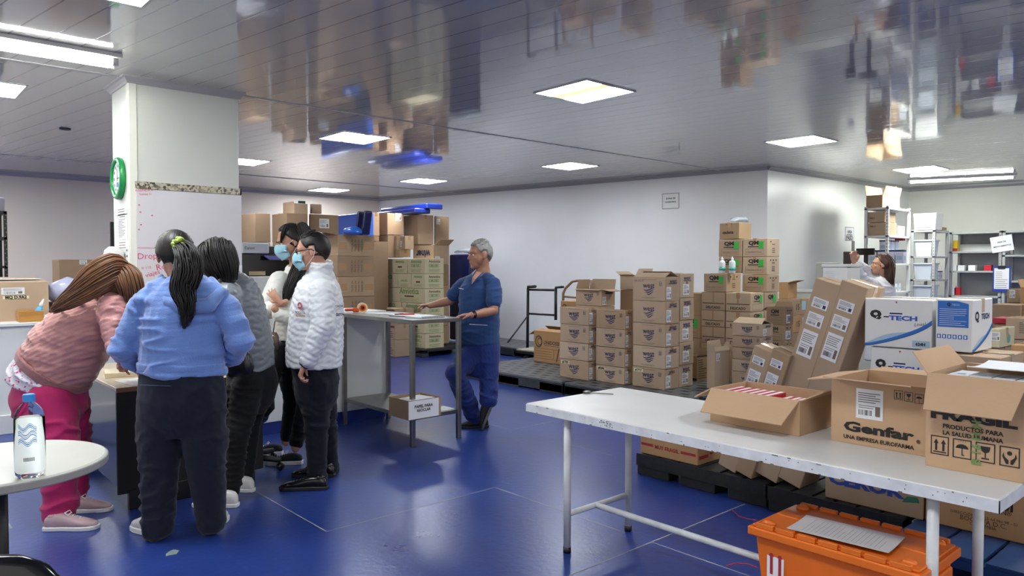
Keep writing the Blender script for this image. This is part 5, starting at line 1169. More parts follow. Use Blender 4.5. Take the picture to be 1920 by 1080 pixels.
# ================================================================= COPIER
pA_ = atY(456, 520, 7.35); pB_ = atY(547, 520, 7.35); cx0_, cx1_ = pA_.x, pB_.x
t = thing('office_copier', 'large black and white copier between the pillar and the masked woman', 'copier', (cx0_, 7.35, 0)); w_ = cx1_-cx0_
zt = atY(480, 455, 7.35).z; zm = atY(480, 475, 7.35).z; zl = atY(480, 518, 7.35).z
mb = MB(); mb.box((0, 0, .1), (w_, .6, zl)); mb.build('cabinet', M_WPAINT, t, bevel=.01)
mb = MB(); mb.box((0, .02, zl), (w_, .6, zm)); mb.build('paper_tray_body', M_BLACKG, t, bevel=.01)
mb = MB(); mb.box((0, 0, zm), (w_*.53, .5, zt)); mb.build('scanner_lid', mat('light_grey_plastic', srgb('B9BCC4'), .4), t, bevel=.008)
mb = MB(); mb.box((w_*.53, .05, zm), (w_, .5, zt-.03)); mb.build('control_panel', M_BLACKP, t, bevel=.008)
mb = MB(); mb.add([(w_*.4, -.02, zm-.03), (w_*.9, -.02, zm-.03), (w_*.85, -.1, zm-.07), (w_*.45, -.1, zm-.07)], [(0, 1, 2, 3)]); o = mb.build('screen', mat('copier_screen', srgb('4A4A78'), .2), t, solid=.01)
mb = MB(); mb.box((w_*.13, .005, zl+.01), (w_*.45, .02, zl+.05)); mb.build('paper_stack', mat('kraft_paper', srgb('B9A27C'), .6), t)
mb = MB(); 
for k in range(3): mb.box((0, -.004, zl-.2-.28*k), (w_, 0, zl-.195-.28*k))
mb.build('drawer_seam', M_GREY, t)
P = Print(w_, 1, 1); P.text('R', w_*.13, (zt+zm)/2, w_*.2, 'Canon', M_GREY, .02); P.lift = .004; P.build('maker_mark', t)
mb = MB(); mb.box((.02, .02, 0), (w_-.02, .58, .1)); mb.build('base', M_BLACKP, t)
# little cartons on a rack behind copier
# ================================================================= LEFT EDGE GOODS
def lc(cx, lx, rx, cy, z0, top, label, m, **k):
    C, sx, sy = fit(cx, lx, rx, cy=cy, z0=z0); return carton(label, Vector((C.x, C.y, z0+.001)), 0, (sx, sy, zat(C, top)-z0), m, **k), C, sx, sy
C = Vector((atY(92, 597, 8.05).x, 8.05, .981)); wdt = C.x-atY(-45, 597, 8.05).x; hL = atY(92, 530, 8.05).z-.98
o = carton('large open carton with taped label on the left counter', Vector((C.x-wdt, C.y, .981)), 0, (wdt, .36, hL), CARD[0], flaps={'E': (80, .02), 'N': (60, .1), 'S': (-82, .18)}, prints=lambda P, a, b2, c: (P.rect('R', a*.36, c*.58, a*.72, c*.66, M_YELP), P.text('R', a*.54, c*.62, a*.3, 'MQ D.9A2', M_BLK, .05, up=.002)), labels=[('R', wdt*.34, hL*.7, wdt*.32, hL*.18)])
sheet(C.x-wdt*.45, C.y+.2, .981+hL+.03, .4, .22, .1, 'loose white papers on top of the large left carton', th=.006)
C2 = Vector((atY(112, 560, 9.6).x, 9.6, 0)); w2 = atY(214, 520, 9.6).x-C2.x; zb, ztp = atY(112, 556, 9.6).z, atY(112, 486, 9.6).z
def pr_cir(P, a, b2, c):
    for k in range(20):
        t0, t1 = k*math.pi/10, (k+1)*math.pi/10; cc = (a*.2, c*.3)
        P.poly('R', [(cc[0]+r*math.cos(t_), cc[1]+r*math.sin(t_)) for r, t_ in ((a*.13, t0), (a*.155, t0), (a*.155, t1), (a*.13, t1))], M_BROWNINK)
    P.text('R', a*.2, c*.3, a*.22, 'Coldro', M_BROWNINK, .03)
carton('dark brown carton with ring print behind the bending woman', Vector((C2.x, C2.y, zb)), 0, (w2, .4, ztp-zb), CARD[3], prints=pr_cir, tape=None, labels=[('R', w2*.36, (ztp-zb)*.86, w2*.14, (ztp-zb)*.12)])
carton('tall carton below the ring print one behind the left counter', Vector((C2.x, C2.y, .002)), 0, (w2, .4, zb-.004), CARD[3])
C3 = Vector((atY(97, 575, 8.1).x, 8.05, 0)); carton('small brown carton beside the plastic bag on the left counter', Vector((C3.x+.01, C3.y+.05, .981)), 0, (.32, .25, .16), CARD[3], tape=None)
mb = MB(); mb.loft([(0, 0, 0), (.05, 0, .06), (.16, 0, .1), (.28, 0, .08), (.34, 0, 0)], [(.02, .05), (.1, .1), (.13, .12), (.1, .1), (.02, .05)], (0, 1, 0), 14); o = mb.build('plastic_bag', mat('lilac_plastic_bag', srgb('A9ABC4'), .2, bump=.6, bscale=14), smooth=True, loc=(C3.x-.0, C3.y+.17, 1.145+.02)); tag(o, 'crumpled lilac clear plastic bag on the small brown carton', 'plastic bag')
# wooden tray
C4 = Vector((atY(37, 605, 7.82).x, 7.82, .981)); w4_ = atY(82, 605, 7.82).x-C4.x; M_WOOD = mat('golden_wood', srgb('B5803F'), .4, noise=.2, nscale=3, stretch=(1, 6, 8))
t = thing('wooden_tray', 'small golden wooden tray box on the left counter', 'tray', (C4.x, C4.y, .981)); hT = .1
mb = MB(); mb.box((0, 0, 0), (w4_, .2, .01)); mb.build('bottom', M_WOOD, t)
for a, c in (((0, 0), (w4_, .012)), ((0, .188), (w4_, .2)), ((0, .012), (.012, .188)), ((w4_-.012, .012), (w4_, .188))): mb = MB(); mb.box((a[0], a[1], .01), (c[0], c[1], hT)); mb.build('side', M_WOOD, t, bevel=.002)
t = thing('glue_bottle', 'blue bottle with white tip leaning in the wooden tray', 'bottle', (C4.x+w4_*.72, C4.y+.09, .995)); t.rotation_euler = (0, .35, 0)
mb = MB(); mb.lathe([(.028, 0), (.03, .01), (.03, .09), (.02, .12), (.012, .13)], n=18); mb.build('body', mat('sky_blue_bottle', srgb('4FA6D8'), .3), t, smooth=True); mb = MB(); mb.lathe([(.016, .125), (.018, .15), (.01, .18), (.006, .2)], n=14); mb.build('cap', M_WHITE, t, smooth=True)
sheet(C4.x+w4_+.12, C4.y+.1, .983, .2, .16, .2, 'white papers right of the wooden tray', th=.05, lines=0); sheet(C4.x-.3, C4.y+.04, .983, .3, .12, .0, 'white sheet at the left end of the left counter', th=.003)
# black perforated rack and grey box
XR = atY(14, 450, 10.5); t = thing('metal_rack', 'black slotted metal rack cut off by the left edge', 'shelf rack', (XR.x, 10.5, 0)); zR = atY(10, 396, 10.5).z
for dx, dy in ((0, 0), (-.9, 0), (0, .45), (-.9, .45)):
    mb = MB(); mb.box((dx-.035, dy, 0), (dx, dy+.035, zR)); pst = mb.build('post', M_BLACKP, t)
    if dy == 0:
        mb = MB(); n = int(zR/.05)
        for k in range(n): mb.box((dx-.028+.012*(k % 2), -.001, .03+.05*k), (dx-.016+.012*(k % 2), .0, .045+.05*k))
        mb.build('post_holes', M_GREY, pst)
for z in (zR-.03, atY(10, 449, 10.5).z, atY(10, 503, 10.5).z, .6, .15): mb = MB(); mb.box((-.9, 0, z), (0, .485, z+.03)); mb.build('shelf', M_BLACKP, t)
mb = MB(); mb.box((0, 0, 0), (.8, .4, atY(10, 371, 10.5).z-zR)); o = mb.build('storage_box', mat('mauve_grey_box', srgb('8E8694'), .5), bevel=.005, loc=(XR.x-.82, 10.52, zR+.001)); tag(o, 'grey storage box on top of the black rack at the left edge', 'box')
# dark monitor behind pillar
q = atY(209, 500, 8.4); t = thing('computer_monitor', 'narrow sliver of a black monitor left of the pillar', 'monitor', (q.x, 8.42, .985)); zm0, zm1 = atY(209, 466, 8.42).z-.985, atY(209, 416, 8.42).z-.985
mb = MB(); mb.box((0, 0, zm0), (.5, .03, zm1)); mb.build('screen', M_BLACKG, t, bevel=.005); mb = MB(); mb.box((.22, .03, 0), (.28, .05, zm0+.1)); mb.build('stand', M_BLACKP, t); mb = MB(); mb.box((.12, -.06, 0), (.38, .12, .015)); mb.build('base', M_BLACKP, t)

# ================================================================= FAR RIGHT ROOM
M_SHW = mat('white_metal_shelf', srgb('D6D6D2'), .4); M_SHG = mat('grey_metal_shelf', srgb('A9ABAC'), .4); M_SHB = mat('shelf_back_panel', srgb('9A9C9E'), .5); M_BIN = mat('pale_blue_bin', srgb('C4CBD6'), .4)
def rack(C, sx, sy, levels, H_, m, label, back=None, side=None, holes=True):
    t = thing('shelf_unit', label, 'shelf unit', (C.x, C.y, 0))
    for dx, dy in ((0, 0), (sx-.04, 0), (0, sy-.04), (sx-.04, sy-.04)):
        mb = MB(); mb.box((dx, dy, 0), (dx+.04, dy+.04, H_)); ps = mb.build('post', m, t, bevel=.002)
        if holes and (dx, dy) == (0, 0):
            mb = MB()
            for k in range(int(H_/.05)): mb.box((-.001, .014, .02+.05*k), (0, .026, .035+.05*k)); mb.box((.014, -.001, .02+.05*k), (.026, 0, .035+.05*k))
            mb.build('post_holes', M_GREY, ps)
    for z in levels: mb = MB(); mb.box((0, 0, z-.03), (sx, sy, z)); mb.build('shelf', m, t, bevel=.002)
    if back: mb = MB(); mb.box((sx-.006, .0, 0), (sx, sy, H_)); mb.build('back_panel', back, t)
    return t
C, sx, sy = fit(1664, 1619, 1706, d=11.0); C.z = 0; lv = [zat(C, y) for y in (388, 441, 494, 548)]+[.15]; RA = (C, sx, sy, lv); print('rackA', C, sx, sy, lv)
rack(C, sx, sy, lv, lv[0]+.02, M_SHW, 'white metal shelf unit with medicine packs beside the grey units')
a_ = Vector((1, 0, 0)); b_ = Vector((0, 1, 0))
k = lv[0]+.003
carton('open carton with blue stickers on top of the white shelf unit', Vector((C.x+.03, C.y+.1, k)), 0, (sx*.75, sy*.68, .19), CARD[1], flaps={'N': (10, .16), 'E': (-25, .18), 'S': (15, .14)}, labels=[('R', .05, .03, .08, .13), ('R', .2, .03, .09, .13)])
carton('lower of two plain cartons in the top bay of the white shelf unit', Vector((C.x+.05, C.y+.05, lv[1]+.001)), 0, (.4, sy*.8, .2), CARD[0], tape=None, prints=lambda P, a, b2, c: P.text('F', b2*.3, c*.7, b2*.3, 'FMK3', M_BROWNINK, .02))
carton('upper of two plain cartons in the top bay of the white shelf unit', Vector((C.x+.05, C.y+.07, lv[1]+.204)), 0, (.4, sy*.75, .16), CARD[0], tape=None, prints=lambda P, a, b2, c: P.text('F', b2*.3, c*.4, b2*.3, 'FMK3', M_BROWNINK, .02))
M_LIL = mat('lilac_white_pack', srgb('CFCDDE'), .4); M_NVY = mat('navy_cap_pack', srgb('2A2B55'), .4)
def packs(n, x0, y0, z, dx, dy, size, m, lab, grp, cap=None):
    sp = None
    for i in range(n):
        if sp is None:
            mb = MB(); mb.box((0, 0, 0), size); sp = mb.build('medicine_box', m, bevel=.003); o = sp
            if cap: mb = MB(); mb.box((-.002, -.002, size[2]*.88), (size[0]+.002, size[1]+.002, size[2]+.002)); mb.build('lid', cap, sp)
            P = Print(*size); P.rect('F', size[1]*.15, size[2]*.25, size[1]*.85, size[2]*.55, M_SKYINK); P.rect('R', size[0]*.15, size[2]*.25, size[0]*.85, size[2]*.55, M_SKYINK); P.build('printed_marks', sp)
        else:
            o = sp.copy(); COL.objects.link(o)
            for ch in sp.children: c_ = ch.copy(); COL.objects.link(c_); c_.parent = o
        o.location = (x0+dx*i, y0+dy*i, z+.001); tag(o, lab % (['first', 'second', 'third', 'fourth', 'fifth', 'sixth', 'seventh', 'eighth'][i]), 'medicine box', grp)
packs(4, C.x+.06, C.y+sy-.16, lv[2], 0, -.13, (.1, .11, .2), M_LIL, 'lilac white pack behind the left posts, middle bay of white unit, %s from wall', 'lilac packs in the white unit', M_NVY)
packs(3, C.x+.14, C.y+.06, lv[2], .15, 0, (.13, .12, .18), M_LIL, 'lilac white pack on the open side, middle bay of white unit, %s from post', 'lilac packs in the white unit', M_NVY)
packs(3, C.x+.14, C.y+.06, lv[2]+.184, .15, 0, (.13, .12, .17), M_LIL, 'upper lilac white pack on the open side of the white unit, %s from post', 'lilac packs in the white unit', M_NVY)
packs(2, C.x+sx*.62, C.y+.06, lv[1], .15, 0, (.1, .12, .16), M_WHITE, 'small white pack in the top bay of white unit, %s from post', 'white packs in the white unit')
packs(3, C.x+sx*.35, C.y+.06, lv[3], .14, 0, (.1, .12, .12), M_WHITE, 'small white pack in the lowest visible bay of white unit, %s from post', 'white packs in the white unit')
mb = MB(); mb.box((0, 0, 0), (.1, .12, .05)); o = mb.build('red_box', mat('red_box', srgb('B02238'), .5), loc=(C.x+sx*.8, C.y+.05, lv[2]+.36)); tag(o, 'small red box on the upper lilac packs of the white unit', 'box')
# bin unit
C, sx, sy = fit(1752, 1707, 1778, d=11.6); C.z = 0; lv = [zat(C, y) for y in (431, 480, 524)]+[zat(C, 570), .1]
rack(C, sx, sy, lv, lv[0]+.01, M_SHG, 'grey shelf unit holding three large pale bins')
for i, (y0, y1) in enumerate(((477, 446), (520, 489), (566, 531))):
    z0, z1_ = lv[i+1]+.001, lv[i+1]+(zat(C, y1)-zat(C, y0)); t = thing('storage_bin', 'pale blue grey storage bin, %s of three in the grey unit' % ['top', 'middle', 'lowest'][i], 'bin', (C.x+.02, C.y+.05, z0), 0, 'pale bins in the grey unit')
    h = z1_-z0; mb = MB(); bx, by = sx*.5, sy-.1
    mb.add([(0.02, .02, 0), (bx-.02, .02, 0), (bx-.02, by-.02, 0), (.02, by-.02, 0), (0, 0, h), (bx, 0, h), (bx, by, h), (0, by, h)], [(0, 3, 2, 1), (0, 1, 5, 4), (1, 2, 6, 5), (2, 3, 7, 6), (3, 0, 4, 7)]); mb.build('tub', M_BIN, t, solid=.006)
    mb = MB(); mb.box((-.012, -.012, h-.02), (bx+.012, 0, h)); mb.box((-.012, by, h-.02), (bx+.012, by+.012, h)); mb.box((-.012, 0, h-.02), (0, by, h)); mb.box((bx, 0, h-.02), (bx+.012, by, h)); mb.build('rim', M_BIN, t)
packs(2, C.x+sx*.62, C.y+.08, lv[2], .12, 0, (.09, .1, .13), M_LIL, 'small dark capped pack beside the middle bin, %s from the bin', 'dark capped packs beside the bins', M_NVY)
packs(2, C.x+sx*.6, C.y+.08, lv[3], .12, 0, (.09, .1, .12), M_WHITE, 'small white pack beside the lowest bin, %s from the bin', 'white packs beside the bins')
q = Vector((C.x+.05, C.y+.02, lv[0]+.012)); t = thing('acrylic_box', 'white open topped file box on the bin unit', 'box', tuple(q)); sB = sy*.85; hB = zat(C, 400)-lv[0]
mb = MB(); mb.add([(0, 0, 0), (.3, 0, 0), (.3, sB, 0), (0, sB, 0), (-.01, -.02, hB), (.31, -.02, hB), (.31, sB+.02, hB), (-.01, sB+.02, hB)], [(0, 3, 2, 1), (0, 1, 5, 4), (1, 2, 6, 5), (2, 3, 7, 6), (3, 0, 4, 7)]); mb.build('body', mat('frosted_white', srgb('D2D4D2'), .3), t, solid=.006)
P = Print(.3, sB, hB); P.lift = .012; P.rect('F', sB*.1, hB*.15, sB*.85, hB*.85, M_WHITE); P.text('F', sB*.5, hB*.55, sB*.6, 'ARCHIVO', M_GREY, .02, up=.002); P.build('printed_label', t)
mb = MB(); mb.box((0, 0, 0), (.2, .14, .05)); o = mb.build('small_box', CARD[3], loc=(C.x+sx*.75, C.y+.05, lv[0]+.012)); tag(o, 'flat brown box on the bin unit beside the file box', 'box')
# long grey shelving
XL = C.x+sx+.25; yA = atX(1779, 520, XL).y; yM = atX(1877, 520, XL).y; yE = atX(1975, 520, XL).y
Cm = Vector((XL, yM, 0)); Cm2 = Vector((XL, yE, 0)); lvL = [zat(Cm, y) for y in (433, 470, 508, 556)]+[.2]; print('long', XL, yA, yM, yE, lvL)
rack(Cm, .45, yA-yM, lvL, lvL[0]+.01, M_SHG, 'long grey shelf unit with few packs left of the tilted sign', back=M_SHB)
lv2 = [zat(Cm, y) for y in (433, 478, 526)]+[.4]
rack(Cm2, .45, yM-yE-.01, lv2, lv2[0]+.01, M_SHG, 'grey shelf unit cut by the right edge behind the tilted sign', back=M_SHB)
mb = MB(); mb.box((.36, .05, lvL[1]), (.38, yA-yM-.05, lvL[1]+.12)); o = mb.build('white_strip_box', M_WPAINT, loc=(Cm.x, Cm.y, 0)); tag(o, 'long white strip lying at the back of the second long shelf', 'panel')
def ly(px): return atX(px, 520, XL+.05).y
P_ = [('yellow_box', M_YEL, 1781, 1794, 1, .17, 'yellow medicine box with red foot on the second long shelf')]
mb = MB(); mb.box((0, 0, 0), (.1, ly(1781)-ly(1794), .18)); o = mb.build('medicine_box', M_YEL, loc=(XL+.05, ly(1794), lvL[1]+.001)); tag(o, 'yellow medicine box alone on the second long shelf', 'medicine box'); mb = MB(); mb.box((-.002, .0, 0), (0, ly(1781)-ly(1794), .05)); mb.build('printed_band', M_RED, o)
ws = ly(1779)-ly(1793)
for i, px in enumerate((1793, 1808, 1828)): mb = MB(); mb.box((0, 0, 0), (.1, ws*.9, .09)); o = mb.build('medicine_box', M_WHITE, bevel=.003, loc=(XL+.05, ly(px), lvL[2]+.001)); tag(o, 'white medicine box on the third long shelf, %s from left' % ['first', 'second', 'third'][i], 'medicine box', 'white boxes on the third long shelf')
mb = MB(); mb.box((0, 0, 0), (.1, .1, .09)); o = mb.build('medicine_box', M_REDPACK, loc=(XL+.05, ly(1858), lvL[2]+.001)); tag(o, 'small red and white box near the blue clipboard', 'medicine box')
for i, (px, h, m_) in enumerate(((1792, .15, M_WHITE), (1800, .13, M_REDPACK))): mb = MB(); mb.box((0, 0, 0), (.1, ly(px-10)-ly(px), h)); o = mb.build('medicine_box', m_, loc=(XL+.05, ly(px), lvL[3]+.001)); tag(o, ['white and red box on the lowest long shelf', 'red box beside the white one on the lowest long shelf'][i], 'medicine box')
# tilted sign and clipboard hang on the shelf front
q = atX(1878, 457, XL-.03); t = thing('hanging_sign', 'tilted white paper sign hanging on the grey shelves', 'sign', (XL-.012, q.y, q.z)); t.rotation_euler = (-math.radians(10), 0, 0)
sw = ly(1857)-ly(1898); sh = .25; mb = MB(); mb.box((-.004, -sw/2, -sh/2), (.0, sw/2, sh/2)); mb.build('sheet', M_PAPER, t)
P = Print(1, sw, sh); P.lift = .0055; P.text('F', sw*.5, sh*.62, sw*.4, 'AREA DE', M_BLK, .02); P.text('F', sw*.5, sh*.36, sw*.8, 'MEDICAMENTOS', M_BLK, .02); o = P.build('lettering', t); o.location = (0, -sw/2, -sh/2)
q = atX(1877, 523, XL-.05); t = thing('clipboard', 'blue clipboard with a printed form hanging on the grey shelf post', 'clipboard', (XL-.02, q.y, q.z)); cw = ly(1861)-ly(1894)
mb = MB(); mb.box((-.004, -cw/2, -.2), (0, cw/2, .2)); mb.build('board', mat('blue_board', srgb('1D3F9C'), .4), t); mb = MB(); mb.box((-.008, -cw*.42, -.16), (-.004, cw*.42, .17)); mb.build('sheet', M_PAPER, t); mb = MB(); mb.box((-.02, -.05, .16), (-.004, .05, .21)); mb.build('clip', M_BLACKP, t)
P = Print(1, cw, .4); P.lift = .009; P.lines('F', cw*.15, .06, cw*.85, .34, 9, M_GREY, .2); o = P.build('printed_lines', t); o.location = (0, -cw/2, -.2)
# desk with monitors behind the white coat
qd = atd(1590, 560, 10.4); t = thing('reception_desk', 'pale desk with screens behind the woman in the white coat', 'desk', (qd.x, qd.y-.4, 0))
mb = MB(); mb.box((0, 0, 1.1), (.6, 1.3, 1.13)); mb.build('desktop', M_SHW, t); mb = MB(); mb.box((.02, .02, 0), (.58, 1.28, 1.1)); mb.build('body', mat('cream_panel', srgb('C9C9BC'), .5), t)
def mon(px, py0, py1, wpx, d, label, z0):
    q = atd(px, py1, d); q2 = atd(px, py0, d); t = thing('computer_monitor', label, 'monitor', (qd.x+.3, q.y, 1.131)); X_ = qd.x+.3
    a = atX(px-wpx/2, py0, X_); b2 = atX(px+wpx/2, py1, X_)
    t.location = (X_, b2.y, 1.131); mb = MB(); mb.box((0, 0, b2.z-1.131), (.03, a.y-b2.y, a.z-1.131)); mb.build('screen', M_BLACKG, t, bevel=.004)
    mb = MB(); mb.box((.03, (a.y-b2.y)/2-.03, 0), (.05, (a.y-b2.y)/2+.03, a.z-1.15)); mb.build('stand', M_BLACKP, t); mb = MB(); mb.box((-.05, (a.y-b2.y)/2-.1, 0), (.12, (a.y-b2.y)/2+.1, .012)); mb.build('base', M_BLACKP, t)
mon(1590, 472, 496, 18, 9.9, 'small black monitor left of the raised hands', 0); mon(1622, 466, 478, 34, 9.9, 'wide low black screen behind the raised hands', 0)
C, sx, sy = fit(1545, 1529, .3, d=7.6); z1_ = zat(C, 492)
mb = MB(); mb.box((0, 0, 0), (.35, sy+.0, z1_)); o = mb.build('filing_cabinet', mat('beige_cabinet', srgb('B9BAA9'), .5), bevel=.006, loc=(C.x, C.y, 0)); tag(o, 'beige cabinet standing left of the white foam box', 'cabinet')
mb = MB(); mb.box((-.012, sy*.3, z1_-.25), (0, sy*.7, z1_-.22)); mb.build('handle', M_STEEL, o)
# ================================================================= OFFICE CHAIR beside the grey puffer woman
q = atz(505, 884, .0); bx, by = 2.08, 5.28
t = thing('office_chair', 'black swivel office chair between the grey puffer and white jackets', 'chair', (bx, by, 0))
def rel(px, py, d): return atd(px, py, d)-Vector((bx, by, 0))
d_ = depth(Vector((bx, by, 0)))
mb = MB(); pts = [rel(488, 790, d_), rel(497, 745, d_), rel(510, 690, d_), rel(513, 650, d_), rel(508, 637, d_)]; mb.loft(pts, [(.14, .035), (.2, .045), (.22, .05), (.2, .04), (.14, .02)], FW, 18); mb.build('backrest', mat('black_leather', srgb('1B1B1E'), .28, bump=.2, bscale=14), t, smooth=True)
mb = MB(); mb.loft([(-.05, 0, .43), (-.05, 0, .46), (-.05, 0, .5), (-.05, 0, .52)], [(.18, .18), (.23, .23), (.23, .23), (.18, .18)], (1, 0, 0), 20); mb.build('seat', M_BLACKP, t, smooth=True)
mb = MB(); ap = [rel(499, 728, d_-.1), rel(508, 745, d_-.1), rel(509, 765, d_-.1), rel(500, 776, d_-.1), rel(470, 775, d_-.1)]; mb.tube(ap, .024, 10); mb.build('armrest', M_BLACKP, t, smooth=True)
cen = rel(440, 870, d_-.0); cen.z = 0; 
mb = MB(); mb.tube([(0, 0, .1), (0, 0, .45)], .028, 12); mb.build('column', M_BLACKP, t, smooth=True)
for k in range(5):
    a = math.radians(-50)+k*2*math.pi/5; e = Vector((.27*math.cos(a), .27*math.sin(a), .075)); mb = MB(); mb.tube([(0, 0, .1), e], [.03, .02], 10); lg = mb.build('leg', M_BLACKP, t, smooth=True)
    mb = MB(); mb.lathe([(.022, -.02), (.028, -.012), (.028, .012), (.022, .02)], n=16, M=Matrix.Translation((e.x, e.y, .029)) @ Matrix.Rotation(math.pi/2, 4, 'X')); mb.build('caster', M_BLACKG, lg, smooth=True)
# litter
for px, py, lab in ((320, 1038, 'flattened grey green scrap on the floor behind the blue sweatshirt woman'),):
    p = atz(px, py, .001); mb = MB(); mb.prism([(-.03, -.02), (.02, -.03), (.045, .01), (.03, .045), (.0, .03), (-.02, .01)], 0, .002); o = mb.build('floor_scrap', mat('scrap', srgb('7F8F8C'), .5), loc=(p.x, p.y, .001)); tag(o, lab, 'scrap')
# ================================================================= PEOPLE
UP = Vector((0, 0, 1))
def J(px, py, d): return atd(px, py, d)
def remesh(mb, voxel, smooth=4, disp=None):
    me = mb.mesh('tmp', []); o = bpy.data.objects.new('tmp', me); COL.objects.link(o)
    r = o.modifiers.new('r', 'REMESH'); r.mode = 'VOXEL'; r.voxel_size = voxel; r.use_smooth_shade = True
    if smooth: s = o.modifiers.new('s', 'SMOOTH'); s.factor = .5; s.iterations = smooth
    bpy.context.view_layer.update()
    ev = o.evaluated_get(bpy.context.evaluated_depsgraph_get()); out = bpy.data.meshes.new_from_object(ev)
    bpy.data.objects.remove(o); bpy.data.meshes.remove(me)
    if disp is not None and len(out.vertices):
        n = len(out.vertices); co = np.empty(n*3); out.vertices.foreach_get('co', co); co = co.reshape(-1, 3)
        no = np.empty(n*3); out.vertex_normals.foreach_get('vector', no); no = no.reshape(-1, 3)
        d = disp(co, no)
        co = co+no*d[:, None] if d.ndim == 1 else co+d
        out.vertices.foreach_set('co', co.ravel()); out.update()
    out.polygons.foreach_set('use_smooth', [True]*len(out.polygons))
    return out
def seg_param(co, bones):
    best = np.full(len(co), 1e9); s = np.zeros(len(co)); idx = np.zeros(len(co), int); off = 0
    for k, (a, b, r) in enumerate(bones):
        a = np.array(a); b = np.array(b); ab = b-a; L = np.linalg.norm(ab); t = np.clip(((co-a)@ab)/(L*L), 0, 1)
        dd = np.linalg.norm(co-(a+t[:, None]*ab), axis=1)/r; m = dd < best; best[m] = dd[m]; s[m] = (t[m]*L)+k*.37; idx[m] = k
    return s, idx
def quilt(bones, sp, amp):
    def f(co, no):
        s, k = seg_param(co, bones)
        w_ = .012*np.sin(co[:, 0]*31+co[:, 1]*27)+.006*np.sin(co[:, 2]*60+co[:, 0]*45)
        return amp*(np.abs(np.sin(np.pi*(s+w_)/sp))**.55-.6)+.0025*np.sin(co[:, 0]*90+3*np.sin(co[:, 2]*70))*np.sin(co[:, 1]*80+co[:, 2]*40)
    return f
def folds(bones, amp, freq, seed=0):
    r = np.random.RandomState(seed+50); K = r.normal(size=(6, 3)); ph = r.uniform(0, 6.28, 6)
    def f(co, no):
        s, k = seg_param(co, bones); n = np.zeros(len(co))
        for i in range(5): n += np.sin(s*freq*(.55+.28*i)+co@K[i]*(7+3*i)+ph[i])
        ridge = np.exp(-(n*1.05)**2); mod = .55+.45*np.sin(co@K[5]*8+2)
        fine = .12*np.sin(co@K[0]*60)*np.sin(co@K[1]*55)
        return amp*(ridge*mod*1.5-.35+fine+.10*n*.5)
    return f
def fabric(name, hexa, rough=.85, bump=.15, bscale=220, sheen=.3, noise=.05): return mat(name, srgb(hexa), rough, noise=noise, nscale=6, bump=bump, bscale=bscale, sheen=sheen, spec=.25)
SKIN = mat('skin', srgb('C08F76'), .5, noise=.05, nscale=14, spec=.4); SKIN2 = mat('skin_tan', srgb('A87860'), .5, noise=.05, nscale=14)
for m_ in (SKIN, SKIN2): m_.node_tree.nodes['Principled BSDF'].inputs['Subsurface Weight'].default_value = .08
HB = mat('black_hair', srgb('16110F'), .48, spec=.45, noise=.3, nscale=20); HB2 = mat('brown_hair', srgb('4B2E20'), .48, spec=.6, noise=.3, nscale=9); HG = mat('grey_hair', srgb('8A8885'), .5, noise=.25, nscale=40); HAU = mat('light_brown_hair', srgb('7A5235'), .4, noise=.25, nscale=12)
M_MASK = mat('surgical_mask', srgb('9CCBDA'), .6, bump=.15, bscale=40); M_EYE = mat('eye_white', srgb('E4DFDA'), .2); M_IRIS = mat('iris', srgb('2A1A12'), .2); M_LIP = mat('lips', srgb('9A5A50'), .45)

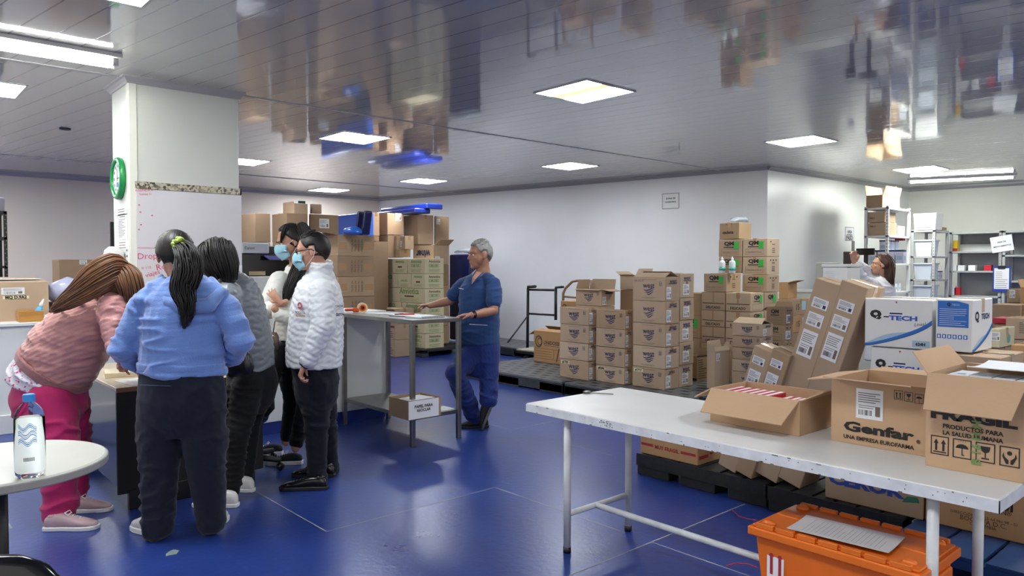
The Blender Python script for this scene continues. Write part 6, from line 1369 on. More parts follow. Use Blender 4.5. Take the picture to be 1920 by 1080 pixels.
class Fig:
    def __init__(s, label, base, skin=SKIN, group=None):
        s.base = Vector(base); s.label = label; s.skin = skin; s.b = MB(); s.kids = []; s.grp = group
    def L(s, p): return Vector(p)-s.base
    def frame(s, c, fwd, up=UP, k=1.0):
        f = Vector(fwd).normalized(); u = Vector(up); u = (u-f*u.dot(f)).normalized(); x = f.cross(u)
        M = Matrix(((x.x*k, f.x*k, u.x*k, 0), (x.y*k, f.y*k, u.y*k, 0), (x.z*k, f.z*k, u.z*k, 0), (0, 0, 0, 1)))
        return Matrix.Translation(s.L(c)) @ M
    def head(s, c, fwd, up=UP, neck=None, k=1.0, nr=.056, jaw=1.0):
        M = s.frame(c, fwd, up, k); s.M = M; b = s.b
        b.ell((0, -.008, .026), (.074, .094, .086), M, 24, 16)
        b.ell((0, .03, -.03), (.060*jaw, .062, .075), M, 20, 14)
        b.ell((0, .048, -.075), (.043*jaw, .042, .042), M, 16, 12)
        b.ell((0, .075, -.1), (.02*jaw, .018, .016), M, 12, 8)
        b.ell((0, .062, .022), (.056, .03, .03), M, 16, 10)                     # brow / forehead
        for q in (-1, 1):
            b.ell((q*.036, .066, -.025), (.02, .018, .018), M, 12, 8)            # cheekbones
            b.ell((q*.027, .088, .014), (.018, .007, .005), M, 10, 6)            # brow ridge
            b.ell((q*.076, -.006, -.008), (.009, .019, .03), M, 12, 8); b.ell((q*.074, .002, -.03), (.008, .01, .012), M, 10, 6)
        b.loft([M @ Vector(p) for p in [(0, .084, .014), (0, .094, -.002), (0, .106, -.02), (0, .110, -.03), (0, .098, -.038)]], [(.007, .008), (.008, .009), (.011, .011), (.014, .011), (.012, .006)], M.to_3x3() @ Vector((1, 0, 0)), 12)
        b.ell((.011, .099, -.034), (.007, .008, .006), M, 8, 6); b.ell((-.011, .099, -.034), (.007, .008, .006), M, 8, 6)
        b.ell((0, .09, -.055), (.022, .01, .006), M, 12, 6); b.ell((0, .088, -.067), (.019, .01, .007), M, 12, 6)
        if neck is not None:
            n = s.L(neck); a = M @ Vector((0, -.012, -.03)); m_ = a.lerp(n, .5); b.loft([a, m_, n, n+(n-a).normalized()*.05], [(nr, nr), (nr*.95, nr*.95), (nr*1.1, nr*1.1), (nr*1.3, nr*1.3)], None, 18)
    def eyes(s, root, brow=HB, closed=False):
        for q in (-1, 1):
            mb = MB(); mb.ell((q*.0285, .0795, -.002), (.0125, .011, .0075), s.M, 12, 8); e = mb.build('eye', M_EYE, root, smooth=True)
            mb = MB(); mb.ell((q*.0285, .0885, -.003), (.0055, .003, .0055), s.M, 10, 6); mb.build('iris', M_IRIS, e, smooth=True)
            mb = MB(); mb.tube([s.M @ Vector(p) for p in [(q*.012, .094, .015), (q*.026, .095, .021), (q*.044, .082, .017)]], [.003, .0038, .002], 6); mb.build('eyebrow', brow, root, smooth=True)
        mb = MB(); mb.ell((0, .0985, -.0605), (.019, .003, .0018), s.M, 10, 6); mb.build('mouth', M_LIP, root, smooth=True)
    def limb(s, pts, r, mb=None, n=16):
        (mb or s.b).loft([s.L(p) for p in pts], [(q, q) if not isinstance(q, tuple) else q for q in r], None, n)
        for p, q in zip(pts, r):
            q = q if not isinstance(q, tuple) else q[0]; (mb or s.b).ell(s.L(p), (q, q, q), None, n, 10)
    def torso(s, pts, rad, side, mb=None, n=26): (mb or s.b).loft([s.L(p) for p in pts], rad, side, n)
    def hand(s, wrist, direction, palm_n, curl=.5, thumb=1, spread=.12, k=1.0, fist=False):
        """direction: wrist to knuckles, palm_n: out of the palm; thumb = +1/-1 picks its side"""
        d = Vector(direction).normalized(); n = Vector(palm_n); n = (n-d*n.dot(d)).normalized(); x = d.cross(n)*thumb; w0 = s.L(wrist); b = s.b
        b.loft([w0-d*.03*k, w0, w0+d*.03*k, w0+d*.065*k, w0+d*.088*k], [(.024*k, .019*k), (.025*k, .018*k), (.036*k, .016*k), (.04*k, .015*k), (.037*k, .011*k)], x, 16)
        lens = [(.040, .024, .019), (.045, .028, .020), (.042, .026, .019), (.033, .019, .017)]
        for i, ls in enumerate(lens):
            off = (.030-.0205*i)*k; p = w0+d*(.082-.004*abs(i-1))*k+x*off; a = spread*(1.5-i)*.5; dr = (d*math.cos(a)+x*math.sin(a)).normalized(); pts = [p-dr*.012*k, p]; c = curl*(1+.08*i)
            ang = c*.6
            for L_ in ls:
                v = dr*math.cos(ang)+n*math.sin(ang); p = p+v*L_*k; pts.append(p); ang += c
            b.loft(pts, [(.0088*k, .0088*k), (.0092*k, .0092*k), (.0082*k, .0082*k), (.0074*k, .0074*k), (.006*k, .006*k)], None, 10)
        p0 = w0+d*.022*k+x*.024*k; p1 = p0+(d*.5+x*.75+n*.25).normalized()*.036*k; p2 = p1+(d*.8+x*.3+n*.35).normalized()*.03*k; p3 = p2+(d*.85+n*.35*(1+curl)).normalized()*.022*k
        b.loft([p0, p1, p2, p3], [(.015*k, .014*k), (.0115*k, .0115*k), (.0095*k, .0095*k), (.007*k, .007*k)], None, 10)
    def finish(s, voxel=.0062, smooth=2):
        me = remesh(s.b, voxel, smooth); me.name = 'person'; me.materials.append(s.skin)
        s.root = link('person', me, None, loc=s.base); tag(s.root, s.label, 'person', s.grp)
        for name, mb, m, vx, sm, dp in s.kids:
            me = remesh(mb, vx, sm, dp); me.materials.append(m); link(name, me, s.root)
        return s.root
    def wear(s, name, mb, m, voxel=.011, smooth=4, disp=None): s.kids.append((name, mb, m, voxel, smooth, disp))
    def bones(s, *chains):
        out = []
        for pts, r in chains:
            for a, b in zip(pts[:-1], pts[1:]): out.append((tuple(s.L(a)), tuple(s.L(b)), r))
        return out
    def haircap(s, hairline, m, thick=1.0, name='hair', vol=(1, 1, 1), groove=60, amp=.0016):
        """shell over the skull; hairline(azimuth from the face in degrees) -> lowest elevation in degrees that carries hair"""
        nu, nv = 96, 48; vs = []; cx, cy, cz = 0, -.010, .017; R_ = (.084*vol[0], .106*vol[1], .105*vol[2])
        for j in range(nv+1):
            el = -90+180*j/nv
            for i in range(nu):
                az = -180+360*i/nu; hl = hairline(abs(az)); t = max(0, min(1, (el-hl)/9+.5)); t = t*t*(3-2*t); k = (.80+(.2*thick)*t)
                k += amp*10*t*math.sin(math.radians(az)*groove+.8*math.sin(math.radians(el)*5))*.5*math.cos(math.radians(el))
                e = math.radians(el); a = math.radians(az)
                vs.append(s.M @ Vector((cx+R_[0]*k*math.cos(e)*math.sin(a), cy+R_[1]*k*math.cos(e)*math.cos(a), cz+R_[2]*k*math.sin(e))))
        fs = [(j*nu+i, j*nu+(i+1) % nu, (j+1)*nu+(i+1) % nu, (j+1)*nu+i) for j in range(nv) for i in range(nu)]
        mb = MB(); mb.add(vs, fs); return mb
    def strands(s, mb, guide, wid, side, n=90, r=.004, seed=1, wig=.006, core=.8, taper=True, shell=True):
        g = [s.L(p) for p in guide]; m_ = len(g); rg = random.Random(seed)
        # smooth the guide by Catmull-Rom
        P = []; W = []
        for i in range(m_-1):
            p0, p1, p2, p3 = g[max(i-1, 0)], g[i], g[i+1], g[min(i+2, m_-1)]
            for q in range(5):
                t = q/5; P.append(.5*((2*p1)+(-p0+p2)*t+(2*p0-5*p1+4*p2-p3)*t*t+(-p0+3*p1-3*p2+p3)*t**3)); a, c = wid[i], wid[i+1]; W.append((a[0]+(c[0]-a[0])*t, a[1]+(c[1]-a[1])*t))
        P.append(g[-1]); W.append(wid[-1]); N_ = len(P); fr = []
        for i in range(N_):
            t = (P[min(i+1, N_-1)]-P[max(i-1, 0)]).normalized(); a = Vector(side); a = (a-t*a.dot(t)).normalized(); fr.append((a, t.cross(a)))
        if core: mb.loft(P, [(w_[0]*core, w_[1]*core) for w_ in W], side, 16)
        for k in range(n):
            th = rg.uniform(0, 2*math.pi); rr = rg.uniform(.86, 1.06) if shell else math.sqrt(rg.random()); u, v = rr*math.cos(th), rr*math.sin(th)
            ph = rg.uniform(0, 6.28); fq = rg.uniform(.25, .6); end = rg.uniform(.8, 1.0); st = rg.uniform(0, .08); pts = []; rs = []
            i0 = int(st*N_); i1 = max(i0+3, int(end*(N_-1)))
            for i in range(i0, i1+1):
                a, c = fr[i]; w_ = W[i]; q = (i-i0)/(i1-i0); pts.append(P[i]+a*(u*w_[0]+wig*math.sin(i*fq+ph))+c*(v*w_[1]+wig*math.cos(i*fq*.8+ph))); rs.append(r*(1-.75*q**3) if taper else r)
            mb.tube(pts, rs, 5)
    def mask(s, root, straps=True):
        M = s.M; nu, nv = 16, 9; vs = []
        for j in range(nv+1):
            v = j/nv; z = .004-.118*v
            for i in range(nu+1):
                u = -1+2*i/nu; a = u*math.radians(66); bul = 1-.05*math.cos(v*6.28*3)*.25*(1-u*u)
                ry = (.082+.03*math.sin(math.pi*min(1, v*1.05+.06))**.8)*(1-.0*abs(u)); z2 = z+(abs(u)**2)*(.02 if v > .5 else -.02)
                vs.append(M @ Vector((.073*math.sin(a), .02+(ry)*math.cos(a)*bul+.004*(1-abs(u)), z2)))
        fs = [(j*(nu+1)+i, j*(nu+1)+i+1, (j+1)*(nu+1)+i+1, (j+1)*(nu+1)+i) for j in range(nv) for i in range(nu)]
        mb = MB(); mb.add(vs, fs); o = mb.build('face_mask', M_MASK, root, smooth=True, solid=.0025)
        if straps:
            mb = MB()
            for q in (-1, 1):
                mb.tube([M @ Vector(p) for p in [(q*.068, .052, -.012), (q*.078, .02, .002), (q*.084, -.012, .02), (q*.084, -.025, -.004)]], .0016, 5); mb.tube([M @ Vector(p) for p in [(q*.068, .05, -.095), (q*.076, .02, -.07), (q*.083, -.012, -.038), (q*.084, -.025, -.006)]], .0016, 5)
            mb.build('ear_loop', M_WHITE, o, smooth=True)
    def shoe(s, root, heel, fwd, L_=.27, mu=None, ms=None, h=.075, wd=.048, tip=Matrix.Identity(3), laces=None, sole_h=.024, ankle=.10, M3=None, name='shoe', hi=0):
        f = Vector(fwd); f.z = 0; f.normalize(); x = f.cross(UP); o = s.L(heel)
        def W(p): return o+x*p[0]+f*p[1]+UP*p[2] if M3 is None else o+M3 @ (x*p[0]+f*p[1]+UP*p[2])
        t = thing('x', 'x', 'x'); bpy.data.objects.remove(t)
        k = L_/.27; mb = MB(); ys = [0, .012, .04, .08, .12, .16, .20, .235, .26, .268]; ws = [.018, .030, .034, .034, .038, .045, .048, .043, .028, .012]; hs = [.055, .078, .09, .092, .085, .070, .056, .048, .038, .03]
        vs = []; n = 16
        for i, y in enumerate(ys):
            w_ = ws[i]*wd/.048; H = hs[i]*h/.075
            for q in range(n):
                a = 2*math.pi*q/n; c, d = math.cos(a), math.sin(a); vs.append(W((w_*math.copysign(abs(c)**.8, c), y*k, sole_h*.7+(H-sole_h*.7)*(.5+.5*math.copysign(abs(d)**.8, d)))))
        fs = [(i*n+q, i*n+(q+1) % n, (i+1)*n+(q+1) % n, (i+1)*n+q) for i in range(len(ys)-1) for q in range(n)]; fs += [tuple(range(n-1, -1, -1)), tuple((len(ys)-1)*n+q for q in range(n))]
        mb.add(vs, fs); mb.loft([W((0, .045*k, .06)), W((0, .042*k, ankle+hi))], [(.032, .042), (.03, .038)], x, 14)
        sh = mb.build(name, mu, root, smooth=True, sub=1)
        mb = MB(); outl = [(-.03, .0), (-.036, .04), (-.036, .1), (-.044, .15), (-.05, .20), (-.046, .24), (-.03, .268), (0, .279), (.03, .268), (.046, .24), (.05, .20), (.044, .15), (.036, .1), (.036, .04), (.03, .0), (0, -.008)]
        outl = [(a*wd/.048, b*k) for a, b in outl]; m_ = len(outl); vs = [W((a, b, 0)) for a, b in outl]+[W((a*1.02, b, sole_h)) for a, b in outl]
        mb.add(vs, [tuple(range(m_)), tuple(range(2*m_-1, m_-1, -1))]+[(i, m_+i, m_+(i+1) % m_, (i+1) % m_) for i in range(m_)]); mb.build('sole', ms, sh, bevel=.004)
        if laces:
            mb = MB()
            for q in range(5): y = (.11+.018*q)*k; z = (.092-.0075*q)*h/.075+.002; mb.tube([W((-.018, y, z-.004)), W((0, y+.003, z+.003)), W((.018, y, z-.004))], .0022, 5)
            mb.tube([W((0, .1*k, .095)), W((.028, .115*k, .1)), W((.02, .13*k, .085))], .002, 5); mb.tube([W((0, .1*k, .095)), W((-.028, .115*k, .1)), W((-.02, .13*k, .085))], .002, 5)
            mb.build('laces', laces, sh)
        return sh
def legs(F, mb, chains, rad):
    for pts, r in zip(chains, rad): F.limb(pts, r, mb, 18)
def inner_legs(F, chains, ra=(.075, .05, .036)):
    for pts in chains: F.limb(pts, ra if len(pts) == 3 else list(ra)+[.034]*(len(pts)-3))
M_RUB = mat('white_rubber', srgb('D8D8D6'), .5); M_SOLEB = mat('black_rubber', srgb('191919'), .5)

# ----------------------------------------------------------------- 1. blue sweatshirt woman, seen from behind
d = 4.0
F1 = Fig('person in light blue hooded sweatshirt and navy trousers, long black ponytail, seen from behind', atz(338, 1012, 0))
F1.head(J(329, 479, 4.06), FW*.9-RT*.28-UP*.38, UP, J(342, 532, 4.02), 1.12, .055)
sh = [J(340, 700, d), J(341, 660, d), J(342, 620, d), J(343, 580, d), J(343, 553, d), J(343, 536, d), J(342, 522, d+.02)]
F1.torso([J(340, 750, d)]+sh[:5]+[J(343, 540, d)], [(.2, .13), (.19, .13), (.17, .12), (.17, .12), (.17, .11), (.15, .08), (.08, .06)], RT)
armL = [J(266, 578, 4.0), J(233, 652, 3.98), J(266, 684, 4.22)]; armR = [J(423, 577, 4.0), J(452, 640, 3.98), J(428, 676, 4.24)]
for a in (armL, armR): F1.limb(a, [.05, .042, .028])
F1.hand(armL[2], FW*.8+RT*.5-UP*.1, -UP, .4, -1, k=.9); F1.hand(armR[2], FW*.8-RT*.5-UP*.1, -UP, .4, 1, k=.9)
LC = [[J(300, 765, d), J(300, 875, 3.97), J(296, 985, 3.95)], [J(380, 765, d), J(386, 875, 4.0), J(397, 975, 4.02)]]
inner_legs(F1, LC)
mb = MB(); F1.torso(sh, [(.235, .165), (.228, .16), (.222, .158), (.215, .15), (.19, .125), (.15, .095), (.09, .08)], RT, mb)
for a in (armL, armR): F1.limb([a[0], a[0].lerp(a[1], .5), a[1], a[1].lerp(a[2], .5), a[2]], [.078, .078, .073, .062, .045], mb)
for a_, b_2 in (((272, 566), (318, 532)), ((416, 565), (368, 532))): mb.loft([F1.L(J(*a_, 4.0)), F1.L(J(*b_2, 4.0))], [(.075, .075), (.06, .06)], None, 16)
M_SW = fabric('blue_fleece', '6988C6', .95, .3, 160, .6)
bn = F1.bones(([sh[0], sh[-1]], .2), (armL, .07), (armR, .07))
F1.wear('sweatshirt', mb, M_SW, .009, 4, folds(bn, .015, 26, 3))
mb = MB(); F1.torso([J(340, 694, d), J(340, 678, d)], [(.232, .162), (.236, .166)], RT, mb); F1.wear('sweatshirt_hem', mb, M_SW, .008, 2, folds(bn, .003, 60, 4))
mb = MB()   # hood lying on the shoulders
F1.limb([J(302, 520, 4.04), J(292, 540, 3.98), J(318, 566, 3.90), J(350, 576, 3.86), (J(392, 572, 3.88)), J(415, 548, 3.97), J(396, 524, 4.06)], [.022, .034, .04, .042, .042, .034, .022], mb)
F1.torso([J(348, 572, 3.9), J(346, 548, 3.95), J(344, 524, 4.02)], [(.1, .03), (.13, .05), (.09, .055)], RT, mb)
F1.wear('hood', mb, M_SW, .009, 5, folds(F1.bones(([J(300, 530, 4), J(400, 560, 4)], .1)), .006, 30, 9))
M_NV = fabric('navy_twill', '121929', .8, .2, 260, .15)
mb = MB(); F1.torso([J(340, 815, d), J(340, 790, d), J(340, 750, d), J(340, 715, d), J(340, 688, d)], [(.16, .12), (.225, .155), (.237, .17), (.228, .16), (.215, .15)], RT, mb)
legs(F1, mb, [[c[0], c[0].lerp(c[1], .5), c[1], c[1].lerp(c[2], .6), c[2]] for c in LC], [[.125, .122, .105, .09, .082]]*2)
F1.wear('trousers', mb, M_NV, .01, 4, folds(F1.bones((LC[0], .1), (LC[1], .1)), .010, 22, 5))
hm = F1.haircap(lambda az: 40 if az < 50 else (40-(az-50)*1.2 if az < 90 else (-8-(az-90)*.6)), HB, 1.0, vol=(1.06, 1.05, 1.04))
# hair combed back to the tie
tie = J(334, 458, 3.92)
def toTie(az, el, rr=1.0):
    e, a = math.radians(el), math.radians(az); return F1.M @ Vector((.088*math.cos(e)*math.sin(a)*rr, -.008+.110*math.cos(e)*math.cos(a)*rr, .026+.1*math.sin(e)*rr))
rg = random.Random(2); Lt = F1.L(tie)
cen_ = F1.M @ Vector((0, -.008, .026))
for k in range(170):
    az = rg.uniform(-180, 180); el = rg.uniform(-25, 60); 
    if abs(az) < 60 and el < 38: continue
    p = toTie(az, el); pts = []
    for i in range(9):
        t = i/8; q = p.lerp(Lt, t); v = q-cen_; w_ = v.length; rad = .104+.012*t; q2 = cen_+v.normalized()*max(rad*(.93+.03*rg.random()), min(w_, rad*1.1)); pts.append(q2 if t < .92 else Lt)
    hm.tube(pts, [.0034]*7+[.003, .002], 5)
# ponytail
F1.strands(hm, [J(334, 458, 3.93), J(350, 478, 3.87), J(353, 508, 3.84), J(343, 540, 3.83), J(350, 575, 3.83), J(345, 616, 3.84)], [(.02, .02), (.055, .035), (.07, .042), (.06, .036), (.042, .028), (.012, .01)], RT, 170, .0036, 4, .012, .7)
ROOT1 = F1.finish()
hm.build('hair', HB, ROOT1, smooth=True)
mb = MB(); tl = F1.L(J(335, 456, 3.90)); rg = random.Random(5)
for k in range(26): v = Vector((rg.gauss(0, 1), rg.gauss(0, 1), rg.gauss(0, 1))).normalized(); mb.ell(tl+v*.026, (.014, .014, .012), None, 8, 6)
o = mb.build('hair_scrunchie', mat('green_scrunchie', srgb('A9BE5A'), .8, noise=.4, nscale=60), ROOT1, smooth=True)
M_WL_ = mat('white_leather', srgb('D5D3D0'), .4)
F1.shoe(ROOT1, atz(299, 1008, 0), FW*.6-RT*.8, .255, M_WL_, M_RUB, .1, .054, sole_h=.032); F1.shoe(ROOT1, atz(387, 1001, 0), FW*.99-RT*.02, .25, M_WL_, M_RUB, .1, .05, sole_h=.032)
mb = MB(); 
for (x0, y0, x1, y1, dd) in ((262, 722, 320, 724, 3.84), (268, 812, 284, 813, 3.9)): mb.tube([F1.L(J(x0, y0, dd)), F1.L(J(x1, y1, dd-.01))], .0022, 5)
mb.build('pocket_seam', mat('navy_seam', srgb('3A4766'), .7), ROOT1)

# ----------------------------------------------------------------- 2. bending woman in pink
F2 = Fig('person bending over the desk in a pink bomber jacket and magenta trousers', atz(115, 985, 0), SKIN2)
hf = RT*.62-UP*.72+FW*.25; hu = RT*.72+UP*.66
F2.head(J(214, 545, 4.28), hf, hu, J(196, 568, 4.3), 1.05, .05)
ax = [J(102, 692, 4.3), J(114, 675, 4.3), J(122, 660, 4.3), J(150, 628, 4.3), J(176, 600, 4.3), J(198, 578, 4.3), J(210, 566, 4.3)]
sd = RT*.76-UP*.65
F2.torso([J(90, 740, 4.3)]+ax, [(.18, .15)]+[(.19, .15), (.185, .15), (.17, .15), (.15, .15), (.12, .14), (.09, .1), (.05, .05)], sd)
arN = [J(212, 580, 4.16), J(222, 648, 4.08), J(243, 684, 4.32)]; arF = [J(215, 578, 4.45), J(226, 640, 4.55), J(232, 686, 4.62)]
for a in (arN, arF): F2.limb(a, [.045, .038, .026])
F2.hand(arN[2], RT*.8-UP*.15+FW*.4, -UP, .5, 1, k=.92); F2.hand(arF[2], RT*.75-UP*.2, -UP, .5, -1, k=.92)
LC = [[J(96, 745, 4.22), J(113, 850, 4.16), J(112, 958, 4.16)], [J(118, 740, 4.42), J(136, 842, 4.46), J(138, 930, 4.47)]]
inner_legs(F2, LC)
M_PK = fabric('pink_satin', 'C48E89', .34, .1, 90, .1); M_PKD = fabric('pink_rib', '9A6B6A', .8, .2, 120)
mb = MB(); F2.torso(ax[:6]+[J(207, 566, 4.3)], [(.215, .19), (.232, .2), (.228, .205), (.212, .205), (.185, .2), (.14, .17), (.085, .1)], sd, mb)
F2.limb([arN[0], arN[0].lerp(arN[1], .5), arN[1], arN[1].lerp(arN[2], .5), arN[1].lerp(arN[2], .85)], [.096, .086, .076, .064, .05], mb); F2.limb(arF, [.085, .072, .05], mb)
bn = F2.bones(([ax[0], ax[-1]], .2), (arN, .075), (arF, .075)); F2.wear('bomber_jacket', mb, M_PK, .009, 3, folds(bn, .032, 44, 7))
mb = MB(); w0 = ax[0]+(ax[0]-ax[1])*.15; F2.torso([w0-(ax[1]-ax[0])*.35, w0+(ax[1]-ax[0])*.45], [(.222, .19), (.23, .198)], sd, mb); F2.wear('waistband', mb, M_PKD, .008, 2, folds(F2.bones(([ax[0], ax[1]], .2)), .003, 90, 2))
mb = MB(); F2.torso([J(86, 724, 4.3), J(90, 712, 4.3), J(103, 688, 4.3)], [(.215, .19), (.222, .192), (.21, .18)], RT*.93-UP*.36, mb)
M_SHIRT, nt, b, L, N = nodes('white_ribbon_print')
tc = N('ShaderNodeTexCoord'); vo = N('ShaderNodeTexVoronoi'); vo.inputs['Scale'].default_value = 26; vo.feature = 'SMOOTH_F1'; L(tc.outputs['Object'], vo.inputs['Vector'])
n_ = N('ShaderNodeTexNoise'); n_.inputs['Scale'].default_value = 45; L(tc.outputs['Object'], n_.inputs['Vector']); cr = N('ShaderNodeValToRGB'); L(n_.outputs[0], cr.inputs[0])
cr.color_ramp.interpolation = 'CONSTANT'; cr.color_ramp.elements[0].color = (*srgb('D8D4DA'), 1); cr.color_ramp.elements[1].position = .62; cr.color_ramp.elements[1].color = (*srgb('C83C78'), 1); e = cr.color_ramp.elements.new(.36); e.color = (*srgb('D8D4DA'), 1); cr.color_ramp.elements[0].color = (*srgb('8A90B4'), 1)
L(cr.outputs[0], b.inputs['Base Color']); b.inputs['Roughness'].default_value = .8
F2.wear('printed_shirt', mb, M_SHIRT, .008, 3, folds(F2.bones(([J(84, 732, 4.3), J(97, 694, 4.3)], .2)), .008, 50, 8))
M_MG = fabric('magenta_twill', 'B0245E', .75, .15, 240, .2)
mb = MB(); F2.torso([J(100, 800, 4.3), J(97, 770, 4.3), J(95, 740, 4.3), J(97, 712, 4.3)], [(.13, .13), (.195, .18), (.205, .19), (.19, .17)], RT, mb)
legs(F2, mb, [[c[0], c[0].lerp(c[1], .5), c[1], c[1].lerp(c[2], .6), c[2]] for c in LC], [[.135, .125, .105, .095, .088], [.13, .12, .1, .088, .08]])
F2.wear('trousers', mb, M_MG, .01, 3, folds(F2.bones((LC[0], .1), (LC[1], .1)), .012, 24, 11))
ROOT2 = F2.finish()
hm = F2.haircap(lambda az: 42 if az < 45 else (42-(az-45)*1.6 if az < 100 else -46), HAU, 1.05, vol=(1.12, 1.1, 1.08))
F2.strands(hm, [J(232, 512, 4.22), J(212, 505, 4.16), J(182, 522, 4.1), J(152, 546, 4.07), J(122, 566, 4.08), J(94, 584, 4.1)], [(.05, .05), (.085, .06), (.085, .05), (.065, .035), (.045, .025), (.012, .01)], UP, 190, .0042, 6, .004, .82)
F2.strands(hm, [J(222, 505, 4.2), J(240, 525, 4.18), J(246, 555, 4.2), J(238, 588, 4.2)], [(.05, .04), (.075, .06), (.062, .055), (.02, .02)], RT, 120, .0042, 8, .004, .85)
hm.build('hair', HAU, ROOT2, smooth=True)
M_GP = mat('grey_pink_suede', srgb('B59A9C'), .7, noise=.2, nscale=6)
F2.shoe(ROOT2, atz(84, 994, 0), RT*.98+FW*.1, .285, M_GP, M_RUB, .078, .048, laces=M_WHITE); F2.shoe(ROOT2, atz(118, 962, 0), RT*.95+FW*.2, .27, M_GP, M_RUB, .078, .046, laces=M_WHITE)
mb = MB(); h_ = F2.L(arN[1].lerp(arN[2], .93)); mb.loft([h_, h_+(F2.L(arN[2])-h_)*.5], [(.033, .033), (.033, .033)], None, 16); mb.build('black_wrist_band', M_BLACKG, ROOT2, smooth=True)

# ----------------------------------------------------------------- 3. grey puffer woman
F3 = Fig('person in grey quilted jacket and black jeans, half hidden behind the blue sweatshirt', atz(450, 935, 0))
F3.head(J(402, 494, 4.62), -RT*.7-UP*.5+FW*.4, UP*.8-RT*.5, J(419, 528, 4.66), 1.06, .05)
ax = [J(468, 694, 4.78), J(464, 655, 4.76), J(456, 610, 4.73), J(445, 570, 4.7), J(434, 542, 4.68), J(424, 526, 4.66), J(418, 514, 4.65)]
F3.torso([J(472, 730, 4.8)]+ax[:6], [(.15, .14), (.14, .13), (.13, .13), (.13, .13), (.13, .14), (.11, .13), (.05, .06)], RT)
aN = [J(428, 552, 4.5), J(425, 632, 4.45), J(394, 668, 4.5)]; aF = [J(428, 550, 4.86), J(408, 625, 4.95), J(380, 655, 4.95)]
for a in (aN, aF): F3.limb(a, [.045, .038, .026])
F3.hand(aN[2], -RT*.9-UP*.2, -UP, .5, 1, k=.9); F3.hand(aF[2], -RT*.9-UP*.2, -UP, .5, -1, k=.9)
LC = [[J(466, 720, 4.68), J(446, 815, 4.6), J(436, 920, 4.6)], [J(482, 715, 4.86), J(468, 800, 4.86), J(462, 893, 4.88)]]
inner_legs(F3, LC)
M_GQ = mat('grey_quilt', srgb('84888C'), .35, noise=.05)
mb = MB(); F3.torso(ax, [(.155, .155), (.165, .165), (.162, .17), (.16, .18), (.145, .17), (.1, .12), (.075, .08)], RT, mb)
F3.limb([aN[0], aN[0].lerp(aN[1], .5), aN[1], aN[2]], [.085, .08, .072, .05], mb); F3.limb(aF, [.085, .072, .05], mb)
F3.wear('quilted_jacket', mb, M_GQ, .009, 3, quilt(F3.bones(([ax[0], ax[-1]], .17), (aN, .075), (aF, .075)), .046, .008))
M_BJ = fabric('black_denim', '111216', .8, .2, 260, .1)
mb = MB(); F3.torso([J(468, 775, 4.77), J(470, 745, 4.78), J(474, 712, 4.79), J(470, 688, 4.78)], [(.1, .1), (.155, .155), (.165, .165), (.15, .15)], RT, mb)
legs(F3, mb, [[c[0], c[0].lerp(c[1], .5), c[1], c[1].lerp(c[2], .6), c[2]] for c in LC], [[.105, .092, .072, .058, .048]]*2)
F3.wear('jeans', mb, M_BJ, .009, 3, folds(F3.bones((LC[0], .07), (LC[1], .07)), .007, 45, 13))
ROOT3 = F3.finish()
hm = F3.haircap(lambda az: 38 if az < 50 else (38-(az-50)*1.5 if az < 100 else -40), HB, 1.0, vol=(1.06, 1.06, 1.05))
F3.strands(hm, [J(396, 464, 4.58), J(412, 470, 4.52), J(424, 500, 4.5), J(433, 532, 4.5)], [(.05, .05), (.085, .08), (.075, .07), (.03, .04)], RT, 170, .004, 12, .003, .85)
F3.strands(hm, [J(396, 464, 4.6), J(384, 476, 4.53), J(393, 500, 4.5), J(408, 524, 4.5)], [(.05, .05), (.055, .05), (.045, .04), (.02, .02)], RT, 100, .004, 14, .003, .8)
hm.build('hair', HB, ROOT3, smooth=True); F3.mask(ROOT3)
F3.shoe(ROOT3, atz(446, 950, 0), -RT*.98+FW*.05, .28, M_WL_, M_RUB, .085, .048, laces=M_WHITE); F3.shoe(ROOT3, atz(476, 922, 0), -RT*.95+FW*.1, .27, M_WL_, M_RUB, .085, .046, laces=M_WHITE)
t = thing('shoulder_bag', 'black leather bag hanging at the hip of the grey quilted jacket', 'bag', J(448, 705, 4.42)); bb = J(448, 705, 4.42)
mb = MB(); mb.loft([Vector(J(452, 704, 4.42))-bb, Vector(J(450, 690, 4.42))-bb, Vector(J(446, 668, 4.42))-bb, Vector(J(440, 650, 4.42))-bb], [(.07, .03), (.085, .045), (.08, .045), (.05, .02)], RT, 16, power=.7); me_ = mb.build('body', mat('black_leather', srgb('1B1B1E'), .28, bump=.2, bscale=14), t, smooth=True)
mb = MB(); mb.tube([Vector(J(436, 652, 4.42))-bb, Vector(J(430, 600, 4.4))-bb, Vector(J(430, 556, 4.41))-bb, Vector(J(436, 540, 4.5))-bb], .006, 8); mb.build('strap', M_BLACKG, t, smooth=True)

# ----------------------------------------------------------------- 4. masked woman, arms crossed
F4 = Fig('person in cream quilted jacket and face mask with crossed arms and long black hair', atz(545, 868, 0))
hf = -RT*.78-FW*.5-UP*.28
F4.head(J(546, 452, 5.6), hf, UP, J(556, 500, 5.62), 1.07, .05)
ax = [J(556, 634, 5.66), J(555, 605, 5.65), J(555, 570, 5.64), J(556, 540, 5.62), J(557, 520, 5.62), J(557, 507, 5.62), J(556, 497, 5.61)]
F4.torso([J(556, 665, 5.66)]+ax[:6], [(.14, .12), (.14, .11), (.12, .1), (.13, .11), (.14, .11), (.11, .08), (.05, .05)], RT)
aA = [J(524, 528, 5.5), J(500, 582, 5.38), J(536, 566, 5.22)]; aB = [J(586, 532, 5.62), J(578, 596, 5.4), J(524, 590, 5.25)]
F4.limb(aA, [.04, .036, .022]); F4.limb([aB[0], aB[1], aB[2]], [.04, .036, .028])
F4.limb([aB[2], J(514, 578, 5.2)], [.024, .024])
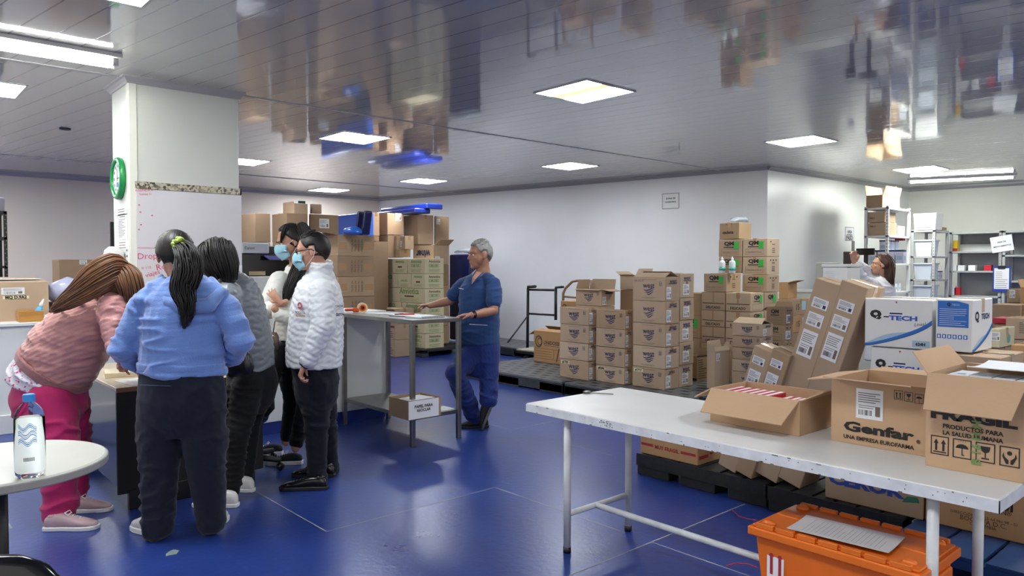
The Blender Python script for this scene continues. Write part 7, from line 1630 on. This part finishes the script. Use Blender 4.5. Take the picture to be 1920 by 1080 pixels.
F4.hand(J(524, 566, 5.2), -RT*.6+UP*.7, FW, .35, 1, .25, .78)
LC = [[J(543, 665, 5.66), J(548, 752, 5.6), J(536, 828, 5.62)], [J(568, 665, 5.62), J(572, 760, 5.5), J(554, 840, 5.45)]]
inner_legs(F4, LC, (.07, .046, .033))
M_CQ = mat('cream_quilt', srgb('E2E1DA'), .5, noise=.03)
mb = MB(); F4.torso(ax, [(.158, .15), (.165, .15), (.165, .15), (.172, .15), (.14, .125), (.09, .09), (.075, .08)], RT, mb)
F4.limb([aA[0], aA[0].lerp(aA[1], .5), aA[1], aA[1].lerp(aA[2], .45)], [.08, .078, .07, .052], mb); F4.limb([aB[0], aB[0].lerp(aB[1], .5), aB[1], aB[2]], [.08, .075, .068, .055], mb)
F4.wear('quilted_jacket', mb, M_CQ, .009, 3, quilt(F4.bones(([ax[0], ax[-1]], .17), (aA, .07), (aB, .07)), .04, .005))
M_DN = fabric('dark_navy_denim', '10151F', .8, .2, 260, .1)
mb = MB(); F4.torso([J(556, 705, 5.63), J(556, 680, 5.64), J(556, 655, 5.65), J(556, 630, 5.66)], [(.1, .1), (.165, .14), (.165, .14), (.145, .12)], RT, mb)
legs(F4, mb, [[c[0], c[0].lerp(c[1], .5), c[1], c[1].lerp(c[2], .85)] for c in LC], [[.105, .09, .068, .052]]*2)
F4.wear('jeans', mb, M_DN, .009, 3, folds(F4.bones((LC[0], .07), (LC[1], .07)), .006, 40, 17))
ROOT4 = F4.finish(); F4.eyes(ROOT4); F4.mask(ROOT4)
hm = F4.haircap(lambda az: 46 if az < 35 else (46-(az-35)*1.1 if az < 110 else -40), HB, 1.0, vol=(1.07, 1.06, 1.06))
F4.strands(hm, [J(560, 425, 5.62), J(572, 445, 5.6), J(572, 480, 5.56), J(556, 515, 5.42), J(542, 545, 5.36), J(536, 566, 5.34)], [(.05, .06), (.06, .08), (.055, .07), (.06, .045), (.045, .03), (.02, .012)], RT, 150, .004, 21, .006, .82)
F4.strands(hm, [J(537, 425, 5.52), J(530, 440, 5.5), (J(527, 455, 5.52))], [(.02, .03), (.012, .02), (.008, .012)], RT, 40, .003, 22, .003, .8)
F4.strands(hm, [J(575, 440, 5.66), J(585, 480, 5.68), J(585, 520, 5.7)], [(.05, .06), (.05, .06), (.03, .04)], RT, 70, .004, 23, .005, .82)
hm.build('hair', HB, ROOT4, smooth=True)
M_BK = mat('black_knit', srgb('17171A'), .8, bump=.3, bscale=150)
F4.shoe(ROOT4, atz(530, 852, 0), -RT*.96-FW*.12, .265, M_BK, M_RUB, .07, .045, laces=M_WHITE, ankle=.08, sole_h=.03); F4.shoe(ROOT4, atz(567, 870, 0), -RT*.97-FW*.05, .27, M_BK, M_RUB, .07, .045, laces=M_WHITE, ankle=.08, sole_h=.03)
hb = J(507, 640, 5.3); t = thing('handbag', 'small brown metallic handbag hanging in front of the cream quilted jacket', 'bag', hb)
mb = MB(); mb.loft([(0, 0, -.07), (0, 0, -.05), (0, 0, .03), (0, 0, .065)], [(.05, .02), (.062, .035), (.06, .035), (.045, .02)], RT, 18, power=.6); mb.build('body', mat('bronze_leather', srgb('6E5A54'), .25, .4), t, smooth=True)
mb = MB(); mb.box((-.008, -.045, .01), (.008, -.036, .03)); mb.build('clasp', M_STEEL, t)
mb = MB(); mb.tube([RT*.02+UP*.06, J(516, 600, 5.25)-hb, J(560, 520, 5.45)-hb], .004, 6); mb.build('strap', M_BLACKG, t, smooth=True)

# ----------------------------------------------------------------- 5. man in white quilted jacket
F5 = Fig('person in white quilted jacket, glasses and face mask, seen from the side with arms hanging', atz(600, 912, 0), SKIN)
hf = -RT*.96-FW*.12-UP*.16
F5.head(J(586, 470, 4.95), hf, UP, J(603, 512, 4.98), 1.06, .058)
ax = [J(589, 686, 5.0), J(590, 655, 5.0), J(593, 610, 5.0), J(596, 565, 5.0), J(598, 535, 5.0), J(600, 516, 4.99), J(601, 503, 4.98), J(602, 490, 4.97)]
F5.torso([J(592, 730, 5.0)]+ax[:6], [(.14, .15), (.14, .15), (.14, .15), (.14, .17), (.13, .18), (.1, .16), (.05, .06)], RT)
aN = [J(603, 546, 4.82), J(606, 612, 4.76), J(577, 676, 4.74)]; aF = [J(592, 540, 5.2), J(585, 612, 5.25), J(562, 670, 5.2)]
for a in (aN, aF): F5.limb(a, [.05, .042, .028])
F5.hand(J(571, 683, 4.74), -UP*.9-RT*.35, RT, 1.0, -1, .05, .95); F5.hand(aF[2], -UP, RT, .8, 1)
LC = [[J(592, 715, 4.93), J(593, 805, 4.96), J(595, 893, 4.98)], [J(600, 712, 5.1), J(610, 795, 5.17), J(619, 878, 5.25)]]
inner_legs(F5, LC)
M_WQ = mat('white_quilt', srgb('DFE1E4'), .42, noise=.02)
mb = MB(); F5.torso(ax, [(.185, .205), (.19, .21), (.182, .215), (.168, .22), (.14, .19), (.095, .12), (.082, .09), (.08, .088)], RT, mb)
F5.limb([aN[0], aN[0].lerp(aN[1], .5), aN[1], aN[1].lerp(aN[2], .5), aN[2]], [.084, .086, .08, .07, .056], mb); F5.limb(aF, [.09, .08, .055], mb)
F5.wear('quilted_jacket', mb, M_WQ, .0085, 3, quilt(F5.bones(([ax[0], ax[-1]], .19), (aN, .08), (aF, .08)), .046, .0065))
mb = MB(); F5.torso([J(594, 770, 5.0), J(594, 745, 5.0), J(593, 710, 5.0), J(591, 680, 5.0)], [(.1, .11), (.145, .16), (.155, .175), (.15, .17)], RT, mb)
legs(F5, mb, [[c[0], c[0].lerp(c[1], .5), c[1], c[1].lerp(c[2], .6), c[2]] for c in LC], [[.115, .1, .08, .07, .064]]*2)
F5.wear('jeans', mb, M_DN, .009, 3, folds(F5.bones((LC[0], .08), (LC[1], .08)), .008, 34, 19))
ROOT5 = F5.finish(); F5.eyes(ROOT5); F5.mask(ROOT5)
hm = F5.haircap(lambda az: 38 if az < 35 else (38-(az-35)*1.15 if az < 68 else (2 if az < 78 else (8 if az < 98 else -12-(az-98)*.65))), HB, 1.0, groove=90, vol=(1.0, 1.02, 1.03)); 
rg = random.Random(8)
for k in range(150):
    az = rg.uniform(-120, 120); el = rg.uniform(35, 85); e, a = math.radians(el), math.radians(az); p = F5.M @ Vector((.082*math.cos(e)*math.sin(a), -.008+.105*math.cos(e)*math.cos(a), .026+.098*math.sin(e)))
    v = (F5.M.to_3x3() @ Vector((rg.uniform(-.3, .3), -.6, .35))).normalized(); hm.tube([p, p+v*.012, p+v*.022+(F5.M.to_3x3() @ Vector((0, -.008, -.004)))], [.003, .0025, .001], 4)
hm.build('hair', HB, ROOT5, smooth=True)
gl = MB(); Mx = F5.M
for q in (-1, 1):
    ring = [Mx @ Vector((q*.031+.023*math.cos(t), .098-.01*abs(math.cos(t)) if q*math.cos(t) > 0 else .1, .0+.017*math.sin(t))) for t in [i*math.pi/8 for i in range(17)]]; gl.tube(ring, .0028, 6)
    gl.tube([Mx @ Vector((q*.054, .09, .006)), Mx @ Vector((q*.08, .06, .008)), Mx @ Vector((q*.083, 0, .008)), Mx @ Vector((q*.082, -.02, -.005))], .003, 6)
gl.tube([Mx @ Vector((-.01, .102, .003)), Mx @ Vector((.01, .102, .003))], .003, 6); gl.build('glasses', M_BLACKG, ROOT5, smooth=True)
mb = MB(); wv = F5.L(aN[2]); dv = (F5.L(J(571, 683, 4.74))-wv).normalized(); mb.loft([wv+dv*.02, wv+dv*.045], [(.034, .034), (.034, .034)], None, 18); mb.build('wrist_watch', M_BLACKG, ROOT5, smooth=True)
# chest emblem and back lettering as flat prints fixed to the cloth
def patch(F, root, c, right, up, w_, txt, m, name, th=.0, h=None, bold=.03, extra=None):
    vs, fs, tw, tt = text_geo(txt, bold); k = w_/tw; kh = (h/tt) if h else k; r_ = Vector(right).normalized(); u_ = Vector(up).normalized(); n_ = r_.cross(u_).normalized()
    mb = MB(); mb.add([F.L(c)+r_*((a-tw/2)*k)+u_*((b-tt/2)*kh) for a, b in vs], fs)
    return mb.build(name, m, root)
pf = J(563, 570, 4.805); patch(F5, ROOT5, J(562, 573, 4.79), RT*.8+FW*-.6, UP, .05, 'O', mat('jacket_red', srgb('C0505E'), .6), 'chest_emblem', bold=.06)
patch(F5, ROOT5, J(563, 586, 4.775), RT*.8-FW*.6, UP, .1, 'BOGOTA', M_GREY, 'chest_lettering'); patch(F5, ROOT5, J(563, 592, 4.775), RT*.8-FW*.6, UP, .1, 'ALCALDIA', mat('jacket_orange', srgb('C98A6A'), .6), 'chest_lettering')
patch(F5, ROOT5, J(634, 574, 4.84), RT*.6+FW*.8, UP, .09, 'ALCALDIA', M_BLK, 'back_lettering'); patch(F5, ROOT5, J(634, 590, 4.84), RT*.6+FW*.8, UP, .1, 'BOGOTA', M_BLK, 'back_lettering', bold=.05)
M_SHOE = mat('black_shoe_leather', srgb('101012'), .18)
F5.shoe(ROOT5, atz(614, 917, 0), -RT*.98-FW*.03, .31, M_SHOE, M_SOLEB, .075, .048, laces=M_BLACKG); F5.shoe(ROOT5, atz(628, 893, 0), -RT*.97, .3, M_SHOE, M_SOLEB, .075, .048, laces=M_BLACKG)

# ----------------------------------------------------------------- 6. scrubs man
F6 = Fig('person in dark blue scrubs with short grey hair leaning on the steel table', atz(892, 802, 0), SKIN2)
hf = -RT*.86-FW*.5-UP*.06
F6.head(J(900, 477, 6.68), hf, UP, J(905, 514, 6.72), 1.1, .068, 1.1)
ax = [J(898, 645, 6.75), J(898, 605, 6.75), J(899, 565, 6.74), J(900, 540, 6.73), J(902, 522, 6.73), J(904, 512, 6.72), J(905, 505, 6.72)]
F6.torso([J(898, 680, 6.75)]+ax, [(.15, .13), (.17, .13), (.165, .13), (.17, .13), (.165, .12), (.12, .1), (.08, .08), (.06, .06)], RT)
aN = [J(926, 532, 6.6), J(925, 583, 6.5), J(884, 591, 6.34)]; aF = [J(868, 533, 6.86), J(843, 564, 6.92), J(806, 573, 6.95)]
F6.limb([aN[0], aN[0].lerp(aN[1], .6), aN[1], aN[1].lerp(aN[2], .35), aN[2]], [.055, .047, .044, .042, .028]); F6.limb([aF[0], aF[0].lerp(aF[1], .6), aF[1], aF[1].lerp(aF[2], .35), aF[2]], [.055, .047, .044, .042, .028])
F6.hand(aN[2]+UP*.005, -RT*.93-UP*.06-FW*.1, -UP, .32, 1, .2, 1.0); F6.hand(aF[2]+UP*.01, -RT*.9-UP*.1, -UP, .95, -1, .08, 1.0)
LC = [[J(888, 662, 6.72), J(853, 700, 6.52), J(890, 782, 6.72)], [J(915, 662, 6.72), J(916, 712, 6.66), J(916, 750, 6.6)]]
inner_legs(F6, LC)
M_SC = fabric('scrub_blue', '24416F', .75, .12, 240, .15); M_SCP = fabric('scrub_trouser_blue', '182A68', .75, .12, 240, .15)
mb = MB(); F6.torso(ax[:6], [(.192, .155), (.19, .155), (.19, .155), (.185, .145), (.135, .115), (.075, .075)], RT, mb)
F6.limb([aN[0], aN[0].lerp(aN[1], .4), aN[0].lerp(aN[1], .66)], [.066, .072, .072], mb); F6.limb([aF[0], aF[0].lerp(aF[1], .4), aF[0].lerp(aF[1], .64)], [.064, .068, .07], mb)
for q_ in (aN, aF): mb.loft([F6.L(q_[0]), F6.L(J(903, 517, 6.72))], [(.062, .062), (.055, .055)], None, 14)
F6.wear('scrub_top', mb, M_SC, .0085, 3, folds(F6.bones(([ax[0], ax[-1]], .17), (aN, .08), (aF, .08)), .009, 24, 23))
mb = MB(); F6.torso([J(900, 705, 6.73), J(900, 680, 6.74), J(900, 655, 6.75), J(899, 635, 6.75)], [(.12, .12), (.185, .16), (.19, .16), (.17, .14)], RT, mb)
legs(F6, mb, [[LC[0][0], LC[0][0].lerp(LC[0][1], .5), LC[0][1], LC[0][1].lerp(LC[0][2], .6), LC[0][2]], [LC[1][0], LC[1][1], LC[1][2]]], [[.12, .105, .092, .085, .07], [.115, .09, .075]])
F6.wear('scrub_trousers', mb, M_SCP, .009, 3, folds(F6.bones((LC[0], .09), (LC[1], .09)), .009, 28, 29))
ROOT6 = F6.finish(.0062, 1); F6.eyes(ROOT6, mat('dark_brow', srgb('2E2825'), .6))
hm = F6.haircap(lambda az: 36 if az < 35 else (36-(az-35)*1.15 if az < 68 else (2 if az < 78 else (8 if az < 98 else -12-(az-98)*.65))), HG, 1.0, groove=80, vol=(.99, 1.0, 1.02)); rg = random.Random(9)
for k in range(170):
    az = rg.uniform(-130, 130); el = rg.uniform(32, 85); e, a = math.radians(el), math.radians(az); p = F6.M @ Vector((.08*math.cos(e)*math.sin(a), -.008+.102*math.cos(e)*math.cos(a), .026+.096*math.sin(e)))
    v = (F6.M.to_3x3() @ Vector((rg.uniform(-.3, .3), -.5, .5))).normalized(); hm.tube([p, p+v*.012, p+v*.024+(F6.M.to_3x3() @ Vector((0, -.008, -.004)))], [.0032, .0026, .001], 4)
hm.build('hair', HG, ROOT6, smooth=True)
mb = MB(); wv = F6.L(aN[2]); dv = (wv-F6.L(aN[1])).normalized(); mb.loft([wv-dv*.035, wv-dv*.005], [(.034, .034), (.034, .034)], None, 18); mb.build('wrist_watch', M_BLACKG, ROOT6, smooth=True)
# v neck opening shows skin
mb = MB(); cA = F6.L(J(886, 522, 6.585)); 
t_ = [(J(894, 508, 6.62), J(889, 530, 6.575), J(901, 510, 6.63))]
fd = (-RT*.7-FW*.7).normalized()
mb.add([F6.L(J(893, 509, 6.60)), F6.L(J(886, 519, 6.565)), F6.L(J(884, 534, 6.545)), F6.L(J(892, 524, 6.555)), F6.L(J(903, 511, 6.60))], [(0, 1, 2, 3, 4)]); mb.build('neckline_skin', SKIN2, ROOT6, solid=.004)
mb = MB(); mb.tube([F6.L(J(893, 507, 6.60)), F6.L(J(884, 520, 6.56)), F6.L(J(883, 536, 6.54)), F6.L(J(893, 524, 6.55)), F6.L(J(906, 510, 6.60))], .007, 8); mb.build('neckline_trim', M_SC, ROOT6, smooth=True)
mb = MB(); mb.tube([F6.L(J(860, 540, 6.60)), F6.L(J(869, 542, 6.58))], .0025, 6); mb.tube([F6.L(J(880, 608, 6.545)), F6.L(J(914, 610, 6.545))], .0022, 6); mb.build('pocket_piping', M_WHITE, ROOT6)
F6.shoe(ROOT6, atz(916, 801, 0), -RT*.97-FW*.12, .26, M_BK, M_SOLEB, .08, .048)
# the crossed foot stands on its toe
r3 = Matrix.Rotation(math.radians(-78), 3, RT.cross(UP).cross(UP).normalized()) if False else None
f_ = (-RT*.6+FW*.0).normalized(); x_ = f_.cross(UP)
M3 = Matrix.Rotation(math.radians(-68), 3, x_)
F6.shoe(ROOT6, Vector((J(926, 700, 6.58).x, J(926, 700, 6.58).y, .25)), f_, .26, M_BK, mat('grey_rubber', srgb('55534E'), .6), .08, .048, M3=M3)

# ----------------------------------------------------------------- 7. woman in the white coat, far right
F7 = Fig('person in white coat with long brown hair, raising both arms behind the cartons', atd(1650, 520, 8.8)*1.0)
F7.base.z = 0
F7.head(J(1652, 496, 8.8), -RT*.93+FW*.2+UP*.05, UP, J(1656, 519, 8.82), 1.02, .05)
ax = [J(1655, 640, 8.85), J(1654, 590, 8.85), J(1652, 555, 8.84), J(1652, 535, 8.83), J(1654, 525, 8.83), J(1656, 518, 8.82)]
F7.torso(ax, [(.14, .13), (.13, .12), (.15, .13), (.13, .12), (.09, .09), (.05, .05)], RT)
aA = [J(1640, 536, 8.7), J(1620, 528, 8.6), J(1601, 492, 8.55)]; aB = [J(1652, 532, 8.95), J(1628, 512, 8.9), J(1604, 490, 8.7)]
for a in (aA, aB): F7.limb(a, [.042, .036, .024])
F7.hand(aA[2], UP*.9-RT*.1, -FW, .5, 1, .15, .95); F7.hand(aB[2], UP*.9-RT*.2, FW, .6, -1, .15, .95)
LC = [[J(1648, 640, 8.8), J(1646, 690, 8.8), atz(1646, 728, 0)+UP*.08], [J(1662, 640, 8.9), J(1660, 690, 8.9), atz(1664, 726, 0)+UP*.08]]
inner_legs(F7, LC)
M_COAT = fabric('white_coat_cloth', 'DDDCE2', .8, .1, 200, .1)
mb = MB(); F7.torso([J(1656, 675, 8.85)]+ax, [(.21, .19), (.185, .17), (.165, .155), (.18, .16), (.155, .14), (.11, .11), (.065, .065)], RT, mb)
for a in (aA, aB): F7.limb([a[0], a[1], a[1].lerp(a[2], .85)], [.075, .065, .045], mb)
F7.wear('white_coat', mb, M_COAT, .011, 3, folds(F7.bones((ax, .17), (aA, .07), (aB, .07)), .010, 30, 31))
mb = MB(); legs(F7, mb, LC, [[.09, .075, .06]]*2); F7.wear('trousers', mb, M_NV, .012, 2, None)
ROOT7 = F7.finish(.008, 2); F7.eyes(ROOT7)
hm = F7.haircap(lambda az: 42 if az < 40 else (42-(az-40)*1.1 if az < 110 else -40), HB2, 1.0, vol=(1.06, 1.06, 1.05))
F7.strands(hm, [J(1656, 480, 8.8), J(1665, 495, 8.78), J(1668, 520, 8.75), J(1671, 545, 8.75)], [(.05, .07), (.06, .08), (.05, .06), (.02, .03)], RT, 100, .005, 33, .006, .82)
hm.build('hair', HB2, ROOT7, smooth=True)
F7.shoe(ROOT7, LC[0][2]-UP*.08+RT*.04, -RT, .25, M_SHOE, M_SOLEB); F7.shoe(ROOT7, LC[1][2]-UP*.08+RT*.04, -RT, .25, M_SHOE, M_SOLEB)
ph = J(1603, 466, 8.6); mb = MB(); mb.box((-.035, -.004, -.0), (.035, .004, .12)); o = mb.build('mobile_phone', M_BLACKG, bevel=.003, loc=aA[2]+UP*.13-RT*.01); tag(o, 'dark mobile phone held up by the woman in the white coat', 'phone')
